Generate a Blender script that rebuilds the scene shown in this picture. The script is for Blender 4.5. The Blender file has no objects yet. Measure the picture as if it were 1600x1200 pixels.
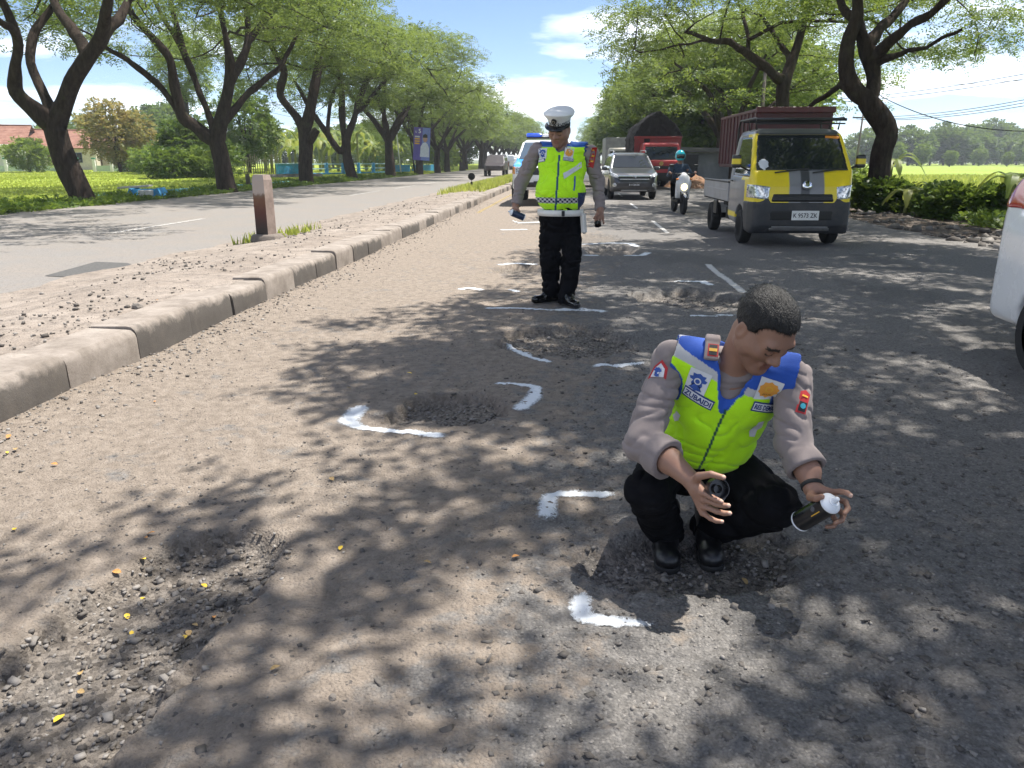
import bpy, bmesh, math, random
import numpy as np
from mathutils import Vector, Matrix, Euler
R = math.radians
S = bpy.context.scene
C = S.collection

# ------------------------------------------------------------------ camera
CAMH = 1.38
PITCH, YAW = 16.2602, 4.5739
cam_d = bpy.data.cameras.new('camera'); cam = bpy.data.objects.new('camera', cam_d); C.objects.link(cam)
cam.location = (0, 0, CAMH); cam.rotation_euler = (R(90 - PITCH), 0, R(YAW))
cam_d.sensor_width = 36; cam_d.lens = 27.0; cam_d.clip_start = 0.05; cam_d.clip_end = 6000
S.camera = cam
# ------------------------------------------------------------------ sky and sun
SUN_AZ, SUN_EL = 32.0, 67.0          # azimuth from +X towards +Y
sun_dir = Vector((math.cos(R(SUN_EL)) * math.cos(R(SUN_AZ)), math.cos(R(SUN_EL)) * math.sin(R(SUN_AZ)), math.sin(R(SUN_EL))))
W = bpy.data.worlds.new('World'); S.world = W; W.use_nodes = True
wn, wl = W.node_tree.nodes, W.node_tree.links
wn.clear()
wo = wn.new('ShaderNodeOutputWorld'); bg = wn.new('ShaderNodeBackground'); bg.inputs[1].default_value = 0.15
sky = wn.new('ShaderNodeTexSky'); sky.sky_type = 'NISHITA'; sky.sun_disc = False
sky.sun_elevation = R(SUN_EL); sky.sun_rotation = R(90 - SUN_AZ)
sky.air_density = .6; sky.dust_density = .3; sky.ozone_density = 1.5
# soft fair-weather clouds, mapped on a flat layer high above the place
CLOUD_SEED = 5.5
tc = wn.new('ShaderNodeTexCoord'); sp = wn.new('ShaderNodeSeparateXYZ'); wl.new(tc.outputs['Generated'], sp.inputs[0])
def wmath(op, a, b=None, v=None):
    n = wn.new('ShaderNodeMath'); n.operation = op
    wl.new(a, n.inputs[0])
    if b is not None: wl.new(b, n.inputs[1])
    if v is not None: n.inputs[1].default_value = v
    return n.outputs[0]
zz = wmath('ADD', wmath('MAXIMUM', sp.outputs[2], v=0.0), v=0.10)
cx_ = wmath('DIVIDE', sp.outputs[0], zz); cy_ = wmath('DIVIDE', sp.outputs[1], zz)
cb = wn.new('ShaderNodeCombineXYZ'); wl.new(cx_, cb.inputs[0]); wl.new(cy_, cb.inputs[1]); cb.inputs[2].default_value = CLOUD_SEED
nz = wn.new('ShaderNodeTexNoise'); nz.inputs['Scale'].default_value = 0.75; nz.inputs['Detail'].default_value = 7; nz.inputs['Roughness'].default_value = 0.55
wl.new(cb.outputs[0], nz.inputs['Vector'])
cr = wn.new('ShaderNodeValToRGB'); cr.color_ramp.elements[0].position = 0.46; cr.color_ramp.elements[1].position = 0.74
wl.new(nz.outputs[0], cr.inputs[0])
mixc = wn.new('ShaderNodeMix'); mixc.data_type = 'RGBA'
wl.new(wmath('MULTIPLY', cr.outputs[0], v=0.85), mixc.inputs[0]); dim = wn.new('ShaderNodeMix'); dim.data_type = 'RGBA'; dim.blend_type = 'MULTIPLY'; dim.inputs[0].default_value = 1; wl.new(sky.outputs[0], dim.inputs[6]); dim.inputs[7].default_value = (.62, .62, .63, 1); wl.new(dim.outputs[2], mixc.inputs[6]); mixc.inputs[7].default_value = (9.6, 9.5, 9.4, 1)
wl.new(mixc.outputs[2], bg.inputs[0]); wl.new(bg.outputs[0], wo.inputs[0])
sun_d = bpy.data.lights.new('sun', 'SUN'); sun_d.energy = 4.5; sun_d.angle = R(0.53); sun_d.color = (1.0, 0.955, 0.88)
sun = bpy.data.objects.new('sun', sun_d); C.objects.link(sun)
sun.rotation_euler = sun_dir.to_track_quat('Z', 'Y').to_euler(); sun.location = (0, 0, 60)
S.view_settings.view_transform = 'Standard'; S.view_settings.look = 'None'; S.view_settings.gamma = 1; S.view_settings.exposure = 1.15
S.render.engine = 'CYCLES'
try:
    S.cycles.max_bounces = 6; S.cycles.transparent_max_bounces = 12; S.cycles.use_denoising = True
    S.cycles.diffuse_bounces = 3; S.cycles.glossy_bounces = 3; S.cycles.transmission_bounces = 4
    S.cycles.sample_clamp_indirect = 6
except Exception: pass

# ------------------------------------------------------------------ place helpers: survey of the photo in ground coordinates
_p, _s = R(PITCH), R(YAW)
def _ray(x, y):
    u = (x - 800) / 1200; v = (600 - y) / 1200
    f = math.cos(_p) + v * math.sin(_p); z = -math.sin(_p) + v * math.cos(_p)
    return u * math.cos(_s) - f * math.sin(_s), u * math.sin(_s) + f * math.cos(_s), z
def gp(x, y, h=0.0):
    X, Y, z = _ray(x, y); t = (h - CAMH) / z
    return X * t, Y * t
def at(x, y, Yw):
    X, Y, z = _ray(x, y); t = Yw / Y
    return np.array((X * t, Yw, CAMH + z * t))

# ------------------------------------------------------------------ tags
def tag(o, label=None, cat=None, group=None, kind=None):
    if label: o['label'] = label
    if cat: o['category'] = cat
    if group: o['group'] = group
    if kind: o['kind'] = kind
    return o
def empty(name, loc=(0, 0, 0), rz=0, label=None, cat=None, group=None):
    o = bpy.data.objects.new(name, None); C.objects.link(o); o.location = loc; o.rotation_euler = (0, 0, rz)
    o.empty_display_size = 0.1
    return tag(o, label, cat, group)
def copy_tree(o, parent=None):
    c = o.copy(); C.objects.link(c); c.parent = parent
    for ch in list(o.children): copy_tree(ch, c)
    return c
def from_np(name, V, F, m=None, parent=None, smooth=False, cols=None, fm=None):
    """V (n,3); F (k,3|4) array or list; m material or list; cols (n,3|4) -> colour attribute 'Col'; fm face material index"""
    me = bpy.data.meshes.new(name)
    V = np.asarray(V, dtype=np.float32)
    if isinstance(F, np.ndarray) and F.ndim == 2:
        n, k = F.shape
        me.vertices.add(len(V)); me.vertices.foreach_set('co', V.ravel())
        me.loops.add(n * k); me.polygons.add(n)
        me.loops.foreach_set('vertex_index', F.astype(np.int32).ravel())
        me.polygons.foreach_set('loop_start', np.arange(0, n * k, k, dtype=np.int32))
        me.polygons.foreach_set('loop_total', np.full(n, k, dtype=np.int32))
        me.update(calc_edges=True)
    else:
        me.from_pydata([tuple(v) for v in V.tolist()], [], [tuple(int(i) for i in f) for f in F]); me.update()
    if smooth: me.polygons.foreach_set('use_smooth', np.ones(len(me.polygons), dtype=bool))
    if cols is not None:
        cols = np.asarray(cols, dtype=np.float32)
        if cols.shape[1] == 3: cols = np.c_[cols, np.ones(len(cols), dtype=np.float32)]
        a = me.color_attributes.new('Col', 'FLOAT_COLOR', 'POINT'); a.data.foreach_set('color', cols.ravel())
    for mm in (m if isinstance(m, (list, tuple)) else [m]):
        if mm is not None: me.materials.append(mm)
    if fm is not None: me.polygons.foreach_set('material_index', np.asarray(fm, dtype=np.int32))
    o = bpy.data.objects.new(name, me); C.objects.link(o)
    if parent is not None: o.parent = parent
    return o
class MB:
    """collects shapes into one mesh"""
    def __init__(s): s.v = []; s.f = []; s.mi = []; s.cur = 0
    def add(s, vs, fs):
        b = len(s.v); s.v += [tuple(map(float, v)) for v in vs]; s.f += [tuple(b + i for i in f) for f in fs]; s.mi += [s.cur] * len(fs); return s
    def box(s, c, size, rz=0, rx=0, ry=0, taper=1.0, bev=0.0):
        hx, hy, hz = size[0] / 2, size[1] / 2, size[2] / 2
        M = Euler((rx, ry, rz)).to_matrix()
        if bev > 0:
            b = min(bev, hx * .9, hy * .9, hz * .9); vs = []; fs = []
            lay = [(-hz, b), (-hz + b, 0), (hz - b, 0), (hz, b)]
            for z, ins in lay:
                t = taper if z > 0 else 1
                X, Y = (hx - ins) * t, (hy - ins) * t
                bb = b if ins == 0 else b * .4
                vs += [(-X + bb, -Y, z), (X - bb, -Y, z), (X, -Y + bb, z), (X, Y - bb, z), (X - bb, Y, z), (-X + bb, Y, z), (-X, Y - bb, z), (-X, -Y + bb, z)]
            fs.append(tuple(range(7, -1, -1))); fs.append(tuple(range(24, 32)))
            for r in range(3):
                for i in range(8):
                    j = (i + 1) % 8; fs.append((r * 8 + i, r * 8 + j, r * 8 + 8 + j, r * 8 + 8 + i))
        else:
            vs = [(x * hx * (taper if z > 0 else 1), y * hy * (taper if z > 0 else 1), z * hz) for z in (-1, 1) for x, y in ((-1, -1), (1, -1), (1, 1), (-1, 1))]
            fs = [(3, 2, 1, 0), (4, 5, 6, 7), (0, 1, 5, 4), (1, 2, 6, 5), (2, 3, 7, 6), (3, 0, 4, 7)]
        vs = [M @ Vector(v) + Vector(c) for v in vs]
        return s.add(vs, fs)
    def tube(s, pts, rad, n=8, cap=True):
        V, F = tube_np([pts], [rad if hasattr(rad, '__len__') else [rad] * len(pts)], n)
        b = len(s.v); s.v += [tuple(v) for v in V.tolist()]; fs = [tuple(b + i for i in f) for f in F.tolist()]
        if cap:
            k = len(pts); fs.append(tuple(b + i for i in range(n - 1, -1, -1))); fs.append(tuple(b + (k - 1) * n + i for i in range(n)))
        s.f += fs; s.mi += [s.cur] * len(fs); return s
    def lathe(s, prof, n=24, axis='z', c=(0, 0, 0), M=None):
        vs = []; fs = []
        for r, h in prof:
            for i in range(n):
                a = 2 * math.pi * i / n
                p = (r * math.cos(a), r * math.sin(a), h)
                if axis == 'x': p = (p[2], p[0], p[1])
                if axis == 'y': p = (p[0], p[2], p[1])
                p = Vector(p)
                if M is not None: p = M @ p
                vs.append(p + Vector(c))
        for k in range(len(prof) - 1):
            for i in range(n):
                j = (i + 1) % n; fs.append((k * n + i, k * n + j, k * n + n + j, k * n + n + i))
        fs.append(tuple(range(n - 1, -1, -1))); fs.append(tuple((len(prof) - 1) * n + i for i in range(n)))
        return s.add(vs, fs)
    def prism(s, poly, d0, d1, plane='xz'):
        n = len(poly)
        def P(a, b, d): return {'xz': (a, d, b), 'yz': (d, a, b), 'xy': (a, b, d)}[plane]
        vs = [P(a, b, d0) for a, b in poly] + [P(a, b, d1) for a, b in poly]
        fs = [tuple(range(n - 1, -1, -1)), tuple(range(n, 2 * n))] + [(i, (i + 1) % n, n + (i + 1) % n, n + i) for i in range(n)]
        return s.add(vs, fs)
    def quad(s, a, b, c, d): return s.add([a, b, c, d], [(0, 1, 2, 3)])
    def build(s, name, m=None, parent=None, smooth=False, auto=None, recalc=True):
        me = bpy.data.meshes.new(name); me.from_pydata(s.v, [], s.f)
        for mm in (m if isinstance(m, (list, tuple)) else [m]):
            if mm is not None: me.materials.append(mm)
        if any(s.mi): me.polygons.foreach_set('material_index', np.array(s.mi, dtype=np.int32))
        if recalc:
            bm = bmesh.new(); bm.from_mesh(me); bmesh.ops.recalc_face_normals(bm, faces=bm.faces); bm.to_mesh(me); bm.free()
        me.update()
        if smooth: me.polygons.foreach_set('use_smooth', np.ones(len(me.polygons), dtype=bool))
        if auto is not None:
            me.polygons.foreach_set('use_smooth', np.ones(len(me.polygons), dtype=bool))
            try: me.set_sharp_from_angle(angle=R(auto))
            except Exception: pass
        o = bpy.data.objects.new(name, me); C.objects.link(o)
        if parent is not None: o.parent = parent
        return o
def tube_np(paths, rads, n=8):
    """sweeps circles along polylines (no caps); returns quads"""
    Vs, Fs, b = [], [], 0
    ang = np.arange(n) * 2 * np.pi / n
    for P, r in zip(paths, rads):
        P = np.asarray(P, float); r = np.asarray(r, float); k = len(P)
        T = np.gradient(P, axis=0); T /= np.linalg.norm(T, axis=1, keepdims=True) + 1e-9
        up = np.array((0.0, 0, 1)) if abs(T[0, 2]) < .9 else np.array((0.0, 1, 0))
        N = np.zeros_like(P); u = up - T[0] * (up @ T[0]); u /= np.linalg.norm(u)
        for i in range(k):
            u = u - T[i] * (u @ T[i]); u /= np.linalg.norm(u) + 1e-9; N[i] = u
        B = np.cross(T, N)
        ring = P[:, None] + r[:, None, None] * (np.cos(ang)[None, :, None] * N[:, None] + np.sin(ang)[None, :, None] * B[:, None])
        Vs.append(ring.reshape(-1, 3))
        i, j = np.meshgrid(np.arange(k - 1), np.arange(n), indexing='ij'); j2 = (j + 1) % n
        Fs.append(np.stack([b + i * n + j, b + i * n + j2, b + (i + 1) * n + j2, b + (i + 1) * n + j], -1).reshape(-1, 4)); b += k * n
    return np.concatenate(Vs), np.concatenate(Fs)

# ------------------------------------------------------------------ numpy noise
def _hash(ix, iy, iz, seed):
    h = (ix.astype(np.int64) * 374761393 + iy.astype(np.int64) * 668265263 + iz.astype(np.int64) * 2147483647 + seed * 1274126177) & 0xffffffff
    h = ((h ^ (h >> 13)) * 1274126177) & 0xffffffff
    h = ((h ^ (h >> 16)) * 2246822519) & 0xffffffff
    return ((h ^ (h >> 15)) & 0xffffff) / float(0xffffff)
def vnoise2(x, y, seed=0):
    ix, iy = np.floor(x), np.floor(y); fx, fy = x - ix, y - iy
    fx = fx * fx * (3 - 2 * fx); fy = fy * fy * (3 - 2 * fy); z = np.zeros_like(ix)
    h = lambda a, b: _hash(ix + a, iy + b, z, seed)
    return (h(0, 0) * (1 - fx) + h(1, 0) * fx) * (1 - fy) + (h(0, 1) * (1 - fx) + h(1, 1) * fx) * fy
def fbm2(x, y, seed=0, oc=4):
    a, s, n = 0.5, 0.0, 0.0
    for o in range(oc):
        s = s + a * vnoise2(x * 2 ** o + o * 17.3, y * 2 ** o - o * 9.1, seed + o); n += a; a *= .5
    return s / n
def vnoise3(P, seed=0):
    I = np.floor(P); f = P - I; f = f * f * (3 - 2 * f); r = 0
    for a in (0, 1):
        for b in (0, 1):
            for c in (0, 1):
                w = (f[:, 0] if a else 1 - f[:, 0]) * (f[:, 1] if b else 1 - f[:, 1]) * (f[:, 2] if c else 1 - f[:, 2])
                r = r + w * _hash(I[:, 0] + a, I[:, 1] + b, I[:, 2] + c, seed)
    return r
def sstep(a, b, x):
    t = np.clip((x - a) / (b - a), 0, 1); return t * t * (3 - 2 * t)

# ------------------------------------------------------------------ materials
def lin(c):
    """sRGB 0..255 -> linear"""
    return tuple(((v / 255 + .055) / 1.055) ** 2.4 if v / 255 > .04045 else v / 255 / 12.92 for v in c)
class NT:
    def __init__(s, name):
        s.m = bpy.data.materials.new(name); s.m.use_nodes = True; s.t = s.m.node_tree; s.n, s.l = s.t.nodes, s.t.links
        s.b = s.n['Principled BSDF']; s.o = s.n['Material Output']
    def new(s, t, **kw):
        n = s.n.new(t)
        for k, v in kw.items(): setattr(n, k, v)
        return n
    def coord(s, kind='Object'):
        return s.new('ShaderNodeTexCoord').outputs[kind]
    def noise(s, scale, detail=4, rough=.55, vec=None, dist=0):
        n = s.new('ShaderNodeTexNoise'); n.inputs['Scale'].default_value = scale; n.inputs['Detail'].default_value = detail; n.inputs['Roughness'].default_value = rough; n.inputs['Distortion'].default_value = dist
        if vec is not None: s.l.new(vec, n.inputs['Vector'])
        return n.outputs[0]
    def voro(s, scale, vec=None, feat='F1', out='Distance'):
        n = s.new('ShaderNodeTexVoronoi'); n.feature = feat; n.inputs['Scale'].default_value = scale
        if vec is not None: s.l.new(vec, n.inputs['Vector'])
        return n.outputs[out]
    def ramp(s, f, stops):
        n = s.new('ShaderNodeValToRGB'); e = n.color_ramp.elements
        while len(e) < len(stops): e.new(0.5)
        for el, (p, c) in zip(e, stops): el.position = p; el.color = (*c, 1) if len(c) == 3 else c
        s.l.new(f, n.inputs[0]); return n.outputs[0]
    def mix(s, f, a, b, mode='MIX'):
        n = s.new('ShaderNodeMix'); n.data_type = 'RGBA'; n.blend_type = mode
        for i, v in ((0, f), (6, a), (7, b)):
            if hasattr(v, 'links'): s.l.new(v, n.inputs[i])
            else: n.inputs[i].default_value = v if i == 0 else ((*v, 1) if len(v) == 3 else v)
        return n.outputs[2]
    def math(s, op, a, b=0.0):
        n = s.new('ShaderNodeMath'); n.operation = op
        for i, v in ((0, a), (1, b)):
            if hasattr(v, 'links'): s.l.new(v, n.inputs[i])
            else: n.inputs[i].default_value = v
        return n.outputs[0]
    def bump(s, h, strength=.3, dist=.01, prev=None):
        n = s.new('ShaderNodeBump'); n.inputs['Strength'].default_value = strength; n.inputs['Distance'].default_value = dist
        s.l.new(h, n.inputs['Height'])
        if prev is not None: s.l.new(prev, n.inputs['Normal'])
        return n.outputs[0]
    def attr(s, name='Col', out='Color'):
        n = s.new('ShaderNodeAttribute'); n.attribute_name = name; return n.outputs[out]
    def set(s, **kw):
        for k, v in kw.items():
            k = {'col': 'Base Color', 'rough': 'Roughness', 'metal': 'Metallic', 'normal': 'Normal', 'spec': 'Specular IOR Level', 'coat': 'Coat Weight', 'alpha': 'Alpha', 'sss': 'Subsurface Weight', 'trans': 'Transmission Weight', 'sheen': 'Sheen Weight'}.get(k, k)
            i = s.b.inputs[k]
            if hasattr(v, 'links'): s.l.new(v, i)
            else: i.default_value = ((*v, 1) if hasattr(v, '__len__') and len(v) == 3 else v)
        return s
def plain(name, col, rough=.6, metal=0, var=.12, vscale=6, bump=0, bscale=60, spec=.5, coat=0, dirt=None):
    """painted or moulded surface: slight colour variation, wear and fine relief"""
    n = NT(name); v = n.coord()
    f = n.noise(vscale, 5, .6, v)
    lo = tuple(max(0, c * (1 - var)) for c in col); hi = tuple(min(1, c * (1 + var)) for c in col)
    c = n.ramp(f, [(.3, lo), (.7, hi)])
    if dirt is not None:
        d = n.ramp(n.noise(vscale * .6, 6, .65, v), [(.45, (0, 0, 0)), (.75, (1, 1, 1))])
        c = n.mix(n.math('MULTIPLY', d, dirt[1]), c, dirt[0])
    r = n.math('ADD', n.math('MULTIPLY', f, .16), rough - .08)
    n.set(col=c, rough=r, metal=metal, spec=spec, coat=coat)
    if bump: n.set(normal=n.bump(n.noise(bscale, 4, .6, v), bump, .01))
    return n.m
# ================================================================== THE GROUND
rng = np.random.default_rng(7)
def _px_poly(pts): return np.array([gp(*q) for q in pts])
# potholes: (centre px, half size in metres x/y, rotation, depth, edge softness, raggedness)
HOLES = []
def hole(px, rx, ry, rot, depth, soft=.35, rag=.25): HOLES.append((*gp(*px), rx, ry, rot, depth, soft, rag))
hole((700, 634), .36, .30, .15, .062, .30, .36)
hole((1065, 878), .42, .24, .05, .060, .45, .30)
hole((890, 531), .62, .62, .0, .058, .5, .34)
hole((1075, 466), .62, .55, -.5, .070, .4, .3)
hole((955, 391), .42, .75, 0, .07, .35, .3)
hole((806, 419), .32, .42, 0, .07, .3, .3)
hole((930, 372), .5, .9, 0, .05, .4, .3)
hole((835, 345), .5, 1.2, 0, .05, .4, .3)
hole((1415, 1085), .07, .10, .7, .018, .5, .5)
hole((1180, 850), .20, .10, -.2, .035, .4, .5)
TR = [(*gp(335, 862), .26), (*gp(225, 950), .30), (*gp(90, 1075), .34), (*gp(-60, 1180), .36), (-2.0, .9, .4), (-2.4, -1, .4)]
def hole_mask(x, y):
    """0..1 depth mask and depth"""
    d = np.zeros_like(x); g = np.zeros_like(x)
    wob = .75 * (fbm2(x * 5 + 3, y * 5 + 8, 11, 4) - .5) + .45 * (fbm2(x * 19, y * 19, 12, 3) - .5)
    for cx, cy, rx, ry, rot, dep, soft, rag in HOLES:
        c, s = math.cos(rot), math.sin(rot)
        u = ((x - cx) * c + (y - cy) * s) / rx; v = (-(x - cx) * s + (y - cy) * c) / ry
        rr = np.sqrt(u * u + v * v) + wob * rag * 2.2
        m = 1 - sstep(1 - soft * .55, 1.0, rr)
        d = np.maximum(d, m * dep); g = np.maximum(g, 1 - sstep(.75, 1.0, rr))
    for (x0, y0, r0), (x1, y1, r1) in zip(TR[:-1], TR[1:]):
        ax, ay = x1 - x0, y1 - y0; t = np.clip(((x - x0) * ax + (y - y0) * ay) / (ax * ax + ay * ay), 0, 1)
        side = ((x - x0) * ay - (y - y0) * ax)
        rr = np.hypot(x - x0 - t * ax, y - y0 - t * ay) / (r0 + t * (r1 - r0)) + wob * .55
        m = 1 - sstep(.72, 1.0, rr)
        d = np.maximum(d, m * .078); g = np.maximum(g, 1 - sstep(.8, 1.05, rr))
    return d, g
def road_base(x, y):
    """coarse height of the driven surface"""
    d, g = hole_mask(x, y)
    z = .030 * (fbm2(x * .9, y * .7, 3, 3) - .5) * np.clip((y) / 2, .3, 1)
    # the broken wearing course on the left lane sits a little lower, with a ragged step
    wl_ = fbm2(x * 1.3 + 5, y * .8, 21, 4) - .5
    step = sstep(-.06, .06, (-.75 + .22 * y * 0 + wl_ * 1.2) - x)
    z -= .012 * step * (y < 12)
    z += .028 * np.exp(-((x + 3.0) / .30) ** 2)                # grit banked up against the kerb
    return z - d, g, step
def road_h(x, y):
    x = np.asarray(x, float); y = np.asarray(y, float); return road_base(x, y)[0]
# --- road material
def mat_road(fine=True):
    n = NT('cracked_asphalt' if fine else 'asphalt_far'); v = n.coord()
    big = n.noise(1.1, 5, .6, v); mid = n.noise(7, 5, .65, v)
    dust_col = n.ramp(n.noise(16, 6, .7, v), [(.3, (.170, .138, .109)), (.55, (.268, .222, .180)), (.8, (.350, .300, .250))])
    tar = n.ramp(n.noise(34, 6, .75, v), [(.3, (.085, .081, .078)), (.5, (.165, .157, .149)), (.72, (.265, .252, .238))])
    cell = n.voro(95, v, out='Color')
    agg = n.ramp(cell, [(.1, (.07, .069, .068)), (.5, (.19, .18, .17)), (.9, (.36, .335, .31))])
    edge = n.voro(95, v)
    tar = n.mix(n.ramp(edge, [(.30, (.55,) * 3), (.62, (.0,) * 3)]), tar, agg)
    if not fine: tar = n.mix(.30, tar, (.26, .245, .235))
    if fine:
        col = n.attr('Col'); sep = n.new('ShaderNodeSeparateColor'); n.l.new(col, sep.inputs[0])
        dm = n.math('ADD', sep.outputs[0], n.math('MULTIPLY', n.math('SUBTRACT', mid, .5), 2.3))
        dm = n.math('ADD', dm, n.math('MULTIPLY', n.math('SUBTRACT', n.noise(2.6, 6, .7, v), .5), 1.5))
        dmask = n.ramp(dm, [(.30, (.06,) * 3), (.68, (.94,) * 3)])
        c = n.mix(dmask, tar, dust_col)
        gcol = n.ramp(n.voro(60, v, out='Color'), [(.1, (.055, .048, .042)), (.5, (.16, .14, .12)), (.9, (.29, .255, .22))])
        c = n.mix(n.math('MULTIPLY', sep.outputs[1], .75), c, gcol)
        c = n.mix(n.math('MULTIPLY', sep.outputs[2], .45), c, (.075, .072, .069))
    else:
        dmask = n.ramp(n.math('ADD', big, n.math('MULTIPLY', n.math('SUBTRACT', mid, .5), .6)), [(.35, (.05,) * 3), (.8, (.55,) * 3)])
        c = n.mix(dmask, tar, dust_col)
    # scattered darker chips bound into the surface
    wv = n.new('ShaderNodeVectorMath'); wv.operation = 'MULTIPLY_ADD'; nn_ = n.new('ShaderNodeTexNoise'); nn_.inputs['Scale'].default_value = 60; n.l.new(v, nn_.inputs['Vector']); n.l.new(nn_.outputs['Color'], wv.inputs[0]); wv.inputs[1].default_value = (.03, .03, .03); n.l.new(v, wv.inputs[2]); wv = wv.outputs[0]
    chips = n.ramp(n.math('ADD', n.voro(27, wv), n.math('MULTIPLY', n.noise(90, 3, .6, v), .16)), [(.26, (1,) * 3), (.33, (0,) * 3)])
    sel = n.ramp(n.voro(27, wv, out='Color'), [(.55, (0,) * 3), (.62, (1,) * 3)])
    c = n.mix(n.math('MULTIPLY', n.math('MULTIPLY', chips, sel), .75), c, (.05, .049, .052))
    h = n.math('ADD', n.math('MULTIPLY', n.math('SUBTRACT', .6, edge), .9), n.noise(60, 6, .7, v))
    nrm = n.bump(h, 1.0 if fine else .4, .008)
    nrm = n.bump(n.noise(18, 7, .75, v), .8 if fine else .4, .016, nrm)
    n.set(col=c, rough=.86, spec=.28, normal=nrm)
    return n.m
M_road = mat_road(); M_road_far = mat_road(False)
# --- our carriageway, near part as a fine relief
xs = np.concatenate([np.arange(-3.10, -2.2, .035), np.arange(-2.2, 2.0, .0185), np.arange(2.0, 4.0, .035), np.arange(4.0, 6.86, .065)])
ys = [1.16]
while ys[-1] < 62: ys.append(ys[-1] * 1.0094)
ys = np.array(ys)
ys = np.concatenate([np.linspace(-9, 1.1, 40), ys])
GX, GY = np.meshgrid(xs, ys, indexing='ij')
x, y = GX.ravel(), GY.ravel()
x = np.where(x > 6.5, x + (fbm2(y * .7, y * 0 + 2.2, 5, 4) - .5) * 1.1 * sstep(6.5, 6.8, x), x)
z, grav, stepm = road_base(x, y)
near = 1 - sstep(5, 16, y)
rough_r = .45 + .55 * sstep(-.9, .6, x + .8 * (fbm2(x * 1.1, y * 1.1, 9, 3) - .5))
mic = (fbm2(x * 26, y * 26, 31, 3) - .5) * .020 + (fbm2(x * 9, y * 9, 41, 3) - .5) * .024
ridge = np.abs(fbm2(x * 15 + 9, y * 15, 51, 3) - .5); pits = -sstep(.045, .0, ridge) * .007
z = z + near * (mic * (.35 + .65 * rough_r) + pits * rough_r)
z = z + grav * near * (vnoise2(x * 42, y * 42, 61) - .5) * .010
dust = .84 - .78 * sstep(-.9, .7, x + 1.0 * (fbm2(x * .8 + 4, y * .6, 71, 4) - .5) - .02 * y) + .25 * np.exp(-((x + 3) / .5) ** 2)
dust = dust - .30 * sstep(1.9, 2.4, x + .4 * (fbm2(x * 2, y * 2, 83, 3) - .5))
dust = dust + .28 * (fbm2(x * 2.4, y * 2.4, 77, 4) - .5) + .06 * (1 - sstep(2.2, 4.0, y)) * sstep(1.4, .3, x) - .12 * sstep(3.0, 1.6, y)
bare = sstep(.62, .7, fbm2(x * .9 + 11, y * .35 + 3, 91, 4)) * .8 * sstep(-1.2, 1.8, x)
cols = np.stack([np.clip(dust, 0, 1), np.clip(grav, 0, 1), np.clip(bare, 0, 1)], 1)
nx, ny = GX.shape
I, J = np.meshgrid(np.arange(nx - 1), np.arange(ny - 1), indexing='ij')
F = np.stack([I * ny + J, (I + 1) * ny + J, (I + 1) * ny + J + 1, I * ny + J + 1], -1).reshape(-1, 4)
road = from_np('road', np.stack([x, y, z], 1), F, M_road, smooth=True, cols=cols); tag(road, kind='structure')
def sheet(name, x0, x1, y0, y1, nx, ny, zf, m, parent=None, cols=None, jit=None):
    X, Y = np.meshgrid(np.linspace(x0, x1, nx), np.linspace(y0, y1, ny), indexing='ij'); x, y = X.ravel(), Y.ravel()
    if jit: x, y = jit(x, y)
    z = zf(x, y) + 0 * x
    I, J = np.meshgrid(np.arange(nx - 1), np.arange(ny - 1), indexing='ij')
    F = np.stack([I * ny + J, (I + 1) * ny + J, (I + 1) * ny + J + 1, I * ny + J + 1], -1).reshape(-1, 4)
    return from_np(name, np.stack([x, y, z], 1), F, m, parent, True, cols(x, y) if cols else None)
rf = sheet('road_far', -3.1, 6.8, 61.6, 620, 6, 40, lambda x, y: 0 * x - .004, M_road_far); tag(rf, kind='structure')
# --- base ground, fields
def mat_grass(name, a, b, c, scale=1.0):
    n = NT(name); v = n.coord()
    f = n.math('ADD', n.math('MULTIPLY', n.noise(.12 * scale, 5, .6, v), .55), n.math('MULTIPLY', n.noise(2.5 * scale, 6, .7, v), .45))
    cc = n.ramp(f, [(.3, a), (.5, b), (.72, c)])
    n.set(col=cc, rough=.9, spec=.15, normal=n.bump(n.noise(9 * scale, 6, .75, v), .8, .10)); return n.m
M_grass = mat_grass('lawn_grass', (.17, .22, .026), (.28, .35, .045), (.38, .42, .075))
M_rice = mat_grass('rice_green', (.17, .25, .04), (.24, .32, .05), (.33, .37, .09), .6)
M_ground = mat_grass('rough_ground', (.06, .09, .02), (.11, .14, .035), (.17, .17, .06), .5)
def mat_dirt(name, a, b, c, s=1.0, bs=.7):
    n = NT(name); v = n.coord()
    f = n.math('ADD', n.math('MULTIPLY', n.noise(1.2 * s, 6, .65, v), .6), n.math('MULTIPLY', n.noise(11 * s, 6, .7, v), .4))
    cc = n.ramp(f, [(.32, a), (.5, b), (.7, c)])
    pe = n.ramp(n.voro(55 * s, v, out='Color'), [(.15, (.05, .045, .04)), (.5, (.15, .13, .115)), (.9, (.30, .26, .225))])
    cc = n.mix(n.ramp(n.noise(5 * s, 5, .7, v), [(.42, (0,) * 3), (.62, (.6,) * 3)]), cc, pe)
    h = n.math('ADD', n.math('MULTIPLY', n.voro(55 * s, v), -.8), n.noise(26 * s, 6, .7, v))
    n.set(col=cc, rough=.93, spec=.15, normal=n.bump(h, bs, .012)); return n.m
M_median = mat_dirt('median_grit', (.19, .157, .130), (.285, .242, .206), (.37, .322, .28), 1.0, .9)
M_mud = mat_dirt('shoulder_soil', (.055, .042, .032), (.11, .085, .066), (.19, .155, .125), .8, 1.0)
gnd = sheet('ground', -3000, 3000, -60, 4500, 8, 8, lambda x, y: 0 * x - .45, M_ground); tag(gnd, kind='structure')
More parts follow.
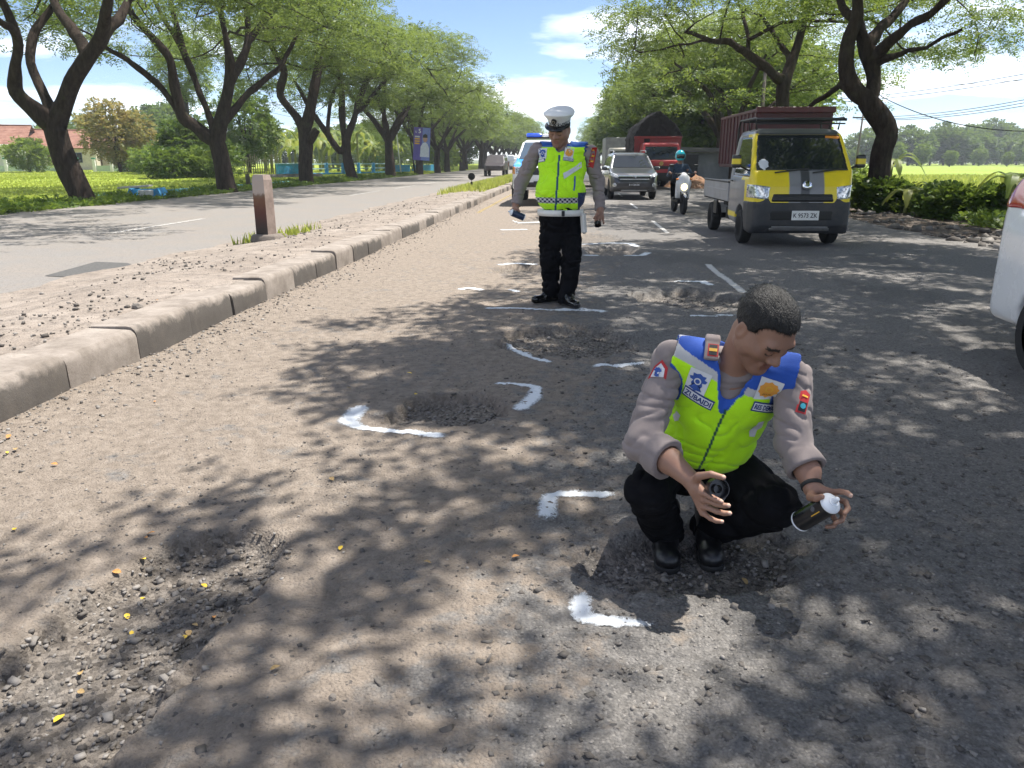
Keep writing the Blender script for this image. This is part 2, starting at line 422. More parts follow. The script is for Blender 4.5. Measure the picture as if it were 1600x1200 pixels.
def lawn_z(x, y): return -.10 + .25 * sstep(-15.3, -17.5, x) + .35 * (fbm2(x * .12, y * .12, 8, 3) - .5) * sstep(-16, -22, x)
def canal(x, y): return -1.1 * np.exp(-(((y - 78 + (x + 16) * 2.1) / 3.6) ** 2)) * sstep(-15.6, -16.8, x) * sstep(-60, -40, x)
lawn = sheet('lawn', -15.05, -160, -10, 260, 110, 150, lambda x, y: lawn_z(x, y) + canal(x, y), M_grass); tag(lawn, kind='structure')
rice = sheet('rice_field', 10.4, 420, -15, 330, 60, 80, lambda x, y: .02 - .12 * sstep(10, 14, x) + .05 * np.sin(x * .25), M_rice); tag(rice, kind='structure')
def mud_z(x, y): return -.02 + .10 * (fbm2(x * 1.4, y * 1.4, 14, 4) - .35) * sstep(6.6, 7.4, x) + .10 * (fbm2(x * 4, y * 4, 19, 3) - .5) * sstep(6.7, 7.6, x)
mud = sheet('road_shoulder', 6.1, 11.0, -9, 120, 72, 420, mud_z, M_mud, jit=None); tag(mud, kind='structure')
mud2 = sheet('road_shoulder_far', 6.1, 11.0, 119.9, 600, 4, 10, lambda x, y: 0 * x - .03, M_mud); tag(mud2, kind='structure')
# --- median and its kerb
def med_z(x, y):
    t = (x + 5.95) / 2.6
    return .015 + .20 * sstep(0, .75, t) + .05 * (fbm2(x * 2.2, y * 2.2, 4, 4) - .5) * np.clip(t * 4, 0, 1)
def med_j(x, y): return x + np.where(x < -5.6, (fbm2(y * .9, y * 0 + 1, 6, 4) - .5) * .5, 0), y
med = sheet('median', -6.0, -3.30, -9, 70, 52, 760, lambda x, y: med_z(x, y) + .016 * (fbm2(x * 16, y * 16, 24, 3) - .5), M_median, jit=med_j); tag(med, kind='structure')
med2 = sheet('median_far', -6.0, -3.30, 69.9, 600, 4, 20, lambda x, y: 0 * x + .17, mat_grass('median_grass', (.09, .12, .02), (.17, .19, .04), (.27, .25, .08), 1.2)); tag(med2, kind='structure')
def mat_kerb():
    n = NT('kerb_concrete'); v = n.coord('Object'); oi = n.new('ShaderNodeObjectInfo')
    vv = n.new('ShaderNodeVectorMath'); vv.operation = 'ADD'; n.l.new(v, vv.inputs[0]); n.l.new(oi.outputs['Location'], vv.inputs[1]); v2 = vv.outputs[0]
    f = n.noise(5, 6, .65, v2)
    c = n.ramp(f, [(.3, (.185, .158, .134)), (.5, (.265, .230, .20)), (.75, (.345, .305, .27))])
    sp_ = n.new('ShaderNodeSeparateXYZ'); n.l.new(v, sp_.inputs[0])
    # remains of black paint on some of the stones, worn through in patches
    dark = n.math('MULTIPLY', n.ramp(oi.outputs['Random'], [(.60, (0,) * 3), (.62, (1,) * 3)]), n.ramp(n.math('ADD', n.math('MULTIPLY', sp_.outputs[2], 2.2), n.math('MULTIPLY', n.noise(9, 5, .7, v2), .5)), [(.62, (1,) * 3), (.75, (0,) * 3)]))
    c = n.mix(n.math('MULTIPLY', dark, .8), c, (.060, .056, .052))
    c = n.mix(n.ramp(n.noise(30, 5, .7, v2), [(.58, (0,) * 3), (.76, (.6,) * 3)]), c, (.10, .085, .07)); c = n.mix(n.ramp(n.noise(3.2, 6, .75, v2), [(.48, (0,) * 3), (.70, (.55,) * 3)]), c, (.15, .128, .108))
    n.set(col=c, rough=.9, spec=.2, normal=n.bump(n.noise(70, 6, .7, v2), .6, .006)); return n.m
M_kerb = mat_kerb()
kerb = empty('kerb', (-3.08, 0, 0)); tag(kerb, kind='structure')
KP = [(.012, -.12), (.006, .08), (.0, .185), (-.010, .215), (-.032, .237), (-.070, .243), (-.34, .245), (-.34, -.12)]
kmesh = []
for k in range(4):
    b = MB(); L = .775; rr = random.Random(k)
    st = [(-L / 2, .975), (-L / 2 + .02, 1.0), (-L / 6, 1.0), (L / 6, 1.0), (L / 2 - .02, 1.0), (L / 2, .975)]
    vs = []; m_ = len(KP)
    for yy, s_ in st:
        for (a, h) in KP: vs.append(((a + .17) * s_ - .17 + (rr.random() - .5) * .003, yy + (rr.random() - .5) * .005, h * (s_ if h > 0 else 1) + (rr.random() - .5) * .003))
    fs = [(i * m_ + j, i * m_ + (j + 1) % m_, (i + 1) * m_ + (j + 1) % m_, (i + 1) * m_ + j) for i in range(len(st) - 1) for j in range(m_)]
    fs += [tuple(range(m_ - 1, -1, -1)), tuple((len(st) - 1) * m_ + j for j in range(m_))]
    b.add(vs, fs); o = b.build('kerb_stone', M_kerb, kerb, auto=32); kmesh.append(o)
yk = -3.2; kk = 0; rr = random.Random(3)
while yk < 150:
    o = kmesh[kk] if kk < 4 else kmesh[rr.randrange(4)].copy()
    if kk >= 4: C.objects.link(o)
    o.location = (rr.uniform(-.012, .012) - .02 * (yk > 20), yk, rr.uniform(-.018, .010)); o.rotation_euler = (rr.uniform(-.008, .008), rr.uniform(-.02, .02), rr.uniform(-.012, .012))
    yk += .79; kk += 1
kf = MB().box((-3.25, 375, .06), (.34, 450, .36)); tag(kf.build('kerb_far', M_kerb), kind='structure')
# --- the other carriageway
M_road_left = mat_road(False); M_road_left.name = 'asphalt_worn'
lr = sheet('road_opposite', -15.3, -5.7, -9, 600, 30, 500, lambda x, y: 0 * x + .004, M_road_left, jit=lambda x, y: (x + np.where(x < -15, (fbm2(y * .5, y * 0, 2, 4) - .5) * .8, 0), y)); tag(lr, kind='structure')
n_ = NT('asphalt_patch'); n_.set(col=n_.ramp(n_.noise(40, 5, .7, n_.coord()), [(.3, (.05, .05, .05)), (.7, (.11, .105, .10))]), rough=.9)
b = MB(); pp = [gp(70, 432), (gp(150, 410)), gp(200, 412), gp(215, 418), gp(120, 435)]
b.add([(a, c, .010) for a, c in pp], [tuple(range(len(pp)))]); b.build('repair_patch', n_.m, lr)
# --- paint
def mat_paint(name, col, lo, hi, scale=30, keep=1.0):
    n = NT(name); v = n.coord(); tr = n.new('ShaderNodeBsdfTransparent'); mx = n.new('ShaderNodeMixShader')
    a = n.attr('Col'); sp_ = n.new('ShaderNodeSeparateColor'); n.l.new(a, sp_.inputs[0])
    f = n.math('ADD', n.math('MULTIPLY', n.noise(scale, 8, .85, v), 1.1), n.math('MULTIPLY', sp_.outputs[0], .60))
    m_ = n.ramp(f, [(lo, (0,) * 3), (hi, (keep,) * 3)])
    n.set(col=n.mix(n.noise(12, 4, .6, v), tuple(c * .86 for c in col), col), rough=.85, normal=n.bump(n.noise(60, 6, .75, v), .9, .010))
    n.l.new(m_, mx.inputs[0]); n.l.new(tr.outputs[0], mx.inputs[1]); n.l.new(n.b.outputs[0], mx.inputs[2]); n.l.new(mx.outputs[0], n.o.inputs[0]); return n.m
M_spray = mat_paint('white_spray_paint', (.80, .83, .86), .76, 1.0, 60)
M_line = mat_paint('worn_lane_paint', (.62, .60, .57), .62, .98, 22)
M_yel = mat_paint('worn_yellow_paint', (.55, .40, .10), .75, 1.05, 12, .35)
def full_h(x, y):
    z, g, _ = road_base(x, y)
    near = 1 - sstep(5, 16, y)
    rr_ = .45 + .55 * sstep(-.9, .6, x + .8 * (fbm2(x * 1.1, y * 1.1, 9, 3) - .5))
    mic = (fbm2(x * 26, y * 26, 31, 3) - .5) * .020 + (fbm2(x * 9, y * 9, 41, 3) - .5) * .024
    pits = -sstep(.045, .0, np.abs(fbm2(x * 15 + 9, y * 15, 51, 3) - .5)) * .007
    return z + near * (mic * (.35 + .65 * rr_) + pits * rr_) + g * near * (vnoise2(x * 42, y * 42, 61) - .5) * .010
def ribbon(name, pts, wid, m, parent, lift=.005, ns=None):
    P = np.array(pts, float); L = np.r_[0, np.cumsum(np.linalg.norm(np.diff(P, axis=0), axis=1))]
    wid = np.array(wid if hasattr(wid, '__len__') else [wid] * len(P), float)
    ns = ns or max(4, int(L[-1] / .014)); s = np.linspace(0, L[-1], ns)
    c = np.stack([np.interp(s, L, P[:, 0]), np.interp(s, L, P[:, 1])], 1)
    for _ in range(3): c[1:-1] = (c[:-2] + 2 * c[1:-1] + c[2:]) / 4
    w = np.interp(s, L, wid); T = np.gradient(c, axis=0); T /= np.linalg.norm(T, axis=1, keepdims=True) + 1e-9; Nn = np.stack([-T[:, 1], T[:, 0]], 1)
    k = 9; q = np.linspace(-.5, .5, k)
    V = c[:, None] + Nn[:, None] * (q[None, :, None] * w[:, None, None]); V = V.reshape(-1, 2)
    z = full_h(V[:, 0], V[:, 1]) + lift
    e = 1 - (np.abs(q) * 2) ** 1.6; ee = np.clip(np.minimum(s, L[-1] - s) / .06, 0, 1)
    a = (e[None, :] * (.25 + .75 * ee[:, None])).ravel()
    I, J = np.meshgrid(np.arange(ns - 1), np.arange(k - 1), indexing='ij')
    F = np.stack([I * k + J, (I + 1) * k + J, (I + 1) * k + J + 1, I * k + J + 1], -1).reshape(-1, 4)
    return from_np(name, np.c_[V, z], F, m, parent, True, np.stack([a, a, a], 1))
def spray(pxs, wid): return ribbon('spray_mark', [gp(*q) for q in pxs], np.array(wid) * 1.45 if hasattr(wid, '__len__') else wid * 1.45, M_spray, road, .0032)
spray([(566, 628), (543, 653), (560, 662), (630, 671), (700, 680)], [.12, .12, .07, .06, .07])
spray([(768, 597), (800, 599), (838, 606), (834, 622), (808, 642)], [.05, .06, .075, .105, .10])
spray([(968, 769), (905, 769), (858, 772), (856, 786), (855, 812)], [.05, .06, .07, .08, .09])
spray([(917, 922), (905, 945), (912, 965), (955, 972), (1022, 980)], [.060, .072, .072, .058, .055])
spray([(797, 533), (806, 546), (828, 558), (865, 566)], [.08, .095, .09, .075])
spray([(922, 572), (965, 571), (1008, 567)], [.08, .09, .08])
spray([(752, 482), (800, 482), (860, 484), (905, 484), (952, 488)], [.05, .08, .10, .14, .10])
spray([(1052, 440), (1098, 440), (1112, 447)], [.10, .12, .12]); spray([(1072, 491), (1110, 493), (1150, 490)], [.06, .09, .09])
spray([(906, 382), (950, 380), (985, 381), (996, 386)], [.10, .16, .16, .14]); spray([(972, 400), (1003, 400), (1014, 395)], [.12, .13, .14])
spray([(908, 399), (938, 400)], .12); spray([(712, 450), (735, 448), (758, 452)], [.08, .10, .08]); spray([(795, 452), (812, 457)], .08)
spray([(775, 412), (810, 411), (842, 413)], [.10, .12, .1]); spray([(800, 345), (850, 343)], .18); spray([(780, 360), (826, 359)], .16)
spray([(1226, 806), (1236, 816), (1258, 832)], [.03, .045, .05])
for y0, y1 in ((8.35, 10.75), (15.5, 18.7), (23.4, 26.4), (31, 34), (38.8, 41.8), (46.6, 49.6), (0.2, 2.0)):
    if y0 > 1: ribbon('lane_dash', [(1.83, y0), (1.83, y1)], .125, M_line, road, .006, 60)
ribbon('edge_line', [(-2.62, 21), (-2.62, 60)], .14, M_yel, road, .006, 220)
def flat_line(x0, x1, w, name='lane_dash', m=None, par=None, z=.012):
    a = np.array([(x0[0] - w / 2, x0[1], z), (x0[0] + w / 2, x0[1], z), (x1[0] + w / 2, x1[1], z), (x1[0] - w / 2, x1[1], z)])
    return from_np(name, a, np.array([[0, 1, 2, 3]]), m or M_line, par, cols=np.full((4, 3), .42))
for y0 in (14.6, 31, 39, 47, 55, 63, 71, 79, 95): flat_line((-9.0, y0), (-9.0, y0 + (3.8 if y0 < 20 else 5)), .14, par=lr)
# --- loose stones, chips and clods
M_stone = None
def mat_stone():
    n = NT('loose_stone'); g_ = n.attr('Col')
    n.set(col=n.mix(n.math('MULTIPLY', n.noise(60, 5, .7, n.coord()), .6), g_, (.22, .19, .165)), rough=.9, spec=.25, normal=n.bump(n.noise(180, 4, .7, n.coord()), .5, .003)); return n.m
M_stone = mat_stone()
_ico = None
def stones(name, x, y, r, zf, sink=.25, dark=.5, seed=1, flat=.65):
    global _ico
    if _ico is None:
        c8 = np.array([(x, y, z) for z in (-1, 1) for x, y in ((-1, -1), (1, -1), (1, 1), (-1, 1))], float) * .72
        _ico = (c8, np.array([(3, 2, 1, 0), (4, 5, 6, 7), (0, 1, 5, 4), (1, 2, 6, 5), (2, 3, 7, 6), (3, 0, 4, 7)]))
    V0, F0 = _ico; rg = np.random.default_rng(seed); N = len(x); nv = len(V0)
    sc = rg.uniform(.55, 1.35, (N, 1, 3)) * np.array([1, 1, flat]); V = V0[None] * (1 + .9 * (rg.random((N, nv, 3)) - .5)) * sc * r[:, None, None]; tl_ = rg.normal(0, .35, (N, 1)); V = np.stack([V[..., 0], V[..., 1] * np.cos(tl_) - V[..., 2] * np.sin(tl_), V[..., 1] * np.sin(tl_) + V[..., 2] * np.cos(tl_)], -1)
    a = rg.uniform(0, 6.28, N); c, s = np.cos(a)[:, None], np.sin(a)[:, None]
    V = np.stack([V[..., 0] * c - V[..., 1] * s, V[..., 0] * s + V[..., 1] * c, V[..., 2]], -1)
    V += np.stack([x, y, zf(x, y) + r * flat * (1 - 2 * sink)], 1)[:, None]
    tone = np.where(rg.random(N) < dark, rg.uniform(.05, .11, N), rg.uniform(.15, .34, N))
    col = tone[:, None] * np.array([1.03, .97, .90]) ; col = np.repeat(col, nv, 0)
    F = (F0[None] + (np.arange(N) * nv)[:, None, None]).reshape(-1, 4)
    o = from_np(name, V.reshape(-1, 3), F, M_stone, None, False, col); return tag(o, kind='stuff')
def scatter_mask(n, x0, x1, y0, y1, fn, seed):
    rg = np.random.default_rng(seed); x = rg.uniform(x0, x1, n); y = rg.uniform(y0, y1, n); k = rg.random(n) < fn(x, y); return x[k], y[k]
x, y = scatter_mask(80000, -3, 1.6, 1.1, 9.5, lambda x, y: hole_mask(x, y)[1] * np.clip(3.2 / y, 0, 1) ** 1.2, 5)
k = rng.random(len(x)) < .62; x, y = x[k], y[k]
stones('hole_gravel', x, y, rng.uniform(.004, .0095, len(x)) * (1 + .8 * (rng.random(len(x)) > .9)) , full_h, .22, .42, 6)
x, y = scatter_mask(19000, -3.06, 2.2, 1.15, 9, lambda x, y: np.clip(2.4 / y, 0, 1) ** 1.5 * (.16 + .84 * sstep(.5, .68, fbm2(x * 1.7, y * 1.7, 15, 4))), 9)
stones('road_chips', x, y, .0025 + .0055 * rng.random(len(x)) ** 2, full_h, .36, .6, 7)
x, y = scatter_mask(5200, -1.6, 3.2, 1.1, 6, lambda x, y: np.clip(2.2 / y, 0, 1) ** 1.6 * sstep(-.9, .2, x + (fbm2(x * 2, y * 2, 35, 3) - .5)), 19)
stones('bound_chips', x, y, .006 + .011 * rng.random(len(x)) ** 2, full_h, .47, .93, 8, .42)
x, y = scatter_mask(9000, -3.08, -2.5, 2.5, 26, lambda x, y: np.exp(-(x + 3.06) / .22) * np.clip(6 / y, 0, 1), 29)
stones('kerb_gravel', x, y, .004 + .010 * rng.random(len(x)) ** 2, full_h, .25, .4, 10)
x, y = scatter_mask(9000, -5.9, -3.4, 3.0, 32, lambda x, y: np.clip(7 / y, 0, 1) ** 1.2 * (.12 + .88 * sstep(.48, .62, fbm2(x * 1.1, y * .8, 45, 4))), 39)
stones('median_clods', x, y, .004 + .016 * rng.random(len(x)) ** 3, lambda x, y: med_z(x, y) + .004, .25, .75, 11)
x, y = scatter_mask(4500, 6.7, 9.6, 11, 36, lambda x, y: sstep(.45, .6, fbm2(x * 1.3, y * 1.3, 55, 4)), 49)
stones('shoulder_clods', x, y, .02 + .10 * rng.random(len(x)) ** 4, mud_z, .3, .7, 12)
# ================================================================== TREES
def mat_bark(name, a, b):
    n = NT(name); v = n.coord(); mp = n.new('ShaderNodeMapping'); mp.inputs['Scale'].default_value = (1, 1, .28); n.l.new(v, mp.inputs[0])
    f = n.noise(9, 7, .7, mp.outputs[0]); c = n.ramp(f, [(.3, a), (.7, b)])
    c = n.mix(n.ramp(n.noise(1.6, 5, .7, v), [(.55, (0,) * 3), (.75, (.55,) * 3)]), c, (.075, .08, .04))
    n.set(col=c, rough=.95, spec=.1, normal=n.bump(n.noise(13, 7, .75, mp.outputs[0]), 1.0, .06)); return n.m
M_bark = mat_bark('bark', (.020, .015, .012), (.066, .050, .041))
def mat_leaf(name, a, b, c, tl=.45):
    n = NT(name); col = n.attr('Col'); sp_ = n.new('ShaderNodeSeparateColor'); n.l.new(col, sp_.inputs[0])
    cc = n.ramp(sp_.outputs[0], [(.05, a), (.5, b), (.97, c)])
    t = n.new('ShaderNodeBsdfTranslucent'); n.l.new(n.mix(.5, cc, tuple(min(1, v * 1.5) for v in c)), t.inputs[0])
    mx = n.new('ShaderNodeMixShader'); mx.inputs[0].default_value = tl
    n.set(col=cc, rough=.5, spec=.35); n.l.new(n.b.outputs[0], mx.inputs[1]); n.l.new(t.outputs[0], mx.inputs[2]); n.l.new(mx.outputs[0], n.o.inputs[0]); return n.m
M_leaf = mat_leaf('rain_tree_leaf', (.045, .085, .016), (.098, .160, .027), (.215, .262, .048))
M_leaf2 = mat_leaf('bush_leaf', (.030, .066, .012), (.065, .125, .022), (.15, .20, .03))
M_leafY = mat_leaf('yellowing_leaf', (.10, .135, .025), (.20, .20, .045), (.36, .27, .10))
M_leafB = mat_leaf('banana_leaf', (.07, .12, .018), (.14, .20, .03), (.28, .29, .06))
M_leafP = mat_leaf('pale_leaf', (.060, .11, .022), (.12, .19, .03), (.21, .27, .05))
M_weed = mat_leaf('weed_leaf', (.035, .075, .012), (.085, .15, .02), (.19, .25, .035))
M_blade = mat_leaf('grass_blade', (.18, .24, .03), (.30, .37, .05), (.44, .45, .11))
def leaf_sprays(cent, axis, tone, rg, K=12, L=.55, ll=.13, lw=.052, droop=.15):
    """flat feathery sprays: K leaflets in pairs along an axis; cent/axis (n,3)"""
    n = len(cent); axis = axis / (np.linalg.norm(axis, axis=1, keepdims=True) + 1e-9)
    up = np.array([0, 0, 1.0]) + rg.normal(0, .35, (n, 3)); side = np.cross(axis, up); side /= np.linalg.norm(side, axis=1, keepdims=True) + 1e-9
    nrm = np.cross(side, axis)
    k = np.arange(K); t = (k // 2 + .5) / (K / 2); sg = np.where(k % 2, 1.0, -1.0)
    ln = L * rg.uniform(.7, 1.25, n)
    P = cent[:, None] + axis[:, None] * (t[None, :, None] * ln[:, None, None]) - np.array([0, 0, 1.0]) * (t ** 2 * droop)[None, :, None] * ln[:, None, None]
    d = axis[:, None] * .45 + side[:, None] * sg[None, :, None] + rg.normal(0, .22, (n, K, 3)); d /= np.linalg.norm(d, axis=2, keepdims=True)
    w = np.cross(d, nrm[:, None] + rg.normal(0, .3, (n, K, 3))); w /= np.linalg.norm(w, axis=2, keepdims=True) + 1e-9
    l = ll * rg.uniform(.7, 1.3, (n, K, 1)) * (1.15 - .5 * np.abs(t - .45))[None, :, None]; ww = lw * rg.uniform(.75, 1.25, (n, K, 1))
    a = P; b = P + d * l * .45 + w * ww * .5; c = P + d * l; e = P + d * l * .45 - w * ww * .5
    V = np.stack([a, b, c, e], 2).reshape(-1, 3); F = np.arange(len(V)).reshape(-1, 4)
    tn = np.clip(tone[:, None] + rg.normal(0, .13, (n, K)), 0, 1); col = np.repeat(tn.reshape(-1), 4)
    return V, F, np.stack([col] * 3, 1)
def curve_path(a, b, d0, n=5, lift=.18, wob=.1, rg=None):
    """bezier from a (leaving along d0) to b"""
    L = np.linalg.norm(b - a); c1 = a + d0 * L * .38; c2 = b - (b - a) / (L + 1e-9) * L * .3 + np.array([0, 0, -lift * L * .4])
    if rg is not None: c1 = c1 + rg.normal(0, wob * L * .3, 3); c2 = c2 + rg.normal(0, wob * L * .3, 3)
    t = np.linspace(0, 1, n + 1)[:, None]
    return (1 - t) ** 3 * a + 3 * (1 - t) ** 2 * t * c1 + 3 * (1 - t) * t * t * c2 + t ** 3 * b
def make_tree(name, trunk, limbs, crown, seed, nclu=110, sprays=26, K=10, label=None, group=None, base=None, rtip=.016, m_leaf=None, leaf=(.55, .15, .060), clu=(1.25, .20), tone0=.42, cat='tree', pw=.44):
    """trunk: [(xyz, r)...]; limbs: list of [(xyz, r)...] starting on the trunk/limb; crown: dict of cx,cy,z0,z1,rx,ry"""
    rg = np.random.default_rng(seed)
    pts, par, rad = [], [], []
    def addpath(path, start):
        last = start
        for p, r in path: pts.append(np.array(p, float)); par.append(last); rad.append(r); last = len(pts) - 1
        return last
    def nearest(p):
        A = np.array(pts); return int(np.argmin(np.linalg.norm(A - np.array(p), axis=1)))
    def densify(path, n=4):
        P = np.array([p for p, _ in path], float); r = np.array([q for _, q in path], float); t = np.arange(len(P)); tt = np.linspace(0, len(P) - 1, (len(P) - 1) * n + 1)
        # catmull-rom
        out = []
        Pe = np.vstack([2 * P[0] - P[1], P, 2 * P[-1] - P[-2]])
        for x in tt:
            i = min(int(x), len(P) - 2); f = x - i; p0, p1, p2, p3 = Pe[i], Pe[i + 1], Pe[i + 2], Pe[i + 3]
            q = .5 * (2 * p1 + (p2 - p0) * f + (2 * p0 - 5 * p1 + 4 * p2 - p3) * f * f + (3 * p1 - p0 - 3 * p2 + p3) * f ** 3); out.append((q, np.interp(x, t, r)))
        return out
    addpath(densify(trunk), -1); fork_n = len(pts) - 1
    for lb in limbs:
        st = nearest(lb[0][0]); addpath(densify(lb)[1:], st)
    minr = list(rad); first_free = len(trunk) * 2
    # crown clusters
    A = []
    while len(A) < nclu:
        u = rg.uniform(-1, 1, 2); rr = math.hypot(*u)
        if rr > 1: continue
        dome = math.sqrt(max(0, 1 - rr * rr * .9)); w = rg.random() ** .6
        z = crown['z0'] + (crown['z1'] - crown['z0']) * (dome * (.30 + .70 * w) + .04 * rg.normal())
        p = np.array([crown['cx'] + u[0] * crown['rx'], crown['cy'] + u[1] * crown['ry'], z])
        if 'keep' in crown and not crown['keep'](p, rg): continue
        A.append(p)
    A = np.array(A); fork = pts[fork_n]
    order = np.argsort(np.linalg.norm(A - fork, axis=1)); tips = []
    for k in order:
        a = A[k]; Pn = np.array(pts[first_free:]); dv = a - Pn; d = np.linalg.norm(dv, axis=1)
        cost = d + .9 * np.maximum(0, -dv[:, 2]) + .25 * np.maximum(0, dv[:, 2] - .8 * np.linalg.norm(dv[:, :2], axis=1))
        j = int(np.argmin(cost)) + first_free
        pj = par[j]; d0 = (pts[j] - pts[pj]) if pj >= 0 else np.array([0, 0, 1.0]); d0 = d0 / (np.linalg.norm(d0) + 1e-9)
        d0 = .6 * d0 + .4 * (a - pts[j]) / (np.linalg.norm(a - pts[j]) + 1e-9)
        ns = max(2, min(7, int(d[j - first_free] / .7)))
        path = curve_path(pts[j], a, d0, ns, rg=rg, wob=.25); last = j
        for q in path[1:]: pts.append(q); par.append(last); rad.append(0); minr.append(0); last = len(pts) - 1
        tips.append(last)
    cnt = np.zeros(len(pts))
    for t in tips:
        while t >= 0: cnt[t] += 1; t = par[t]
    r = np.maximum(np.array(minr), rtip * np.maximum(cnt, .6) ** pw)
    for i in range(len(pts)):
        if par[i] >= 0 and minr[i] == 0: r[i] = min(r[i], r[par[i]] * .92)
    # paths for tubes: follow from each child chain
    kids = [[] for _ in pts]
    for i, p in enumerate(par):
        if p >= 0: kids[p].append(i)
    paths, rads, sides = [], [], []
    stack = [(0, -1)]
    while stack:
        i, p = stack.pop(); ch = [i] if p < 0 else [p, i]; cur = i
        while kids[cur]:
            ks = sorted(kids[cur], key=lambda q: -r[q] - (1 if minr[q] > 0 else 0)); nxt = ks[0]
            for q in ks[1:]: stack.append((q, cur))
            ch.append(nxt); cur = nxt
        if len(ch) >= 2:
            rr_ = [r[q] for q in ch]
            if p >= 0: rr_[0] = min(r[p], r[ch[1]] * 1.25)
            paths.append([pts[q] for q in ch]); rads.append(rr_)
    big = [k for k in range(len(paths)) if max(rads[k]) > .12]; small = [k for k in range(len(paths)) if max(rads[k]) <= .12]
    V1, F1 = tube_np([paths[k] for k in big], [rads[k] for k in big], 14)
    # knobbly bark on the heavy limbs
    q = V1 * np.array([2.2, 2.2, .9]); V1 = V1 + (np.stack([vnoise3(q, seed), vnoise3(q + 31, seed + 1), vnoise3(q + 57, seed + 2)], 1) - .5) * .16
    if small:
        V2, F2 = tube_np([paths[k] for k in small], [rads[k] for k in small], 5); V = np.vstack([V1, V2]); F = np.vstack([F1, F2 + len(V1)])
    else: V, F = V1, F1
    base = np.array(base if base is not None else trunk[0][0], float)
    root = empty(name, base, 0, label, cat, group)
    from_np('trunk', V - base, F, M_bark, root, True)
    # foliage
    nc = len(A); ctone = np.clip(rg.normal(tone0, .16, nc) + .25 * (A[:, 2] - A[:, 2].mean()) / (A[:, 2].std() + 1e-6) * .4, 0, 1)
    reps = rg.integers(int(sprays * .55), int(sprays * 1.45), nc); idx = np.repeat(np.arange(nc), reps); N = len(idx)
    ang = rg.uniform(0, 6.283, N); rr = np.sqrt(rg.random(N)) * clu[0] * rg.uniform(.7, 1.3, nc)[idx]
    off = np.stack([np.cos(ang) * rr, np.sin(ang) * rr, rg.normal(0, clu[1], N) - .10 * rr ** 2 * .4 + .12], 1)
    cent = A[idx] + off; ax = np.stack([np.cos(ang), np.sin(ang), rg.normal(-.12, .25, N)], 1) + rg.normal(0, .45, (N, 3)) * np.array([1, 1, .4])
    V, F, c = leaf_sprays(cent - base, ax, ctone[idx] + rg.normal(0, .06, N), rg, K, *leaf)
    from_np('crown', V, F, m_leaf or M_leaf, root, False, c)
    return root
RS = [1.0]
def pxl(Y, *q):
    """limb from survey points (px, py, depth offset, radius)"""
    return [(at(a, b, Y + d), r * RS[0]) for a, b, d, r in q]
LG = 'rain trees along the opposite carriageway'; RG_ = 'rain trees along the soil shoulder'
Y = 24.8; RS[0] = .76
make_tree('rain_tree', pxl(Y, (134, 324, 0, .62), (126, 300, 0, .50), (108, 258, 0, .46), (93, 222, 0, .46), (86, 196, 0, .46)),
  [pxl(Y, (86, 200, 0, .4), (55, 172, -.3, .33), (24, 145, -.6, .29), (24, 110, -.8, .25), (27, 70, -1, .22), (12, 20, -1.3, .16), (-20, -40, -1.6, .12)),
   pxl(Y, (84, 190, 0, .3), (70, 152, .5, .23), (54, 112, .9, .21), (52, 60, 1.4, .2), (75, 20, 2, .15), (100, -40, 2.6, .11)),
   pxl(Y, (90, 190, 0, .4), (112, 128, 0, .34), (140, 90, 0, .33), (158, 62, 0, .30), (166, 20, -.4, .22), (172, -40, -.9, .15)),
   pxl(Y, (140, 85, 0, .3), (112, 45, 1, .22), (84, 6, 2, .17), (60, -40, 3, .12)),
   pxl(Y, (158, 62, 0, .3), (178, 35, .8, .22), (200, 0, 1.8, .17), (220, -50, 2.6, .12)),
   pxl(Y, (27, 60, -1, .2), (8, 35, -2, .13), (-30, 10, -3, .1))],
  dict(cx=-15.6, cy=24.8, z0=5.0, z1=9.6, rx=7.8, ry=6.2, keep=lambda p, rg: p[2] > 5.9 or rg.random() < .5), 1, 80, 52,
  clu=(1.2, .22), label='leaning rain tree with thick forked trunk beside the blue culvert', group=LG)
Y = 34.4; RS[0] = .80
make_tree('rain_tree', pxl(Y, (356, 306, 0, .62), (352, 285, 0, .52), (346, 250, 0, .50), (338, 218, 0, .48)),
  [pxl(Y, (336, 222, 0, .4), (305, 200, -.3, .33), (282, 180, -.6, .28), (277, 150, -.7, .24), (266, 95, -.8, .22), (244, 66, -1, .19), (205, 22, -1.4, .15), (185, -30, -2, .1)),
   pxl(Y, (280, 172, -.6, .22), (244, 130, -1, .17), (205, 100, -1.5, .14), (165, 74, -2, .1)),
   pxl(Y, (337, 215, 0, .3), (330, 190, 0, .22), (318, 160, 0, .2), (292, 93, .2, .18), (280, 50, .4, .15), (262, -20, 1, .1)),
   pxl(Y, (340, 215, 0, .42), (352, 165, 0, .34), (358, 130, 0, .3), (357, 85, -.2, .22), (348, 42, -.4, .18), (338, -20, -.8, .12)),
   pxl(Y, (359, 125, 0, .3), (376, 95, .4, .25), (388, 65, .8, .22), (386, 20, 1.2, .17), (384, -40, 2, .12)),
   pxl(Y, (350, 195, 0, .25), (368, 168, .6, .2), (400, 138, 1.2, .17), (440, 100, 2, .14), (468, 45, 3, .1)),
   pxl(Y, (388, 65, .8, .2), (420, 25, 1.8, .15), (450, -20, 2.6, .1)), pxl(Y, (292, 93, .2, .15), (262, 40, 1.5, .12), (240, 0, 2.5, .1))],
  dict(cx=-15.5, cy=34.6, z0=4.9, z1=10.4, rx=7.6, ry=6.5), 2, 100, 58, label='rain tree with four spreading limbs beside a short stump post', group=LG)
Y = 45.8; RS[0] = .95
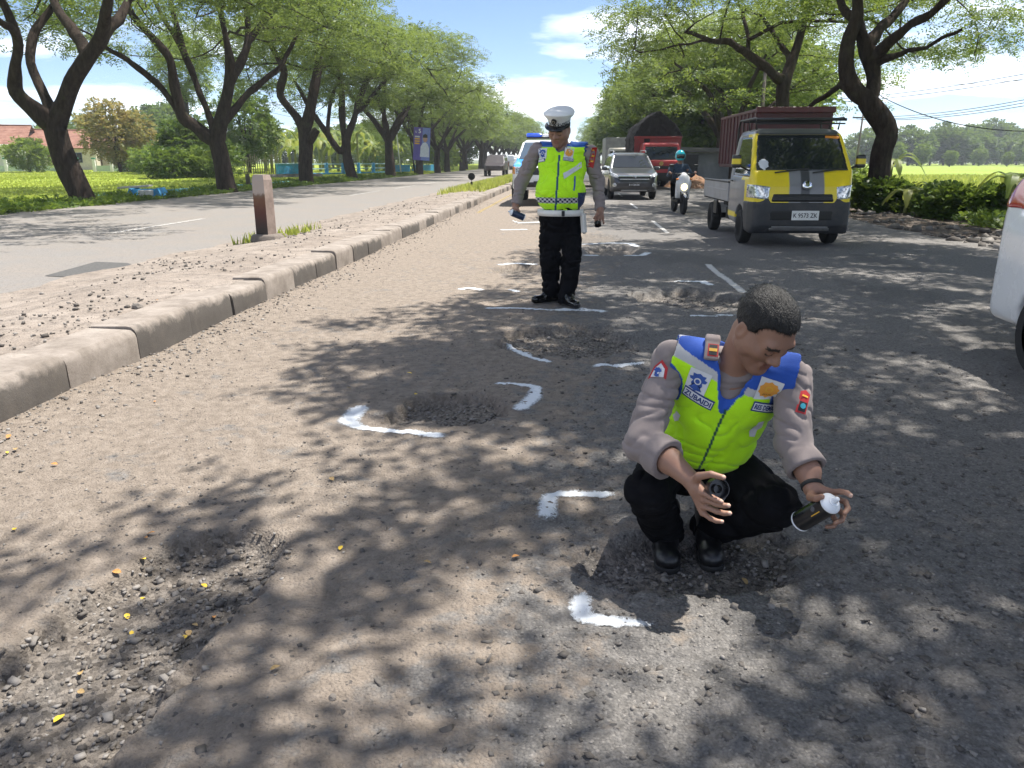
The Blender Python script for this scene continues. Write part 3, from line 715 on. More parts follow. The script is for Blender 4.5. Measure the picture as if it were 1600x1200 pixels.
make_tree('rain_tree', pxl(Y, (478, 294, 0, .55), (478, 280, 0, .45), (477, 240, 0, .42), (476, 200, 0, .42)),
  [pxl(Y, (474, 205, 0, .3), (462, 180, 0, .24), (438, 150, -.5, .22), (444, 116, -.6, .2), (438, 96, -.8, .18), (412, 52, -1.4, .13)),
   pxl(Y, (478, 200, 0, .38), (488, 155, 0, .3), (496, 109, .3, .25), (503, 75, .6, .2), (530, 40, 1.4, .14)),
   pxl(Y, (480, 225, 0, .3), (492, 208, -.2, .22), (496, 203, -.2, .2)), pxl(Y, (496, 109, .3, .2), (520, 85, 1.2, .15), (555, 60, 2.2, .11)),
   pxl(Y, (438, 96, -.8, .15), (450, 60, .4, .12), (465, 30, 1, .1))],
  dict(cx=-15.4, cy=46, z0=4.3, z1=10.8, rx=7.8, ry=6.6), 3, 112, 62, label='upright rain tree with pruned knob in front of blue railing', group=LG)
Y = 56
make_tree('rain_tree', pxl(Y, (552, 285, 0, .5), (548, 268, 0, .40), (541, 240, 0, .36), (540, 222, 0, .36)),
  [pxl(Y, (541, 228, 0, .3), (530, 236, -.4, .25), (512, 210, -.9, .22), (489, 178, -1.6, .18), (470, 140, -2.2, .13)), pxl(Y, (512, 212, -.9, .16), (515, 170, -.6, .14), (525, 130, -.4, .11)),
   pxl(Y, (539, 222, 0, .28), (534, 180, .2, .24), (533, 125, .4, .2), (529, 100, .6, .15)), pxl(Y, (542, 218, 0, .3), (552, 190, .3, .26), (570, 134, .8, .22), (600, 96, 1.4, .17), (640, 70, 2, .12)),
   pxl(Y, (555, 180, .3, .2), (590, 140, 1.8, .16), (620, 105, 2.8, .12))],
  dict(cx=-15.0, cy=56, z0=4.2, z1=11.2, rx=8.6, ry=6.8), 4, 115, 62, label='rain tree with low side limb rising in front of blue railing', group=LG)
Y = 23.0; RS[0] = .64
make_tree('rain_tree', pxl(Y, (1380, 335, 0, .66), (1372, 290, 0, .48), (1376, 240, 0, .46), (1385, 205, 0, .46), (1364, 170, 0, .46), (1352, 152, 0, .44)),
  [pxl(Y, (1352, 154, 0, .4), (1336, 140, 0, .33), (1322, 108, 0, .32), (1323, 67, 0, .30), (1338, 33, 0, .26), (1340, 0, 0, .2), (1325, -60, -1, .14)),
   pxl(Y, (1362, 150, 0, .4), (1366, 120, .2, .32), (1357, 85, .2, .33), (1350, 60, .2, .25), (1340, 36, .6, .2), (1318, 8, 1.2, .17), (1290, -40, 2, .12)),
   pxl(Y, (1366, 92, .2, .3), (1395, 64, -.3, .2), (1438, 32, -.9, .17), (1470, 7, -1.4, .15), (1510, -40, -2, .1)),
   pxl(Y, (1358, 72, .2, .3), (1372, 48, .5, .2), (1400, 20, 1, .17), (1425, -20, 1.6, .12)),
   pxl(Y, (1370, 98, .2, .2), (1410, 85, -.5, .1), (1460, 68, -1.4, .08), (1500, 45, -2.2, .06)),
   pxl(Y, (1326, 125, 0, .25), (1308, 138, .8, .13), (1285, 152, 1.6, .12), (1262, 168, 2.4, .1))],
  dict(cx=9.6, cy=23, z0=4.9, z1=10.2, rx=7.8, ry=7.0, keep=lambda p, rg: p[2] > 5.8 or rg.random() < .75), 5, 100, 58, label='rain tree with hollowed crooked trunk among verge shrubs', group=RG_)
Y = 37; RS[0] = .8
make_tree('rain_tree', pxl(Y, (1222, 298, 0, .5), (1222, 250, 0, .40), (1222, 190, 0, .36), (1224, 140, 0, .36), (1227, 126, 0, .36)),
  [pxl(Y, (1225, 128, 0, .3), (1210, 118, -.2, .25), (1190, 100, -.5, .23), (1168, 84, -.8, .2), (1140, 66, -1.2, .17), (1108, 62, -1.8, .13), (1070, 50, -2.6, .09)),
   pxl(Y, (1228, 126, 0, .3), (1240, 90, .4, .25), (1250, 55, .8, .2), (1262, 10, 1.4, .15)), pxl(Y, (1170, 86, -.8, .13), (1168, 55, -.2, .1), (1160, 20, .4, .08)), pxl(Y, (1238, 96, .4, .18), (1215, 60, 1.6, .14), (1190, 25, 2.6, .1))],
  dict(cx=9.2, cy=37, z0=4.4, z1=10.6, rx=8.4, ry=6.8), 6, 110, 60, label='rain tree rising behind the maroon truck bed', group=RG_)
# tree beside the camera on the shoulder: its crown shades the potholes and both officers
LIT = [(690, 870, .26, .20), (640, 1070, .16, .12), (1205, 1025, .36, .26), (1120, 965, .2, .12), (1480, 605, .34, .30), (1250, 668, .16, .16), (1300, 690, .12, .12), (480, 985, .17, .16), (1540, 1150, .14, .12), (880, 640, .34, .22), (650, 640, .40, .30), (950, 1000, .16, .10), (1260, 880, .10, .12), (940, 436, .7, .35), (1450, 500, .25, .15), (700, 545, .14, .14), (1060, 1130, .12, .1), (850, 1110, .12, .10), (330, 1130, .10, .08), (1340, 560, .2, .2), (1300, 425, .5, .3), (1480, 440, .4, .3)]
LIT = [(*gp(a, b), c, d) for a, b, c, d in LIT]
def shade_keep(p, rg):
    """gaps cut into this unseen crown so the sun reaches chosen road spots"""
    t = p[2] / sun_dir.z; gx, gy = p[0] - sun_dir.x * t, p[1] - sun_dir.y * t
    if gx < np.interp(gy, [1, 2, 3, 4.5, 5, 6.5, 7.2, 9, 13], [-1.7, -1.35, -1.1, -.95, -1.45, -1.5, -.75, .0, .0]): return False
    for cx, cy, rx, ry in LIT:
        if ((gx - cx) / (rx + .18)) ** 2 + ((gy - cy) / (ry + .18)) ** 2 < 1: return False
    return rg.random() < .93
make_tree('rain_tree', [((10.4, 8.6, -.1), .6), ((10.2, 8.6, 1.2), .46), ((9.9, 8.5, 2.6), .44)],
  [[((9.9, 8.5, 2.6), .4), ((8.4, 7.6, 4.6), .28), ((6.6, 6.6, 6.2), .2), ((4.6, 5.6, 7.2), .12)], [((9.9, 8.5, 2.6), .4), ((8.6, 10.2, 4.8), .26), ((6.6, 12, 6.6), .18), ((4.4, 13, 7.6), .12)],
   [((9.9, 8.5, 2.6), .4), ((11.6, 7.6, 4.8), .26), ((13.4, 6, 6.8), .16)], [((9.9, 8.5, 2.6), .4), ((11.2, 10.2, 5), .26), ((12.6, 12.6, 7), .16)], [((8.4, 7.6, 4.6), .22), ((7.2, 4.6, 6.4), .15), ((6.2, 2.4, 7.4), .1)]],
  dict(cx=6.6, cy=7.7, z0=6.4, z1=9.8, rx=6.4, ry=8.2, keep=shade_keep), 7, 400, 34, K=8, leaf=(.50, .17, .075), clu=(.62, .24), label='rain tree on the shoulder whose crown shades the potholes', group=RG_)
make_tree('rain_tree', [((-16.2, 14.4, -.1), .6), ((-16, 14.4, 1.2), .46), ((-15.8, 14.5, 2.6), .44)],
  [[((-15.8, 14.5, 2.6), .4), ((-14, 14, 4.6), .28), ((-12, 13, 6.6), .16)], [((-15.8, 14.5, 2.6), .4), ((-16.6, 17, 4.8), .26), ((-17, 19, 6.8), .16)], [((-15.8, 14.5, 2.6), .4), ((-18, 13.6, 4.8), .26), ((-20.4, 13, 6.8), .16)], [((-15.8, 14.5, 2.6), .4), ((-15.6, 12, 4.8), .26), ((-15, 9, 6.8), .16)]],
  dict(cx=-13.6, cy=14.6, z0=5.6, z1=9.6, rx=6.8, ry=5.2), 8, 75, 46, label='rain tree on the verge before the leaning tree', group=LG)
# far rows: three grown shapes, each copied along the road
def generic(seed, nclu=100, sp=44, K=8, big=1.6):
    rg = np.random.default_rng(seed); lim = []; n = 4 + seed % 2; a0 = rg.uniform(0, 6)
    for i in range(n):
        a = a0 + i * 6.283 / n + rg.uniform(-.3, .3); r1, r2, r3 = 1.2, 2.8 + rg.uniform(-.4, .4), 4.6 + rg.uniform(-.6, .6)
        lim.append([((0, 0, 2.6), .26), ((math.cos(a) * r1, math.sin(a) * r1, 4.2), .17), ((math.cos(a + .15) * r2, math.sin(a + .15) * r2, 6.0), .13), ((math.cos(a + .2) * r3, math.sin(a + .2) * r3, 7.4), .08)])
    return make_tree('rain_tree', [((0, 0, -.2), .48), ((.05, 0, 1.2), .34), ((0, 0, 2.7), .34)], lim, dict(cx=0, cy=0, z0=3.2, z1=10.8, rx=8.2, ry=6.8), seed, nclu, sp, K,
                     base=(0, 0, 0), leaf=(.62, .13 * big, .052 * big * 1.15), label='x')
gens = [generic(21), generic(22), generic(23)]
rr = random.Random(5); used = [False] * 3
def put_tree(X, Y, s, label, group, k=None):
    k = rr.randrange(3) if k is None else k
    o = copy_tree(gens[k]) if used[k] else gens[k]; used[k] = True
    o.location = (X, Y, -.05); o.rotation_euler = (0, 0, rr.uniform(0, 6.28)); o.scale = (s, s, s * rr.uniform(.94, 1.06)); o['label'] = label; o['group'] = group
    return o
Yl = 66.5
for i in range(26):
    put_tree(-16 + rr.uniform(-.7, .9), Yl, rr.uniform(.92, 1.1), 'rain tree in the far row merging into a tunnel over the opposite carriageway', 'far rain trees of the opposite carriageway', i % 3)
    Yl += rr.uniform(8, 11.5) if Yl < 190 else rr.uniform(13, 18)
Yl = 51.0
for i in range(26):
    put_tree(10.2 + rr.uniform(-.9, .6), Yl, rr.uniform(.92, 1.12), 'rain tree in the far row merging into a wall of leaves beyond the trucks', 'far rain trees along the soil shoulder', (i + 1) % 3)
    Yl += rr.uniform(8.5, 12) if Yl < 190 else rr.uniform(13, 18)
# ================================================================== SOLID MODELLER: signed distance shapes meshed with surface nets
def nrmz(v): v = np.asarray(v, float); return v / (np.linalg.norm(v) + 1e-12)
def cap(a, b, ra, rb=None):
    a = np.asarray(a, float); b = np.asarray(b, float); rb = ra if rb is None else rb; ab = b - a; L2 = ab @ ab + 1e-12
    def f(P):
        t = np.clip((P - a) @ ab / L2, 0, 1); q = P - a - t[:, None] * ab
        return np.sqrt((q * q).sum(1)) - (ra + t * (rb - ra))
    return f
def ell(c, r, M=None):
    c = np.asarray(c, float); r = np.asarray(r, float)
    def f(P):
        q = P - c
        if M is not None: q = q @ M
        k0 = np.sqrt(((q / r) ** 2).sum(1)); k1 = np.sqrt(((q / (r * r)) ** 2).sum(1)) + 1e-9
        return k0 * (k0 - 1) / k1
    return f
def rbox(c, h, rd=.01, M=None):
    c = np.asarray(c, float); h = np.asarray(h, float) - rd
    def f(P):
        q = P - c
        if M is not None: q = q @ M
        q = np.abs(q) - h
        return np.sqrt((np.maximum(q, 0) ** 2).sum(1)) + np.minimum(q.max(1), 0) - rd
    return f
def halfspace(p, n):
    p = np.asarray(p, float); n = nrmz(n)
    return lambda P: (P - p) @ n
def poly2(poly, ax):
    """exact distance to a 2D polygon, extruded along the remaining axis"""
    V = np.asarray(poly, float); N = len(V); i0, i1 = ax
    def f(P):
        x, y = P[:, i0], P[:, i1]; d = np.full(len(P), 1e9); s = np.ones(len(P))
        for i in range(N):
            a, b = V[i], V[i - 1]; ex, ey = b - a; wx, wy = x - a[0], y - a[1]
            t = np.clip((wx * ex + wy * ey) / (ex * ex + ey * ey + 1e-12), 0, 1); bx, by = wx - ex * t, wy - ey * t
            d = np.minimum(d, bx * bx + by * by)
            c1 = y >= a[1]; c2 = y < b[1]; c3 = ex * wy > ey * wx
            s = np.where((c1 & c2 & c3) | (~c1 & ~c2 & ~c3), -s, s)
        return s * np.sqrt(d)
    return f
def smin(a, b, k):
    if k <= 1e-6: return np.minimum(a, b)
    h = np.clip(.5 + .5 * (b - a) / k, 0, 1); return b + (a - b) * h - k * h * (1 - h)
def smax(a, b, k): return -smin(-a, -b, k)
class SDF:
    def __init__(s): s.ops = []; s.dfn = None; s.damp = 0
    def u(s, f, k=.02): s.ops.append(('u', f, k)); return s
    def sub(s, f, k=.008): s.ops.append(('s', f, k)); return s
    def inter(s, f, k=.008): s.ops.append(('i', f, k)); return s
    def disp(s, f, amp): s.dfn = f; s.damp = amp; return s
    def __call__(s, P):
        d = np.full(len(P), 1e3)
        for m, f, k in s.ops:
            v = f(P); d = smin(d, v, k) if m == 'u' else smax(d, -v if m == 's' else v, k)
        if s.dfn is not None: d = d + s.dfn(P)
        return d
    def mesh(s, lo, hi, h, B=8):
        lo = np.asarray(lo, float); hi = np.asarray(hi, float); nb = np.ceil((hi - lo) / (h * B)).astype(int)
        bi = np.stack(np.meshgrid(*[np.arange(n) for n in nb], indexing='ij'), -1).reshape(-1, 3)
        cen = lo + (bi + .5) * B * h; hd = B * h * .5 * 1.7321 * 1.12 + s.damp
        d = np.full(len(cen), 1e3); vals = []
        for m, f, k in s.ops:
            v = f(cen); vals.append((v, d.copy())); d = smin(d, v, k) if m == 'u' else smax(d, -v if m == 's' else v, k)
        act = np.abs(d) < hd + .01
        bi = bi[act]; n = len(bi); g = np.arange(B + 1)
        loc = np.stack(np.meshgrid(g, g, g, indexing='ij'), -1).reshape(-1, 3)
        D = np.full((n, (B + 1) ** 3), 1e3)
        P = lo + (bi[:, None, :] * B + loc[None]) * h
        for (m, f, k), (v, dp) in zip(s.ops, vals):
            v = v[act]
            if m == 'u': sel = v < 2 * hd + k + .02
            elif m == 's': sel = v < hd + k + .02
            else: sel = v > -(hd + k + .02)
            sel = np.nonzero(sel)[0]
            if len(sel) == 0: continue
            w = f(P[sel].reshape(-1, 3)).reshape(len(sel), -1)
            D[sel] = smin(D[sel], w, k) if m == 'u' else smax(D[sel], -w if m == 's' else w, k)
        if s.dfn is not None:
            sel = np.abs(D) < 2.2 * h + s.damp * 1.6; D[sel] += s.dfn(P[sel])
        D = D.reshape(n, B + 1, B + 1, B + 1); sg = D < 0
        c8 = [(a, b, c) for a in (0, 1) for b in (0, 1) for c in (0, 1)]
        corner = lambda A, o: A[:, o[0]:B + o[0], o[1]:B + o[1], o[2]:B + o[2]]
        tot = sum(corner(sg, o).astype(np.int8) for o in c8); cx = (tot > 0) & (tot < 8)
        q = np.argwhere(cx)
        if len(q) == 0: return np.zeros((0, 3)), np.zeros((0, 4), int)
        cd = np.stack([D[q[:, 0], q[:, 1] + o[0], q[:, 2] + o[1], q[:, 3] + o[2]] for o in c8], 1)
        acc = np.zeros((len(q), 3)); cnt = np.zeros(len(q))
        for a in range(8):
            for b in range(a + 1, 8):
                oa, ob = np.array(c8[a]), np.array(c8[b])
                if np.abs(oa - ob).sum() != 1: continue
                va, vb = cd[:, a], cd[:, b]; m = (va < 0) != (vb < 0); t = np.where(m, va / np.where(m, va - vb, 1), 0)
                acc += np.where(m[:, None], oa + t[:, None] * (ob - oa), 0); cnt += m
        gid = bi[q[:, 0]] * B + q[:, 1:]; V = lo + (gid + acc / cnt[:, None]) * h
        NN = nb * B + 4; key = lambda G: ((G[:, 0] + 1) * NN[1] + G[:, 1] + 1) * NN[2] + G[:, 2] + 1
        ids = key(gid); order = np.argsort(ids); ids = ids[order]; V = V[order]
        Fs = []
        for ax in range(3):
            o = [0, 0, 0]; o[ax] = 1
            e = sg[:, :B, :B, :B] != corner(sg, o); qq = np.argwhere(e)
            if len(qq) == 0: continue
            G = bi[qq[:, 0]] * B + qq[:, 1:]; ins = sg[qq[:, 0], qq[:, 1], qq[:, 2], qq[:, 3]]
            a1, a2 = (ax + 1) % 3, (ax + 2) % 3; quad = []
            for d1, d2 in ((-1, -1), (0, -1), (0, 0), (-1, 0)):
                H = G.copy(); H[:, a1] += d1; H[:, a2] += d2; quad.append(key(H))
            Q = np.stack(quad, 1); ix = np.searchsorted(ids, Q); ok = (ix < len(ids)).all(1); ix = np.minimum(ix, len(ids) - 1); ok &= (ids[ix] == Q).all(1)
            ix = ix[ok]; fl = ~ins[ok]; ix[fl] = ix[fl][:, ::-1]; Fs.append(ix)
        return V, (np.concatenate(Fs) if Fs else np.zeros((0, 4), int))
    def grad(s, P, e=.002):
        E_ = np.eye(3) * e; g = np.stack([s(P + E_[i]) - s(P - E_[i]) for i in range(3)], 1); return g / (np.linalg.norm(g, axis=1, keepdims=True) + 1e-9)
    def hit(s, px, py, t0=.3, n=160):
        """where the sight line of a photo pixel meets the shape"""
        d = nrmz(_ray(px, py)); o = np.array([0, 0, CAMH]); t = t0
        for _ in range(n):
            v = s((o + d * t)[None])[0]
            if v < 5e-4: break
            t += max(v * .8, 3e-4)
        return o + d * t
    def drape(s, P, nrm, lift=.002, back=.05):
        P = P + nrm * back; t = np.zeros(len(P))
        for _ in range(40): t += np.clip(s(P - nrm * t[:, None]) * .8, -.01, .03)
        miss = (np.abs(s(P - nrm * t[:, None])) > .006) | (np.abs(t - np.median(t)) > .05); t = np.where(miss, np.median(t[~miss]) if (~miss).any() else back, t)
        return P - nrm * (t - lift)[:, None]
def sdf_part(name, sdf, lo, hi, h, m, parent=None, colfn=None, base=None, B=8):
    V, F = sdf.mesh(lo, hi, h, B)
    col = colfn(V) if colfn is not None else None
    o = from_np(name, V - (np.asarray(base) if base is not None else 0), F, m, parent, True, col); return o
# ------------------------------------------------------------------ flat work laid on cloth or panels
def text_mesh(txt, h=1.0, bold=0.0):
    c = bpy.data.curves.new('lettering', 'FONT'); c.body = txt; c.size = 1; c.align_x = 'CENTER'; c.align_y = 'CENTER'; c.resolution_u = 2; c.offset = bold
    o = bpy.data.objects.new('lettering', c); C.objects.link(o); bpy.context.view_layer.update()
    me = bpy.data.meshes.new_from_object(o.evaluated_get(bpy.context.evaluated_depsgraph_get())); bpy.data.objects.remove(o); bpy.data.curves.remove(c)
    V = np.array([v.co[:] for v in me.vertices]); F = [tuple(p.vertices) for p in me.polygons]; bpy.data.meshes.remove(me)
    if len(V) == 0: return V, F
    V[:, :2] -= (V[:, :2].max(0) + V[:, :2].min(0)) / 2; return V / (V[:, 1].max() - V[:, 1].min()) * h, F
def grid_poly(poly, st):
    """triangulated flat shape: polygon clipped from a fine grid is overkill; a fan about its centre with rings"""
    P = np.asarray(poly, float); c = P.mean(0); n = len(P); rings = [.33, .66, 1.0]; V = [c]; F = []
    for r in rings: V += [c + (p - c) * r for p in P]
    F += [(0, 1 + i, 1 + (i + 1) % n) for i in range(n)]
    for k in range(len(rings) - 1):
        a, b = 1 + k * n, 1 + (k + 1) * n; F += [(a + i, b + i, b + (i + 1) % n, a + (i + 1) % n) for i in range(n)]
    return np.c_[np.array(V), np.zeros(len(V))], F
def rect(w, h, k=6):
    pts = []
    for a, b in (((-1, -1), (1, -1)), ((1, -1), (1, 1)), ((1, 1), (-1, 1)), ((-1, 1), (-1, -1))):
        for i in range(k): pts.append(((a[0] + (b[0] - a[0]) * i / k) * w / 2, (a[1] + (b[1] - a[1]) * i / k) * h / 2))
    return pts
def circ(r, n=20, ry=None): return [(r * math.cos(2 * math.pi * i / n), (ry or r) * math.sin(2 * math.pi * i / n)) for i in range(n)]
def place_flat(name, V2, F, sdf, c, au, av, nrm, lift, m, parent, base):
    P = c + V2[:, :1] * au + V2[:, 1:2] * av
    P = sdf.drape(P, nrm, lift); return from_np(name, P - base, F, m, parent, True)
# ================================================================== PEOPLE
def mat_cloth(name, col, rough=.85, var=.10, weave=900, sheen=.1, spec=.2):
    n = NT(name); v = n.coord()
    f = n.noise(14, 4, .6, v); c = n.ramp(f, [(.3, tuple(x * (1 - var) for x in col)), (.7, tuple(min(1, x * (1 + var)) for x in col))])
    n.set(col=c, rough=rough, spec=spec, sheen=sheen, normal=n.bump(n.noise(weave * .35, 3, .6, v), .25, .002)); return n.m
def mat_vcol(name, rough=.8, weave=260, sheen=.1, sss=0, spec=.3):
    n = NT(name); v = n.coord(); c = n.attr('Col'); f = n.noise(22, 5, .6, v)
    c = n.mix(.16, c, n.ramp(f, [(.3, (.35,) * 3), (.7, (1,) * 3)]), 'MULTIPLY')
    n.set(col=c, rough=rough, spec=spec, sheen=sheen, normal=n.bump(n.noise(weave, 4, .6, v), .45 if not sss else .25, .003))
    if sss: n.set(sss=sss); n.b.inputs['Subsurface Radius'].default_value = (.012, .005, .003); n.b.inputs['Subsurface Scale'].default_value = 1
    return n.m
M_skin = mat_vcol('skin', .52, 420, 0, .12, .45); M_vest = mat_vcol('vest_cloth', .72, 340, .15)
M_shirt = mat_cloth('taupe_shirt', (.235, .198, .190)); M_black = mat_cloth('black_trousers', (.0095, .0095, .011), .95, .25, sheen=0, spec=.06)
M_shoe = plain('black_leather', (.012, .012, .013), .33, bump=.15, bscale=120, var=.3); M_sole = plain('black_rubber', (.018, .018, .018), .8)
M_hair = NT('black_hair'); _v = M_hair.coord(); _mp = M_hair.new('ShaderNodeMapping'); _mp.inputs['Scale'].default_value = (1, .25, .5); M_hair.l.new(_v, _mp.inputs[0])
M_hair.set(col=M_hair.ramp(M_hair.noise(260, 3, .6, _mp.outputs[0]), [(.35, (.004, .0035, .0035)), (.75, (.018, .016, .015))]), rough=.5, spec=.4, normal=M_hair.bump(M_hair.noise(330, 3, .6, _mp.outputs[0]), .9, .006)); M_hair = M_hair.m
M_white_badge = plain('badge_white', (.62, .63, .65), .7); M_blue_badge = plain('badge_blue', (.030, .085, .33), .65); M_orange_badge = plain('badge_orange', (.75, .33, .05), .65)
M_navy = plain('tag_navy', (.012, .035, .16), .65); M_red = plain('patch_red', (.42, .018, .022), .65); M_yellow = plain('patch_yellow', (.75, .42, .04), .5); M_ink = plain('ink_black', (.012, .012, .014), .6)
M_button = plain('white_stud', (.75, .74, .72), .4); M_can = plain('can_black', (.010, .010, .012), .28, spec=.6); M_canw = plain('can_white', (.78, .80, .83), .35); M_green = plain('zip_green', (.012, .10, .075), .6)
M_whitebelt = plain('belt_white', (.72, .70, .66), .5)
NEON = np.array((.52, .95, .010)); BLUEC = np.array((.020, .085, .42)); GREYC = np.array((.50, .50, .50)); SKIN = np.array((.285, .155, .105))
def face_ops(S_, c, l, f, u, sc=1.0):
    """head in its own frame; returns local->world matrix"""
    M = np.stack([l, f, u], 1)
    W_ = lambda p: c + M @ (np.asarray(p, float) * sc)
    def E_(p, r, k): S_.u(ell(W_(p), np.array(r) * sc, M), k * sc)
    def K_(a, b, ra, rb, k): S_.u(cap(W_(a), W_(b), ra * sc, rb * sc), k * sc)
    E_((0, -.015, .035), (.077, .098, .085), .01); E_((0, .032, -.020), (.065, .064, .094), .03)
    for s in (-1, 1):
        K_((s * .048, .0, -.055), (s * .012, .070, -.098), .026, .022, .03); E_((s * .044, .064, -.022), (.024, .021, .022), .022)
        E_((s * .066, .02, -.03), (.014, .035, .04), .02)
    K_((-.040, .079, .021), (.040, .079, .021), .0145, .0145, .022)
    K_((0, .088, .014), (0, .110, -.026), .0085, .0135, .014)
    for s in (-1, 1): E_((s * .0145, .100, -.031), (.0105, .012, .0095), .008)
    for s in (-1, 1): S_.sub(ell(W_((s * .031, .107, -.002)), np.array((.019, .017, .0125)) * sc, M), .014 * sc)
    for s in (-1, 1): E_((s * .031, .0795, -.004), (.0155, .0135, .0125), .005)
    K_((-.021, .0885, -.060), (.021, .0885, -.060), .0075, .0075, .010); K_((-.017, .0885, -.0715), (.017, .0885, -.0715), .0085, .0085, .010)
    E_((0, .080, -.097), (.024, .021, .019), .02)
    S_.sub(cap(W_((-.023, .1015, -.0655)), W_((.023, .1015, -.0655)), .0028 * sc), .006 * sc)
    for s in (-1, 1):
        S_.sub(ell(W_((s * .0095, .107, -.0405)), np.array((.0045, .006, .005)) * sc, M), .004)
        E_((s * .081, -.010, -.008), (.0085, .021, .033), .008)
    for s in (-1, 1): S_.sub(ell(W_((s * .0925, -.006, -.006)), np.array((.0085, .012, .021)) * sc, M), .006)
    return M
def head_cols(V, c, M, sc, col):
    q = (V - c) @ M / sc; x, y, z = np.abs(q[:, 0]), q[:, 1], q[:, 2]
    inh = (np.abs(q) < np.array((.11, .14, .14))).all(1)
    brow = inh & (y > .05) & (np.abs(z - (.0235 - .12 * np.abs(x - .034))) < .0055) & (x > .013) & (x < .056)
    lash = inh & (y > .05) & (np.abs(z + .010 - .5 * (x - .031) ** 2 / .02) < .0026) & (x > .017) & (x < .046)
    lip = inh & (y > .075) & (np.abs(z + .0655) < .0125) & (x < .024 - .4 * np.abs(z + .0655))
    beard = inh & (y > .03) & (z < -.04) & (z > -.115)
    col = np.where(beard[:, None], col * np.array((.90, .89, .90)), col); col = np.where(lip[:, None], col * np.array((.80, .62, .62)), col)
    col = np.where((brow | lash)[:, None], np.array((.028, .02, .018)), col); return col
def hair_sdf(c, M, sc, line, grow=.010):
    h = SDF(); h.u(ell(c + M @ (np.array((0, -.017, .036)) * sc), (np.array((.077, .098, .085)) + grow) * sc, M), 0)
    fx, uz = zip(*line)
    def region(P):
        q = (P - c) @ M / sc; th = np.interp(q[:, 1], fx, uz) + .006 * (vnoise3(q * 160, 4) - .5) * 2; th = th + .03 * np.clip(np.abs(q[:, 0]) / .08, 0, 1) ** 2 * (q[:, 1] > .03)
        return (th - q[:, 2]) * .7
    h.inter(region, .006)
    def dn(P):
        q = (P - c) @ M / sc; return .0030 * (vnoise3(q * np.array((120, 30, 45)), 3) - .5) + .0022 * (vnoise3(q * np.array((420, 90, 160)), 5) - .5)
    h.disp(dn, .005); return h
def folds(amp, fr=(26, 26, 34), seed=3):
    """cloth: broad slack undulation cut by narrow creases"""
    fr = np.array(fr, float)
    def f(P):
        w = P * fr * .55 + 1.6 * vnoise3(P * 8, seed + 5)[:, None]; u_ = P * fr * np.array((.5, .5, 1.3)) + 2.4 * vnoise3(P * 6, seed + 9)[:, None]
        r1 = 1 - np.abs(vnoise3(w, seed + 1) * 2 - 1); r2 = 1 - np.abs(vnoise3(u_, seed + 2) * 2 - 1)
        return amp * ((vnoise3(P * fr * .6, seed) - .5) * .8 + .95 * r1 ** 4 + .9 * r2 ** 4 - .35)
    return f
def finger(S_, pts, r0=.0098, r1=.0076, k=.005):
    n = len(pts)
    for i in range(n - 1):
        a = r0 + (r1 - r0) * i / (n - 1); b = r0 + (r1 - r0) * (i + 1) / (n - 1)
        S_.u(cap(pts[i], pts[i + 1], a, b), k if i == 0 else .0025)
# ------------------------------------------------------------------ crouching officer
A = lambda *q: at(*q)
fz = float(road_h(np.array([.45]), np.array([2.68]))[0])
m1base = np.array((.46, 2.70, fz))
m1 = empty('person', m1base, 0, 'crouching officer in neon vest looking down at a spray can he holds over a pothole', 'person', 'officers marking the potholes')
rsh, lsh = A(1050, 560, 2.60), A(1238, 592, 2.52); relb, rcuff, rwr = A(1002, 694, 2.47), A(1046, 720, 2.37), A(1079, 749, 2.27)
lelb, lcuff, lwr = A(1240, 695, 2.42), A(1262, 736, 2.34), A(1270, 764, 2.285)
neckb = A(1143, 588, 2.55); hips = np.array((.49, 2.84, .25)); belly = np.array((.495, 2.68, .43)); chest = np.array((.525, 2.615, .585))
tl = nrmz(lsh - rsh); tu = nrmz(neckb - belly); tl = nrmz(tl - tu * (tl @ tu)); tf = np.cross(tu, tl); tf = tf if tf[1] < 0 else -tf
TM = np.stack([tl, tf, tu], 1)
hc = A(1194, 514, 2.43); hf = nrmz((.36, -.64, -.68)); hu0 = nrmz((.24, -.34, .88)); hu = nrmz(hu0 - hf * (hu0 @ hf)); hl = np.cross(hf, hu); HS = 1.02
# body: one surface, head to hands and (under the trousers) legs
bd = SDF()
HM = face_ops(bd, hc, hl, hf, hu, HS)
bd.u(cap(hc + HM @ np.array((0, -.035, -.06)), neckb + np.array((0, .02, -.02)), .054, .064), .03)
bd.u(ell(chest, (.155, .095, .17), TM), .03); bd.u(cap(rsh - tl * -.03, lsh - tl * .03, .045), .03); bd.u(ell(belly, (.145, .105, .16), TM), .04); bd.u(ell(hips, (.145, .11, .11)), .04)
rkn, lkn = A(1012, 768, 2.46), A(1214, 792, 2.46); rhip, lhip = hips + np.array((-.10, 0, 0)), hips + np.array((.10, 0, 0))
rank, lank = np.array((.375, 2.75, fz + .10)), np.array((.545, 2.79, fz + .10)); rtoe, ltoe = np.array((.368, 2.56, fz + .035)), np.array((.530, 2.585, fz + .035))
for a, b in ((rhip, rkn), (lhip, lkn)): bd.u(cap(a, a + (b - a) * .3, .07, .05), .02)
for a, b, r0, r1 in ((rsh, relb, .048, .040), (relb, rcuff, .042, .042), (rcuff, rwr, .041, .0285), (lsh, lelb, .048, .040), (lelb, lcuff, .042, .040), (lcuff, lwr, .036, .0275)): bd.u(cap(a, b, r0, r1), .015)
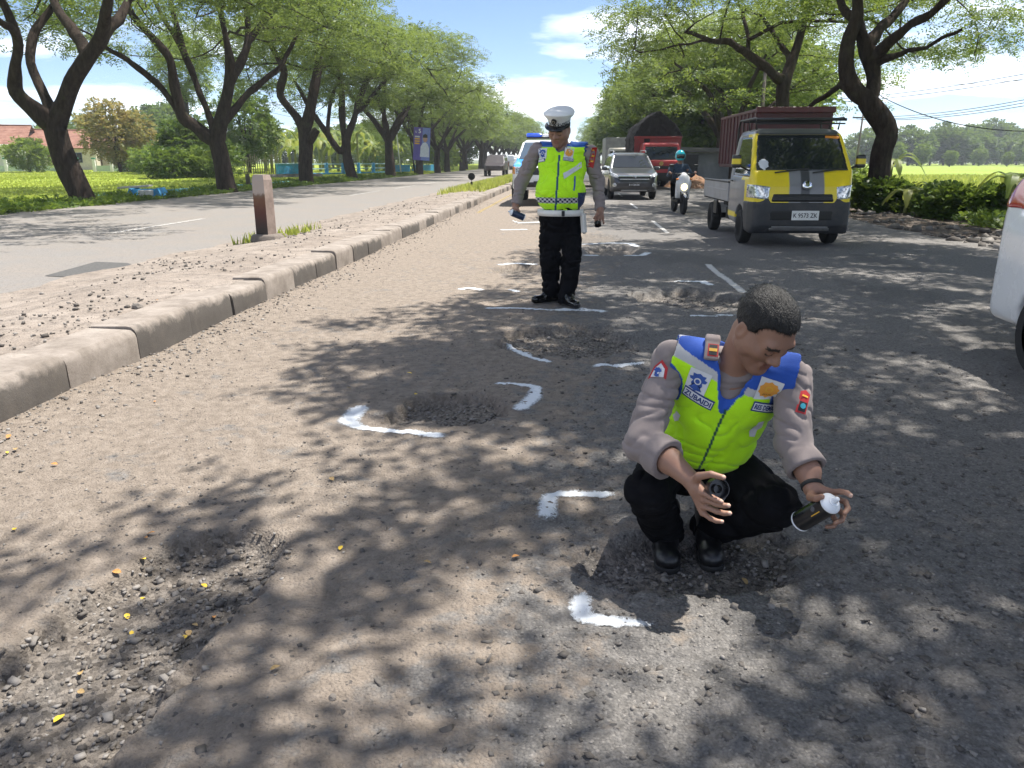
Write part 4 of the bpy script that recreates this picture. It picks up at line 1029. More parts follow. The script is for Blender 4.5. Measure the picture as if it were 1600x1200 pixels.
# right hand, opened round the black cap
H = lambda *q: A(*q)
rk = [H(1097, 769, 2.200), H(1100, 780, 2.202), H(1101, 791, 2.210), H(1098, 801, 2.220)]
for q, r in zip(rk, (.0130, .0135, .0130, .0115)): bd.u(cap(rwr, q, .021, r), .012)
bd.u(ell((rwr + rk[1]) / 2 + np.array((.0, .0, .0)), (.026, .017, .028)), .01)
finger(bd, [rk[0], H(1112, 777, 2.168), H(1120, 781, 2.152), H(1127, 784, 2.150)]); finger(bd, [rk[1], H(1120, 788, 2.170), H(1131, 790, 2.156), H(1138, 790, 2.152)])
finger(bd, [rk[2], H(1120, 799, 2.176), H(1131, 802, 2.163), H(1140, 802, 2.158)]); finger(bd, [rk[3], H(1110, 810, 2.194), H(1119, 814, 2.183), H(1128, 815, 2.178)], .0088, .0068)
finger(bd, [rwr + (rk[0] - rwr) * .25, H(1092, 744, 2.205), H(1111, 741, 2.172), H(1130, 746, 2.158)], .0145, .0085, .012)
# left hand, closed round the can
cb0, ct0 = H(1250, 815, 2.265), H(1303, 783, 2.165); cax = nrmz(ct0 - cb0)
lk = [H(1296, 769, 2.245), H(1306, 779, 2.250), H(1305, 791, 2.258), H(1298, 801, 2.266)]
for q, r in zip(lk, (.0125, .013, .0125, .011)): bd.u(cap(lwr, q, .021, r), .012)
finger(bd, [lk[0], H(1313, 768, 2.212), H(1323, 770, 2.180), H(1329, 774, 2.165)]); finger(bd, [lk[1], H(1321, 784, 2.222), H(1325, 795, 2.192), H(1319, 802, 2.172)])
finger(bd, [lk[2], H(1318, 804, 2.230), H(1315, 813, 2.202), H(1305, 817, 2.184)]); finger(bd, [lk[3], H(1307, 815, 2.244), H(1302, 822, 2.218), H(1292, 823, 2.204)], .0088, .007)
finger(bd, [lwr + np.array((-.004, -.01, -.006)), H(1266, 777, 2.222), H(1275, 779, 2.186), H(1284, 776, 2.170)], .0140, .0088, .012)
def m1col(V):
    col = np.tile(SKIN, (len(V), 1)); col = head_cols(V, hc, HM, HS, col)
    hand = (V[:, 2] < .5) & (V[:, 1] < 2.36); col = np.where(hand[:, None], col * np.array((1.12, 1.14, 1.16)), col)
    for tip in ((1129, 782, 2.145), (1140, 789, 2.147), (1142, 801, 2.152), (1130, 814, 2.172), (1133, 745, 2.152), (1331, 775, 2.158)):
        d = np.linalg.norm(V - A(*tip), axis=1); col = np.where((d < .0085)[:, None], np.array((.55, .36, .28)), col)
    return col
sdf_part('body', bd, (.15, 2.08, -.08), (.98, 3.0, 1.06), .0036, M_skin, m1, m1col, m1base)
hr = hair_sdf(hc, HM, HS, [(-.12, -.050), (-.05, -.045), (-.025, .005), (.012, .012), (.030, .028), (.052, .060), (.075, .074), (.12, .10)], .009)
def hair_part(par, hsd, c, M, base, h, n, seed):
    V, F = hsd.mesh(c - .18, c + .18, h); rg = np.random.default_rng(seed); N_ = hsd.grad(V); k = rg.integers(0, len(V), n); k = k[((V[k] - c) @ M)[:, 2] > -.02]; p, nn = V[k], N_[k]
    comb = M @ np.array((.25, .8, -.25)); d = comb - nn * (nn @ comb)[:, None] + nn * .06 + rg.normal(0, .10, (len(k), 3)); d /= np.linalg.norm(d, axis=1, keepdims=True); w = np.cross(d, nn); w /= np.linalg.norm(w, axis=1, keepdims=True) + 1e-9
    L = rg.uniform(.007, .016, (len(k), 1)); s_ = np.stack([p - w * .0007 - nn * .002, p + w * .0007 - nn * .002, p + d * L], 1).reshape(-1, 3)
    FF = np.vstack([np.c_[F, F[:, 3]][:, :4], np.c_[np.arange(len(s_)).reshape(-1, 3), np.arange(len(s_)).reshape(-1, 3)[:, 2]] + len(V)])
    T = np.vstack([F[:, [0, 1, 2]], F[:, [0, 2, 3]], np.arange(len(s_)).reshape(-1, 3) + len(V)]); return from_np('hair', np.vstack([V, s_]) - base, T, M_hair, par, True)
hair_part(m1, hr, hc, HM, m1base, .0034, 9000, 3)
# trousers and shoes
tr = SDF(); tr.u(ell(hips, (.175, .14, .135)), .02); tr.u(ell(belly + np.array((0, .03, -.06)), (.165, .125, .10), TM), .05)
for a, b, r0, r1, k in ((rhip, rkn, .105, .078, .05), (lhip, lkn, .105, .080, .05), (rkn, rank + np.array((0, -.02, -.03)), .078, .076, .02), (lkn, lank + np.array((0, -.02, -.03)), .078, .076, .02)): tr.u(cap(a, b, r0, r1), k)
for kn, an in ((rkn, rank), (lkn, lank)): tr.sub(lambda P, an=an: np.maximum(np.linalg.norm((P - an)[:, :2], axis=1) - .14, P[:, 2] - (fz + .040)), .004)
tr.disp(folds(.010, (18, 18, 26), 11), .015)
sdf_part('trousers', tr, (.12, 2.30, -.08), (.92, 3.05, .62), .0066, M_black, m1, None, m1base)
for an, to in ((rank, rtoe), (lank, ltoe)):
    sh = SDF(); heel = np.array((an[0], an[1] + .035, fz + .036)); sh.u(cap(heel, to, .042, .043), .01); sh.u(cap(an + [0, 0, .05], (heel + to) / 2 + np.array((0, 0, .03)), .056, .046), .03)
    sh.u(ell(to + np.array((0, .01, .004)), (.046, .058, .034)), .015); sh.inter(lambda P: -(P[:, 2] - (fz + .012)), .004)
    o = sdf_part('shoe', sh, (an[0] - .12, to[1] - .12, fz - .02), (an[0] + .12, an[1] + .15, fz + .2), .0045, M_shoe, m1, None, m1base)
    so = SDF(); so.u(cap(heel * [1, 1, 0] + [0, 0, fz + .012], to * [1, 1, 0] + [0, 0, fz + .012], .046, .048), .01); so.inter(lambda P: np.abs(P[:, 2] - (fz + .008)) - .012, .003)
    sdf_part('sole', so, (an[0] - .12, to[1] - .12, fz - .03), (an[0] + .12, an[1] + .15, fz + .06), .0045, M_sole, o, None, m1base)
# shirt: sleeves rolled to the elbow, collar
st = SDF(); st.u(ell(chest, (.168, .108, .182), TM), .03); st.u(ell(belly, (.158, .116, .165), TM), .04); st.u(cap(rsh, lsh, .062), .04)
for a, b, r0, r1 in ((rsh, relb, .063, .059), (relb, rcuff, .060, .061), (lsh, lelb, .062, .057), (lelb, lcuff, .058, .056)): st.u(cap(a, b, r0, r1), .022)
for e, c_, w in ((relb, rcuff, rwr), (lelb, lcuff, lwr)):
    ax = nrmz(c_ - e); st.sub(lambda P, c_=c_, ax=ax: np.maximum(-((P - c_) @ ax) + .004, np.linalg.norm(P - c_, axis=1) - .13), .006)
    st.u(cap(c_ - ax * .045, c_ - ax * .012, .070, .072) if w is rwr else cap(c_ - ax * .045, c_ - ax * .014, .063, .066), .004)
    st.sub(lambda P, c_=c_, ax=ax: np.maximum(-((P - c_) @ ax) - .004, np.linalg.norm(P - c_, axis=1) - .13), .004)
    ins = cap(c_ - ax * .05, c_ + ax * .06, .047, .050); st.sub(ins, .004)
st.u(cap(neckb + tl * -.050 + tf * .045 + tu * .010, neckb + tl * -.066 - tf * .03 + tu * .055, .012, .014), .01)
st.u(cap(neckb + tl * .050 + tf * .045 + tu * .010, neckb + tl * .066 - tf * .03 + tu * .055, .012, .014), .01); st.u(cap(neckb + tl * -.06 - tf * .035 + tu * .055, neckb + tl * .06 - tf * .035 + tu * .055, .018), .02)
_sf = folds(.009, (16, 16, 22), 5); st.disp(lambda P: _sf(P) * (.15 + .85 * sstep(.05, .12, np.minimum(np.linalg.norm(P - rcuff, axis=1), np.linalg.norm(P - lcuff, axis=1)))), .016)
sdf_part('shirt', st, (.12, 2.22, .28), (.95, 2.95, .95), .0048, M_shirt, m1, None, m1base)
# vest
vs = SDF(); vs.u(ell(chest, (.186, .124, .19), TM), .03); vs.u(ell(belly + tf * .012, (.178, .130, .165), TM), .05)
vs.u(cap(rsh + tl * .004 + tu * .016, lsh - tl * .004 + tu * .016, .074), .045)
arm_r, arm_l = cap(rsh - tl * .030 - tu * .02, relb, .079, .07), cap(lsh + tl * .028 - tu * .02, lelb, .077, .068)
vs.sub(arm_r, .004); vs.sub(arm_l, .004)
vs.sub(cap(rsh - tl * .055 + tu * .02, rsh - tl * .2, .085), .004); vs.sub(cap(lsh + tl * .050 + tu * .02, lsh + tl * .2, .085), .004)
neck_cut = cap(neckb + tu * .10 - tf * .02, neckb - tu * .005 + tf * .02, .085, .066); vs.sub(neck_cut, .004)
vcut = cap(neckb + tf * .10 + tu * .03, neckb + tf * .12 - tu * .075, .045, .008); vs.sub(vcut, .004)
hem = lambda P: -((P - (belly - tu * .105 + tf * .0)) @ nrmz(tu * 1.0 - tf * .10)); vs.inter(hem, .006)
_vf = folds(.011, (14, 14, 22), 8); vs.disp(lambda P: _vf(P) * (.12 + .88 * sstep(-.07, -.16, (P - neckb) @ tu)), .016)
def vcol(V):
    q = (V - neckb) @ TM; n = len(V); col = np.tile(NEON, (n, 1)); fr = q[:, 1] > -.02
    h = q[:, 2] + .17 * q[:, 0] - .0115
    col = np.where((h > 0)[:, None], GREYC, col); col = np.where((h > .028)[:, None] | (q[:, 1] < -.06)[:, None] & (h > -.02)[:, None], BLUEC, col)
    e = np.minimum(np.minimum(np.abs(arm_r(V)), np.abs(arm_l(V))), np.minimum(np.abs(neck_cut(V)) * 1.5, np.abs(vcut(V)) * 1.9 + (q[:, 2] < -.11) * .1)); col = np.where((e < .013)[:, None], BLUEC, col)
    z = (np.abs(q[:, 0] - .012 - .02 * q[:, 2]) < .0042) & fr & (q[:, 2] < -.06); col = np.where(z[:, None], np.array((.010, .085, .065)), col)
    return col
sdf_part('vest', vs, (.20, 2.35, .22), (.90, 2.95, .92), .0041, M_vest, m1, vcol, m1base)
def on_vest(px, py, sdf=None): 
    s_ = sdf or vs; p = s_.hit(px, py); return p, s_.grad(p[None], .012)[0]
def frame_at(nr, right, tilt=0):
    au = nrmz(right - nr * (right @ nr)); av = np.cross(nr, au); c, s = math.cos(tilt), math.sin(tilt); return au * c + av * s, av * c - au * s
SHIELD = [(0, .5), (.16, .42), (.34, .44), (.30, .26), (.46, .22), (.40, .08), (.24, .05), (.30, -.12), (.22, -.28), (.36, -.40), (.1, -.44), (0, -.5), (-.1, -.44), (-.36, -.40), (-.22, -.28), (-.30, -.12), (-.24, .05), (-.40, .08), (-.46, .22), (-.30, .26), (-.34, .44), (-.16, .42)]
STAR = [(.5 * (1 if i % 2 == 0 else .86) * math.cos(math.pi / 2 + i * math.pi / 10), .5 * (1 if i % 2 == 0 else .86) * math.sin(math.pi / 2 + i * math.pi / 10)) for i in range(20)]
def sc2(poly, a, b=None): return [(x * a, y * (b or a)) for x, y in poly]
def badge(par, base, sdf, px, py, w, h, emblem, m_em, right, tilt=0, extra=None, name='chest_badge'):
    p, nr = on_vest(px, py, sdf); au, av = frame_at(nr, right, tilt)
    V, F = grid_poly(rect(w, h), 0); b0 = place_flat(name, V, F, sdf, p, au, av, nr, .0022, M_white_badge, par, base)
    V, F = grid_poly(sc2(emblem, min(w, h) * .92), 0); place_flat('emblem', V, F, sdf, p, au, av, nr, .0034, m_em, b0, base)
    V, F = grid_poly(circ(min(w, h) * .17), 0); place_flat('emblem', V, F, sdf, p + av * .004, au, av, nr, .0042, M_white_badge if m_em is M_blue_badge else M_yellow, b0, base)
    V, F = grid_poly(circ(min(w, h) * .11), 0); place_flat('emblem', V, F, sdf, p + av * .004, au, av, nr, .005, m_em, b0, base)
    if extra:
        V, F = text_mesh(extra, h * .085); place_flat('lettering', V, F, sdf, p - av * h * .22, au, av, nr, .0055, M_ink, b0, base)
    return b0
def name_tag(par, base, sdf, px, py, w, h, txt, right, tilt=0, bold=.03, hh=.52):
    p, nr = on_vest(px, py, sdf); au, av = frame_at(nr, right, tilt)
    V, F = grid_poly(rect(w, h), 0); t0 = place_flat('name_tag', V, F, sdf, p, au, av, nr, .0036, M_navy, par, base)
    V, F = grid_poly(rect(w * .94, h * .72), 0); place_flat('tag_panel', V, F, sdf, p, au, av, nr, .0046, M_white_badge, t0, base)
    if not txt: return t0
    V, F = text_mesh(txt, h * hh, bold); ww = V[:, 0].max() - V[:, 0].min(); V[:, 0] *= min(1.25, w * .88 / ww)
    place_flat('lettering', V, F, sdf, p, au, av, nr, .0058, M_navy, t0, base); return t0
X_ = np.array((1.0, 0, 0))
badge(m1, m1base, vs, 1090, 597, .074, .088, SHIELD, M_blue_badge, tl, -.02); badge(m1, m1base, vs, 1201, 609, .074, .084, STAR, M_orange_badge, tl, -.02, 'POLISI')
name_tag(m1, m1base, vs, 1090, 622, .114, .038, 'ZUBAIDI', tl, -.10); name_tag(m1, m1base, vs, 1196, 637, .108, .036, 'RES DEMAK', tl, -.02)
def strip(par, base, sdf, px, py, poly, m, right, tilt, name, lift=.003):
    p, nr = on_vest(px, py, sdf); au, av = frame_at(nr, right, tilt); V, F = grid_poly(poly, 0); return place_flat(name, V, F, sdf, p, au, av, nr, lift, m, par, base), p, nr, au, av
PL = [(-.5, -.5), (-.15, -.5), (.5, .5), (.15, .5)]
for px, py, s_ in ((1040, 655, 1), (1056, 651, 1), (1186, 664, -1), (1176, 672, -1)):
    strip(m1, m1base, vs, px, py, [(x * .032 * s_, y * .055) for x, y in ([(-.5, -.5), (.2, -.45), (.5, 0), (.3, .5), (-.4, .4)])], M_white_badge, tl, 0, 'reflective_mark')
# rank tab, sleeve patches, shoulder stud
p, nr = on_vest(1112, 546); au, av = frame_at(nr, tl, .12)
ck = SDF().u(rbox(p + nr * .006 - av * .002, (.0235, .043, .006), .005, np.stack([au, av, nr], 1)), 0).u(rbox(p + nr * .001 + av * .042, (.0235, .012, .012), .005, np.stack([au, av, nr], 1)), .01)
sdf_part('collar', ck, p - .08, p + .08, .003, M_shirt, m1, None, m1base)
p = p + nr * .012 + au * .004 - av * .010; b = 0
V, F = grid_poly(rect(.034, .048), 0); o_ = place_flat('rank_tab', V, F, ck, p, au, av, nr, .001, M_red, m1, m1base)
V, F = grid_poly(rect(.026, .040), 0); place_flat('tab_panel', V, F, ck, p, au, av, nr, .0022, M_ink, o_, m1base); V, F = grid_poly(rect(.026, .012), 0); place_flat('tab_bar', V, F, ck, p, au, av, nr, .0034, M_yellow, o_, m1base)
o_, p, nr, au, av = strip(m1, m1base, st, 1029, 580, [(-.032, -.034), (.036, -.020), (.030, .018), (.004, .040), (-.018, .012)], M_red, tl, .0, 'sleeve_patch')
V, F = grid_poly([(-.022, -.025), (.028, -.016), (.022, .012), (.003, .028), (-.012, .008)], 0); place_flat('patch_panel', V, F, st, p, au, av, nr, .0042, M_white_badge, o_, m1base)
V, F = grid_poly(sc2(SHIELD, .034), 0); place_flat('emblem', V, F, st, p - av * .004, au, av, nr, .0052, M_blue_badge, o_, m1base)
o_, p, nr, au, av = strip(m1, m1base, st, 1255, 630, [(-.016, -.034), (.016, -.034), (.018, .036), (0, .046), (-.018, .036)], M_red, tl, .0, 'sleeve_patch')
V, F = grid_poly([(-.011, -.028), (.011, -.028), (.013, .004), (-.013, .004)], 0); place_flat('emblem', V, F, st, p, au, av, nr, .0042, M_ink, o_, m1base); V, F = grid_poly(circ(.009), 0); place_flat('emblem', V, F, st, p - av * .01, au, av, nr, .005, plain('patch_teal', (.03, .3, .4)), o_, m1base)
V, F = grid_poly(rect(.022, .006), 0); place_flat('emblem', V, F, st, p + av * .024, au, av, nr, .005, M_yellow, o_, m1base)
p, nr = on_vest(1103, 526); b = MB(); b.lathe([(.0, .0), (.0085, .0), (.0085, .003), (.005, .005), (.0, .0055)], 14, M=nrmz and Matrix(np.stack([*frame_at(nr, X_), nr], 1).tolist()), c=p + nr * .002 - m1base); b.build('stud', M_button, m1, smooth=True)
b = MB(); b.lathe([(.026, -.006), (.034, -.006), (.034, .006), (.026, .006), (.026, -.006)], 20, M=Matrix(np.stack([*frame_at(nrmz(lwr - lcuff), X_), nrmz(lwr - lcuff)], 1).tolist()), c=lwr - nrmz(lwr - lcuff) * .012 - m1base); b.build('wristband', M_sole, m1, smooth=True)
# spray can held over the road, black cap in the other hand
def spray_can(base_p, top_p, label, blue=False):
    ax = nrmz(top_p - base_p); L = np.linalg.norm(top_p - base_p); Mx = Matrix(np.stack([*frame_at(ax, X_), ax], 1).tolist()); r = .0325
    root = empty('spray_can', base_p, 0, label, 'spray can', 'spray paint cans')
    b = MB(); b.lathe([(.0, .006), (r - .004, .004), (r, .0), (r + .001, .003), (r, .007)], 28, M=Mx); b.build('base_rim', M_canw, root, smooth=True)
    b = MB(); b.lathe([(r, .007), (r, L - .022), (r - .0005, L - .020)], 28, M=Mx); b.build('can_body', M_can, root, auto=40)
    b = MB(); b.lathe([(r, L - .021), (r + .0012, L - .018), (r, L - .014), (r - .004, L - .010), (.020, L - .003), (.017, L - .001), (.017, L + .001), (.0125, L + .001)], 28, M=Mx); t_ = b.build('can_top', M_canw, root, auto=40)
    b = MB(); b.lathe([(.0, L - .004), (.010, L - .004), (.010, L + .006), (.0075, L + .010), (.0075, L + .017), (.005, L + .020), (.0, L + .0205)], 16, M=Mx); b.build('nozzle', M_canw, t_, smooth=True)
    return root, Mx, L, r
can1, Mx, L1, cr_ = spray_can(cb0, ct0, 'black spray can with white top in the crouching officer\'s hand')
cs = SDF().u(cap(cb0 + cax * .0, ct0, cr_), 0)
pc_ = (cb0 + ct0) / 2 + nrmz(np.array((0, 0, CAMH)) - cb0) * cr_; nr = nrmz(pc_ - cb0 - cax * ((pc_ - cb0) @ cax)); au = cax; av = np.cross(nr, au)
V, F = grid_poly(rect(.040, .003), 0); place_flat('label_print', V, F, cs, pc_ - av * .004, au, av, nr, .0012, M_yellow, can1, cb0)
V, F = grid_poly(sc2(STAR, .020, .016), 0); place_flat('label_print', V, F, cs, pc_ + av * .012, au, av, nr, .0012, plain('can_grey', (.10, .10, .11)), can1, cb0)
def can_cap(c, ax, label):
    Mx = Matrix(np.stack([*frame_at(nrmz(ax), X_), nrmz(ax)], 1).tolist()); b = MB()
    b.lathe([(.0, -.004), (.013, -.004), (.013, .010), (.0145, .010), (.0145, -.002), (.029, -.002), (.0305, .018), (.0325, .018), (.0325, -.014), (.030, -.020), (.0, -.020)], 26, M=Mx)
    o = b.build('can_cap', M_can, None, auto=35); o.location = c; return tag(o, label, 'cap', 'spray can caps')
can_cap(H(1120, 764, 2.185), nrmz((.25, -.85, .35)), 'black plastic cap between the crouching officer\'s fingers')
# ------------------------------------------------------------------ standing officer
Yo = 7.62
B = lambda px, py, d=0.0: at(px, py, Yo + d)
fz2 = float(road_h(np.array([-.12]), np.array([7.6]))[0])
m2base = np.array((-.12, 7.62, fz2)); m2 = empty('person', m2base, 0, 'standing officer in white peaked cap, neon vest and black trousers looking down', 'person', 'officers marking the potholes')
hc2 = B(874, 202, -.06); hf2 = nrmz((-.30, -.86, -.42)); hu2 = nrmz((-.05, -.40, .9)); hu2 = nrmz(hu2 - hf2 * (hu2 @ hf2)); hl2 = np.cross(hf2, hu2); HS2 = 1.17
n2 = B(877, 232, .03); rs2, ls2 = B(838, 236, .03), B(922, 238, .03); re2, le2 = B(815, 284, .08), B(934, 284, .06); rw2, lw2 = B(806, 321, -.05), B(938, 328, -.08)
ch2 = B(878, 262, .0); be2 = B(876, 302, -.04); hi2 = B(877, 340, .02)
bd = SDF(); HM2 = face_ops(bd, hc2, hl2, hf2, hu2, HS2)
bd.u(cap(hc2 + HM2 @ np.array((0, -.035, -.07)), n2 - np.array((0, 0, .03)), .062, .074), .03); bd.u(cap(rs2, ls2, .05), .04); bd.u(ell(ch2, (.19, .11, .22)), .04); bd.u(ell(be2, (.20, .14, .18)), .05); bd.u(ell(hi2, (.17, .12, .13)), .05)
rk2, lk2 = B(862, 402, -.03), B(890, 404, -.04); rf2, lf2 = np.array((-.215, 7.74, fz2 + .09)), np.array((-.065, 7.58, fz2 + .09))
rt2, lt2 = np.array((-.375, 7.60, fz2 + .045)), np.array((.035, 7.34, fz2 + .045))
for a, b_ in ((hi2 + [-.1, 0, 0], rk2), (hi2 + [.1, 0, 0], lk2)): bd.u(cap(a, a + (b_ - a) * .3, .09, .06), .02)
for a, b_, r0, r1 in ((rs2, re2, .055, .045), (re2, rw2, .045, .03), (ls2, le2, .055, .045), (le2, lw2, .045, .03)): bd.u(cap(a, b_, r0, r1), .02)
for w, kn, fg, th in ((rw2, [(803, 325, -.08), (803, 328, -.10), (806, 330, -.11), (809, 331, -.11)], [(798, 329, -.13), (799, 333, -.15), (804, 335, -.15), (808, 336, -.15)], (812, 331, -.14)),
                      (lw2, [(931, 338, -.12), (934, 340, -.12), (938, 341, -.11), (942, 340, -.10)], [(930, 347, -.15), (934, 349, -.16), (938, 350, -.15), (943, 348, -.13)], (928, 341, -.16))):
    for q, g in zip(kn, fg):
        bd.u(cap(w, B(*q), .028, .014), .014); a, b_ = B(*q), B(*g); m_ = (a + b_) / 2 + np.array((0, .012, 0)); finger(bd, [a, m_, b_, b_ + np.array((.003, .018, -.008))], .0115, .0088)
    finger(bd, [w + (B(*kn[0]) - w) * .3, (w + B(*th)) / 2 + np.array((0, -.03, 0)), B(*th)], .016, .0098, .012)
def m2col(V):
    col = np.tile(SKIN * 1.05, (len(V), 1)); return head_cols(V, hc2, HM2, HS2, col)
sdf_part('body', bd, (-.78, 7.15, -.1), (.45, 8.0, 1.95), .0062, M_skin, m2, m2col, m2base)
sdf_part('hair', hair_sdf(hc2, HM2, HS2, [(-.12, -.055), (-.05, -.05), (-.025, .005), (.012, .012), (.05, .05), (.12, .10)], .006), hc2 - .18, hc2 + .18, .007, M_hair, m2, None, m2base)
tr = SDF(); tr.u(ell(hi2, (.205, .155, .14)), .02); tr.u(cap(be2 + [0, .02, -.1], hi2, .17, .17), .05)
for a, b_, r0, r1, k in ((hi2 + [-.09, 0, -.02], rk2 + [-.02, 0, 0], .125, .105, .05), (hi2 + [.09, 0, -.02], lk2 + [.02, 0, 0], .125, .100, .05), (rk2 + [-.02, 0, 0], rf2 + [0, 0, -.05], .105, .088, .02), (lk2 + [.02, 0, 0], lf2 + [0, 0, -.05], .100, .085, .02)): tr.u(cap(a, b_, r0, r1), k)
tr.inter(lambda P: -(P[:, 2] - (fz2 + .03)), .006); tr.inter(lambda P: P[:, 2] - .99, .006); tr.disp(folds(.018, (12, 12, 14), 21), .026)
sdf_part('trousers', tr, (-.6, 7.25, -.06), (.35, 8.0, 1.05), .0085, M_black, m2, None, m2base)
for an, to in ((rf2, rt2), (lf2, lt2)):
    dr = nrmz((to - an) * [1, 1, 0]); heel = np.array((an[0], an[1], fz2 + .04)) - dr * .05
    sh = SDF(); sh.u(cap(heel, to, .045, .040), .01); sh.u(cap(an + [0, 0, .03], (heel + to) / 2 + np.array((0, 0, .03)), .056, .046), .03); sh.inter(lambda P: -(P[:, 2] - (fz2 + .006)), .004)
    sdf_part('shoe', sh, np.minimum(heel, to) - .1, np.maximum(heel, to) + .16, .006, plain('polished_leather', (.010, .010, .010), .12) if an is rf2 else bpy.data.materials['polished_leather'], m2, None, m2base)
st2 = SDF(); st2.u(cap(rs2, ls2, .068), .04); st2.u(ell(ch2, (.205, .125, .225)), .04); st2.u(ell(be2, (.215, .155, .19)), .05)
for a, b_, r0, r1 in ((rs2, re2, .080, .068), (re2, rw2, .066, .050), (ls2, le2, .080, .068), (le2, lw2, .066, .050)): st2.u(cap(a, b_, r0, r1), .03)
for e, w in ((re2, rw2), (le2, lw2)):
    ax = nrmz(w - e); st2.sub(lambda P, w=w, ax=ax: np.maximum(-((P - w) @ ax) - .002, np.linalg.norm(P - w, axis=1) - .14), .004)
for s in (-1, 1): st2.u(cap(n2 + [s * .045, -.085, -.02], n2 + [s * .075, .01, .035], .014, .016), .01)
st2.disp(folds(.013, (14, 14, 24), 25), .02)
sdf_part('shirt', st2, (-.75, 7.3, .8), (.42, 7.95, 1.68), .0075, M_shirt, m2, None, m2base)
v2 = SDF(); v2.u(cap(rs2 + [.02, 0, .015], ls2 + [-.02, 0, .015], .078), .05); v2.u(ell(ch2, (.232, .150, .24)), .05); v2.u(ell(be2 + [0, -.02, 0], (.245, .185, .20)), .07)
a2r, a2l = cap(rs2 + [-.005, 0, .004], re2, .088, .076), cap(ls2 + [.005, 0, .004], le2, .088, .076); v2.sub(a2r, .006); v2.sub(a2l, .006)
v2.sub(cap(rs2 + [-.03, 0, 0], rs2 + [-.25, 0, 0], .095), .004); v2.sub(cap(ls2 + [.03, 0, 0], ls2 + [.25, 0, 0], .095), .004)
nc2 = cap(n2 + [0, 0, .09], n2 + [0, -.06, -.02], .095, .075); v2.sub(nc2, .005); zh = at(878, 333, 7.45)[2]; v2.inter(lambda P: (zh - P[:, 2]) + .02 * np.abs(P[:, 0] - be2[0]), .008); v2.disp(folds(.012, (9, 9, 14), 28), .02)
def v2col(V):
    q = V - n2; n = len(V); col = np.tile(NEON, (n, 1)); fr = V[:, 1] < n2[1]
    col = np.where((q[:, 2] > .012 + .1 * np.maximum(0, .1 - np.abs(q[:, 0])))[:, None], BLUEC * np.array((.8, 1.1, .9)), col)
    e = np.minimum(np.minimum(np.abs(a2r(V)), np.abs(a2l(V))), np.abs(nc2(V))); col = np.where((e < .012)[:, None], BLUEC * .5, col)
    zb = at(878, 313, 7.45)[2]; band = np.abs(V[:, 2] - zb) < .028
    chk = ((np.floor((V[:, 0]) / .021) + np.floor((V[:, 2] - zb) / .019)).astype(int) % 2) == 0
    col = np.where((band & fr)[:, None], np.where(chk[:, None], np.array((.62, .62, .62)), np.array((.012, .02, .07))), col)
    col = np.where((np.abs(q[:, 0] + .012 - .05 * q[:, 2]) < .0095)[:, None] & (fr & (q[:, 2] < -.06))[:, None], np.array((.012, .07, .16)), col)
    col = np.where(((V[:, 0] > be2[0] + .165) & (V[:, 2] < zb + .07))[:, None], np.array((.012, .025, .10)), col)
    return col
sdf_part('vest', v2, (-.55, 7.3, .8), (.30, 7.95, 1.68), .0065, M_vest, m2, v2col, m2base)
badge(m2, m2base, v2, 848, 240, .085, .10, SHIELD, M_blue_badge, X_, -.06); badge(m2, m2base, v2, 889, 239, .085, .10, STAR, M_orange_badge, X_, -.06)
name_tag(m2, m2base, v2, 847, 251, .085, .030, '', X_, -.02, .0); name_tag(m2, m2base, v2, 888, 249, .100, .032, 'RES DEMAK', X_, -.05, .0)
strip(m2, m2base, v2, 895, 266, [(-.10, -.075), (.09, .025), (.09, .075), (-.10, -.025)], M_white_badge, X_, 0, 'reflective_mark'); strip(m2, m2base, v2, 898, 286, rect(.016, .15), M_blue_badge, X_, 0, 'pocket_zip')
o_, p, nr, au, av = strip(m2, m2base, st2, 926, 245, [(-.03, -.1), (.015, -.1), (.03, .09), (-.02, .09)], M_red, X_, -.15, 'sleeve_patch')
for k in range(3): V, F = grid_poly(rect(.03, .016), 0); place_flat('emblem', V, F, st2, p + av * (.06 - .05 * k), au, av, nr, .006, M_yellow, o_, m2base)
# belt and holster
b = MB(); bz = zh - .002
b.lathe([(.215, -.028), (.222, -.028), (.222, .028), (.215, .028)], 36, c=np.array((be2[0], be2[1] + .01, bz)) - m2base, M=Matrix(((1, 0, 0), (0, .80, 0), (0, 0, 1)))); bt = b.build('belt', M_whitebelt, m2, smooth=True)
MB().box(np.array((be2[0] + .03, be2[1] - .172, bz)) - m2base, (.03, .02, .05), bev=.004).build('belt_keeper', M_ink, bt)
MB().box(np.array((be2[0] + .225, be2[1] - .02, bz - .10)) - m2base, (.055, .10, .20), bev=.02, ry=-.1).build('holster', M_whitebelt, m2, auto=40)
# peaked cap
cp = empty('peaked_cap', hc2, 0); cp.parent = m2; cp.location = hc2 - m2base
M4 = Matrix(HM2.tolist()).to_4x4(); cp.rotation_euler = M4.to_euler()
bpy.data.objects.remove(cp)
def capmesh(name, prof, m, M=None, n=40, front=0):
    b = MB(); vs_ = []
    for r, h, rise in prof:
        for i in range(n):
            a = 2 * math.pi * i / n; yy = math.sin(a)
            q = np.array((r * math.cos(a) * .80, -.012 + r * yy * .94, h + rise * max(0, yy))) * HS2; vs_.append(hc2 + HM2 @ q - m2base)
    fs = [(k * n + i, k * n + (i + 1) % n, (k + 1) * n + (i + 1) % n, (k + 1) * n + i) for k in range(len(prof) - 1) for i in range(n)]; fs.append(tuple((len(prof) - 1) * n + i for i in range(n))); b.add(vs_, fs)
    return b.build(name, m, m2, auto=50)
M_capw = plain('cap_white', (.74, .74, .73), .7); M_patent = plain('patent_black', (.008, .008, .009), .12, spec=.7)
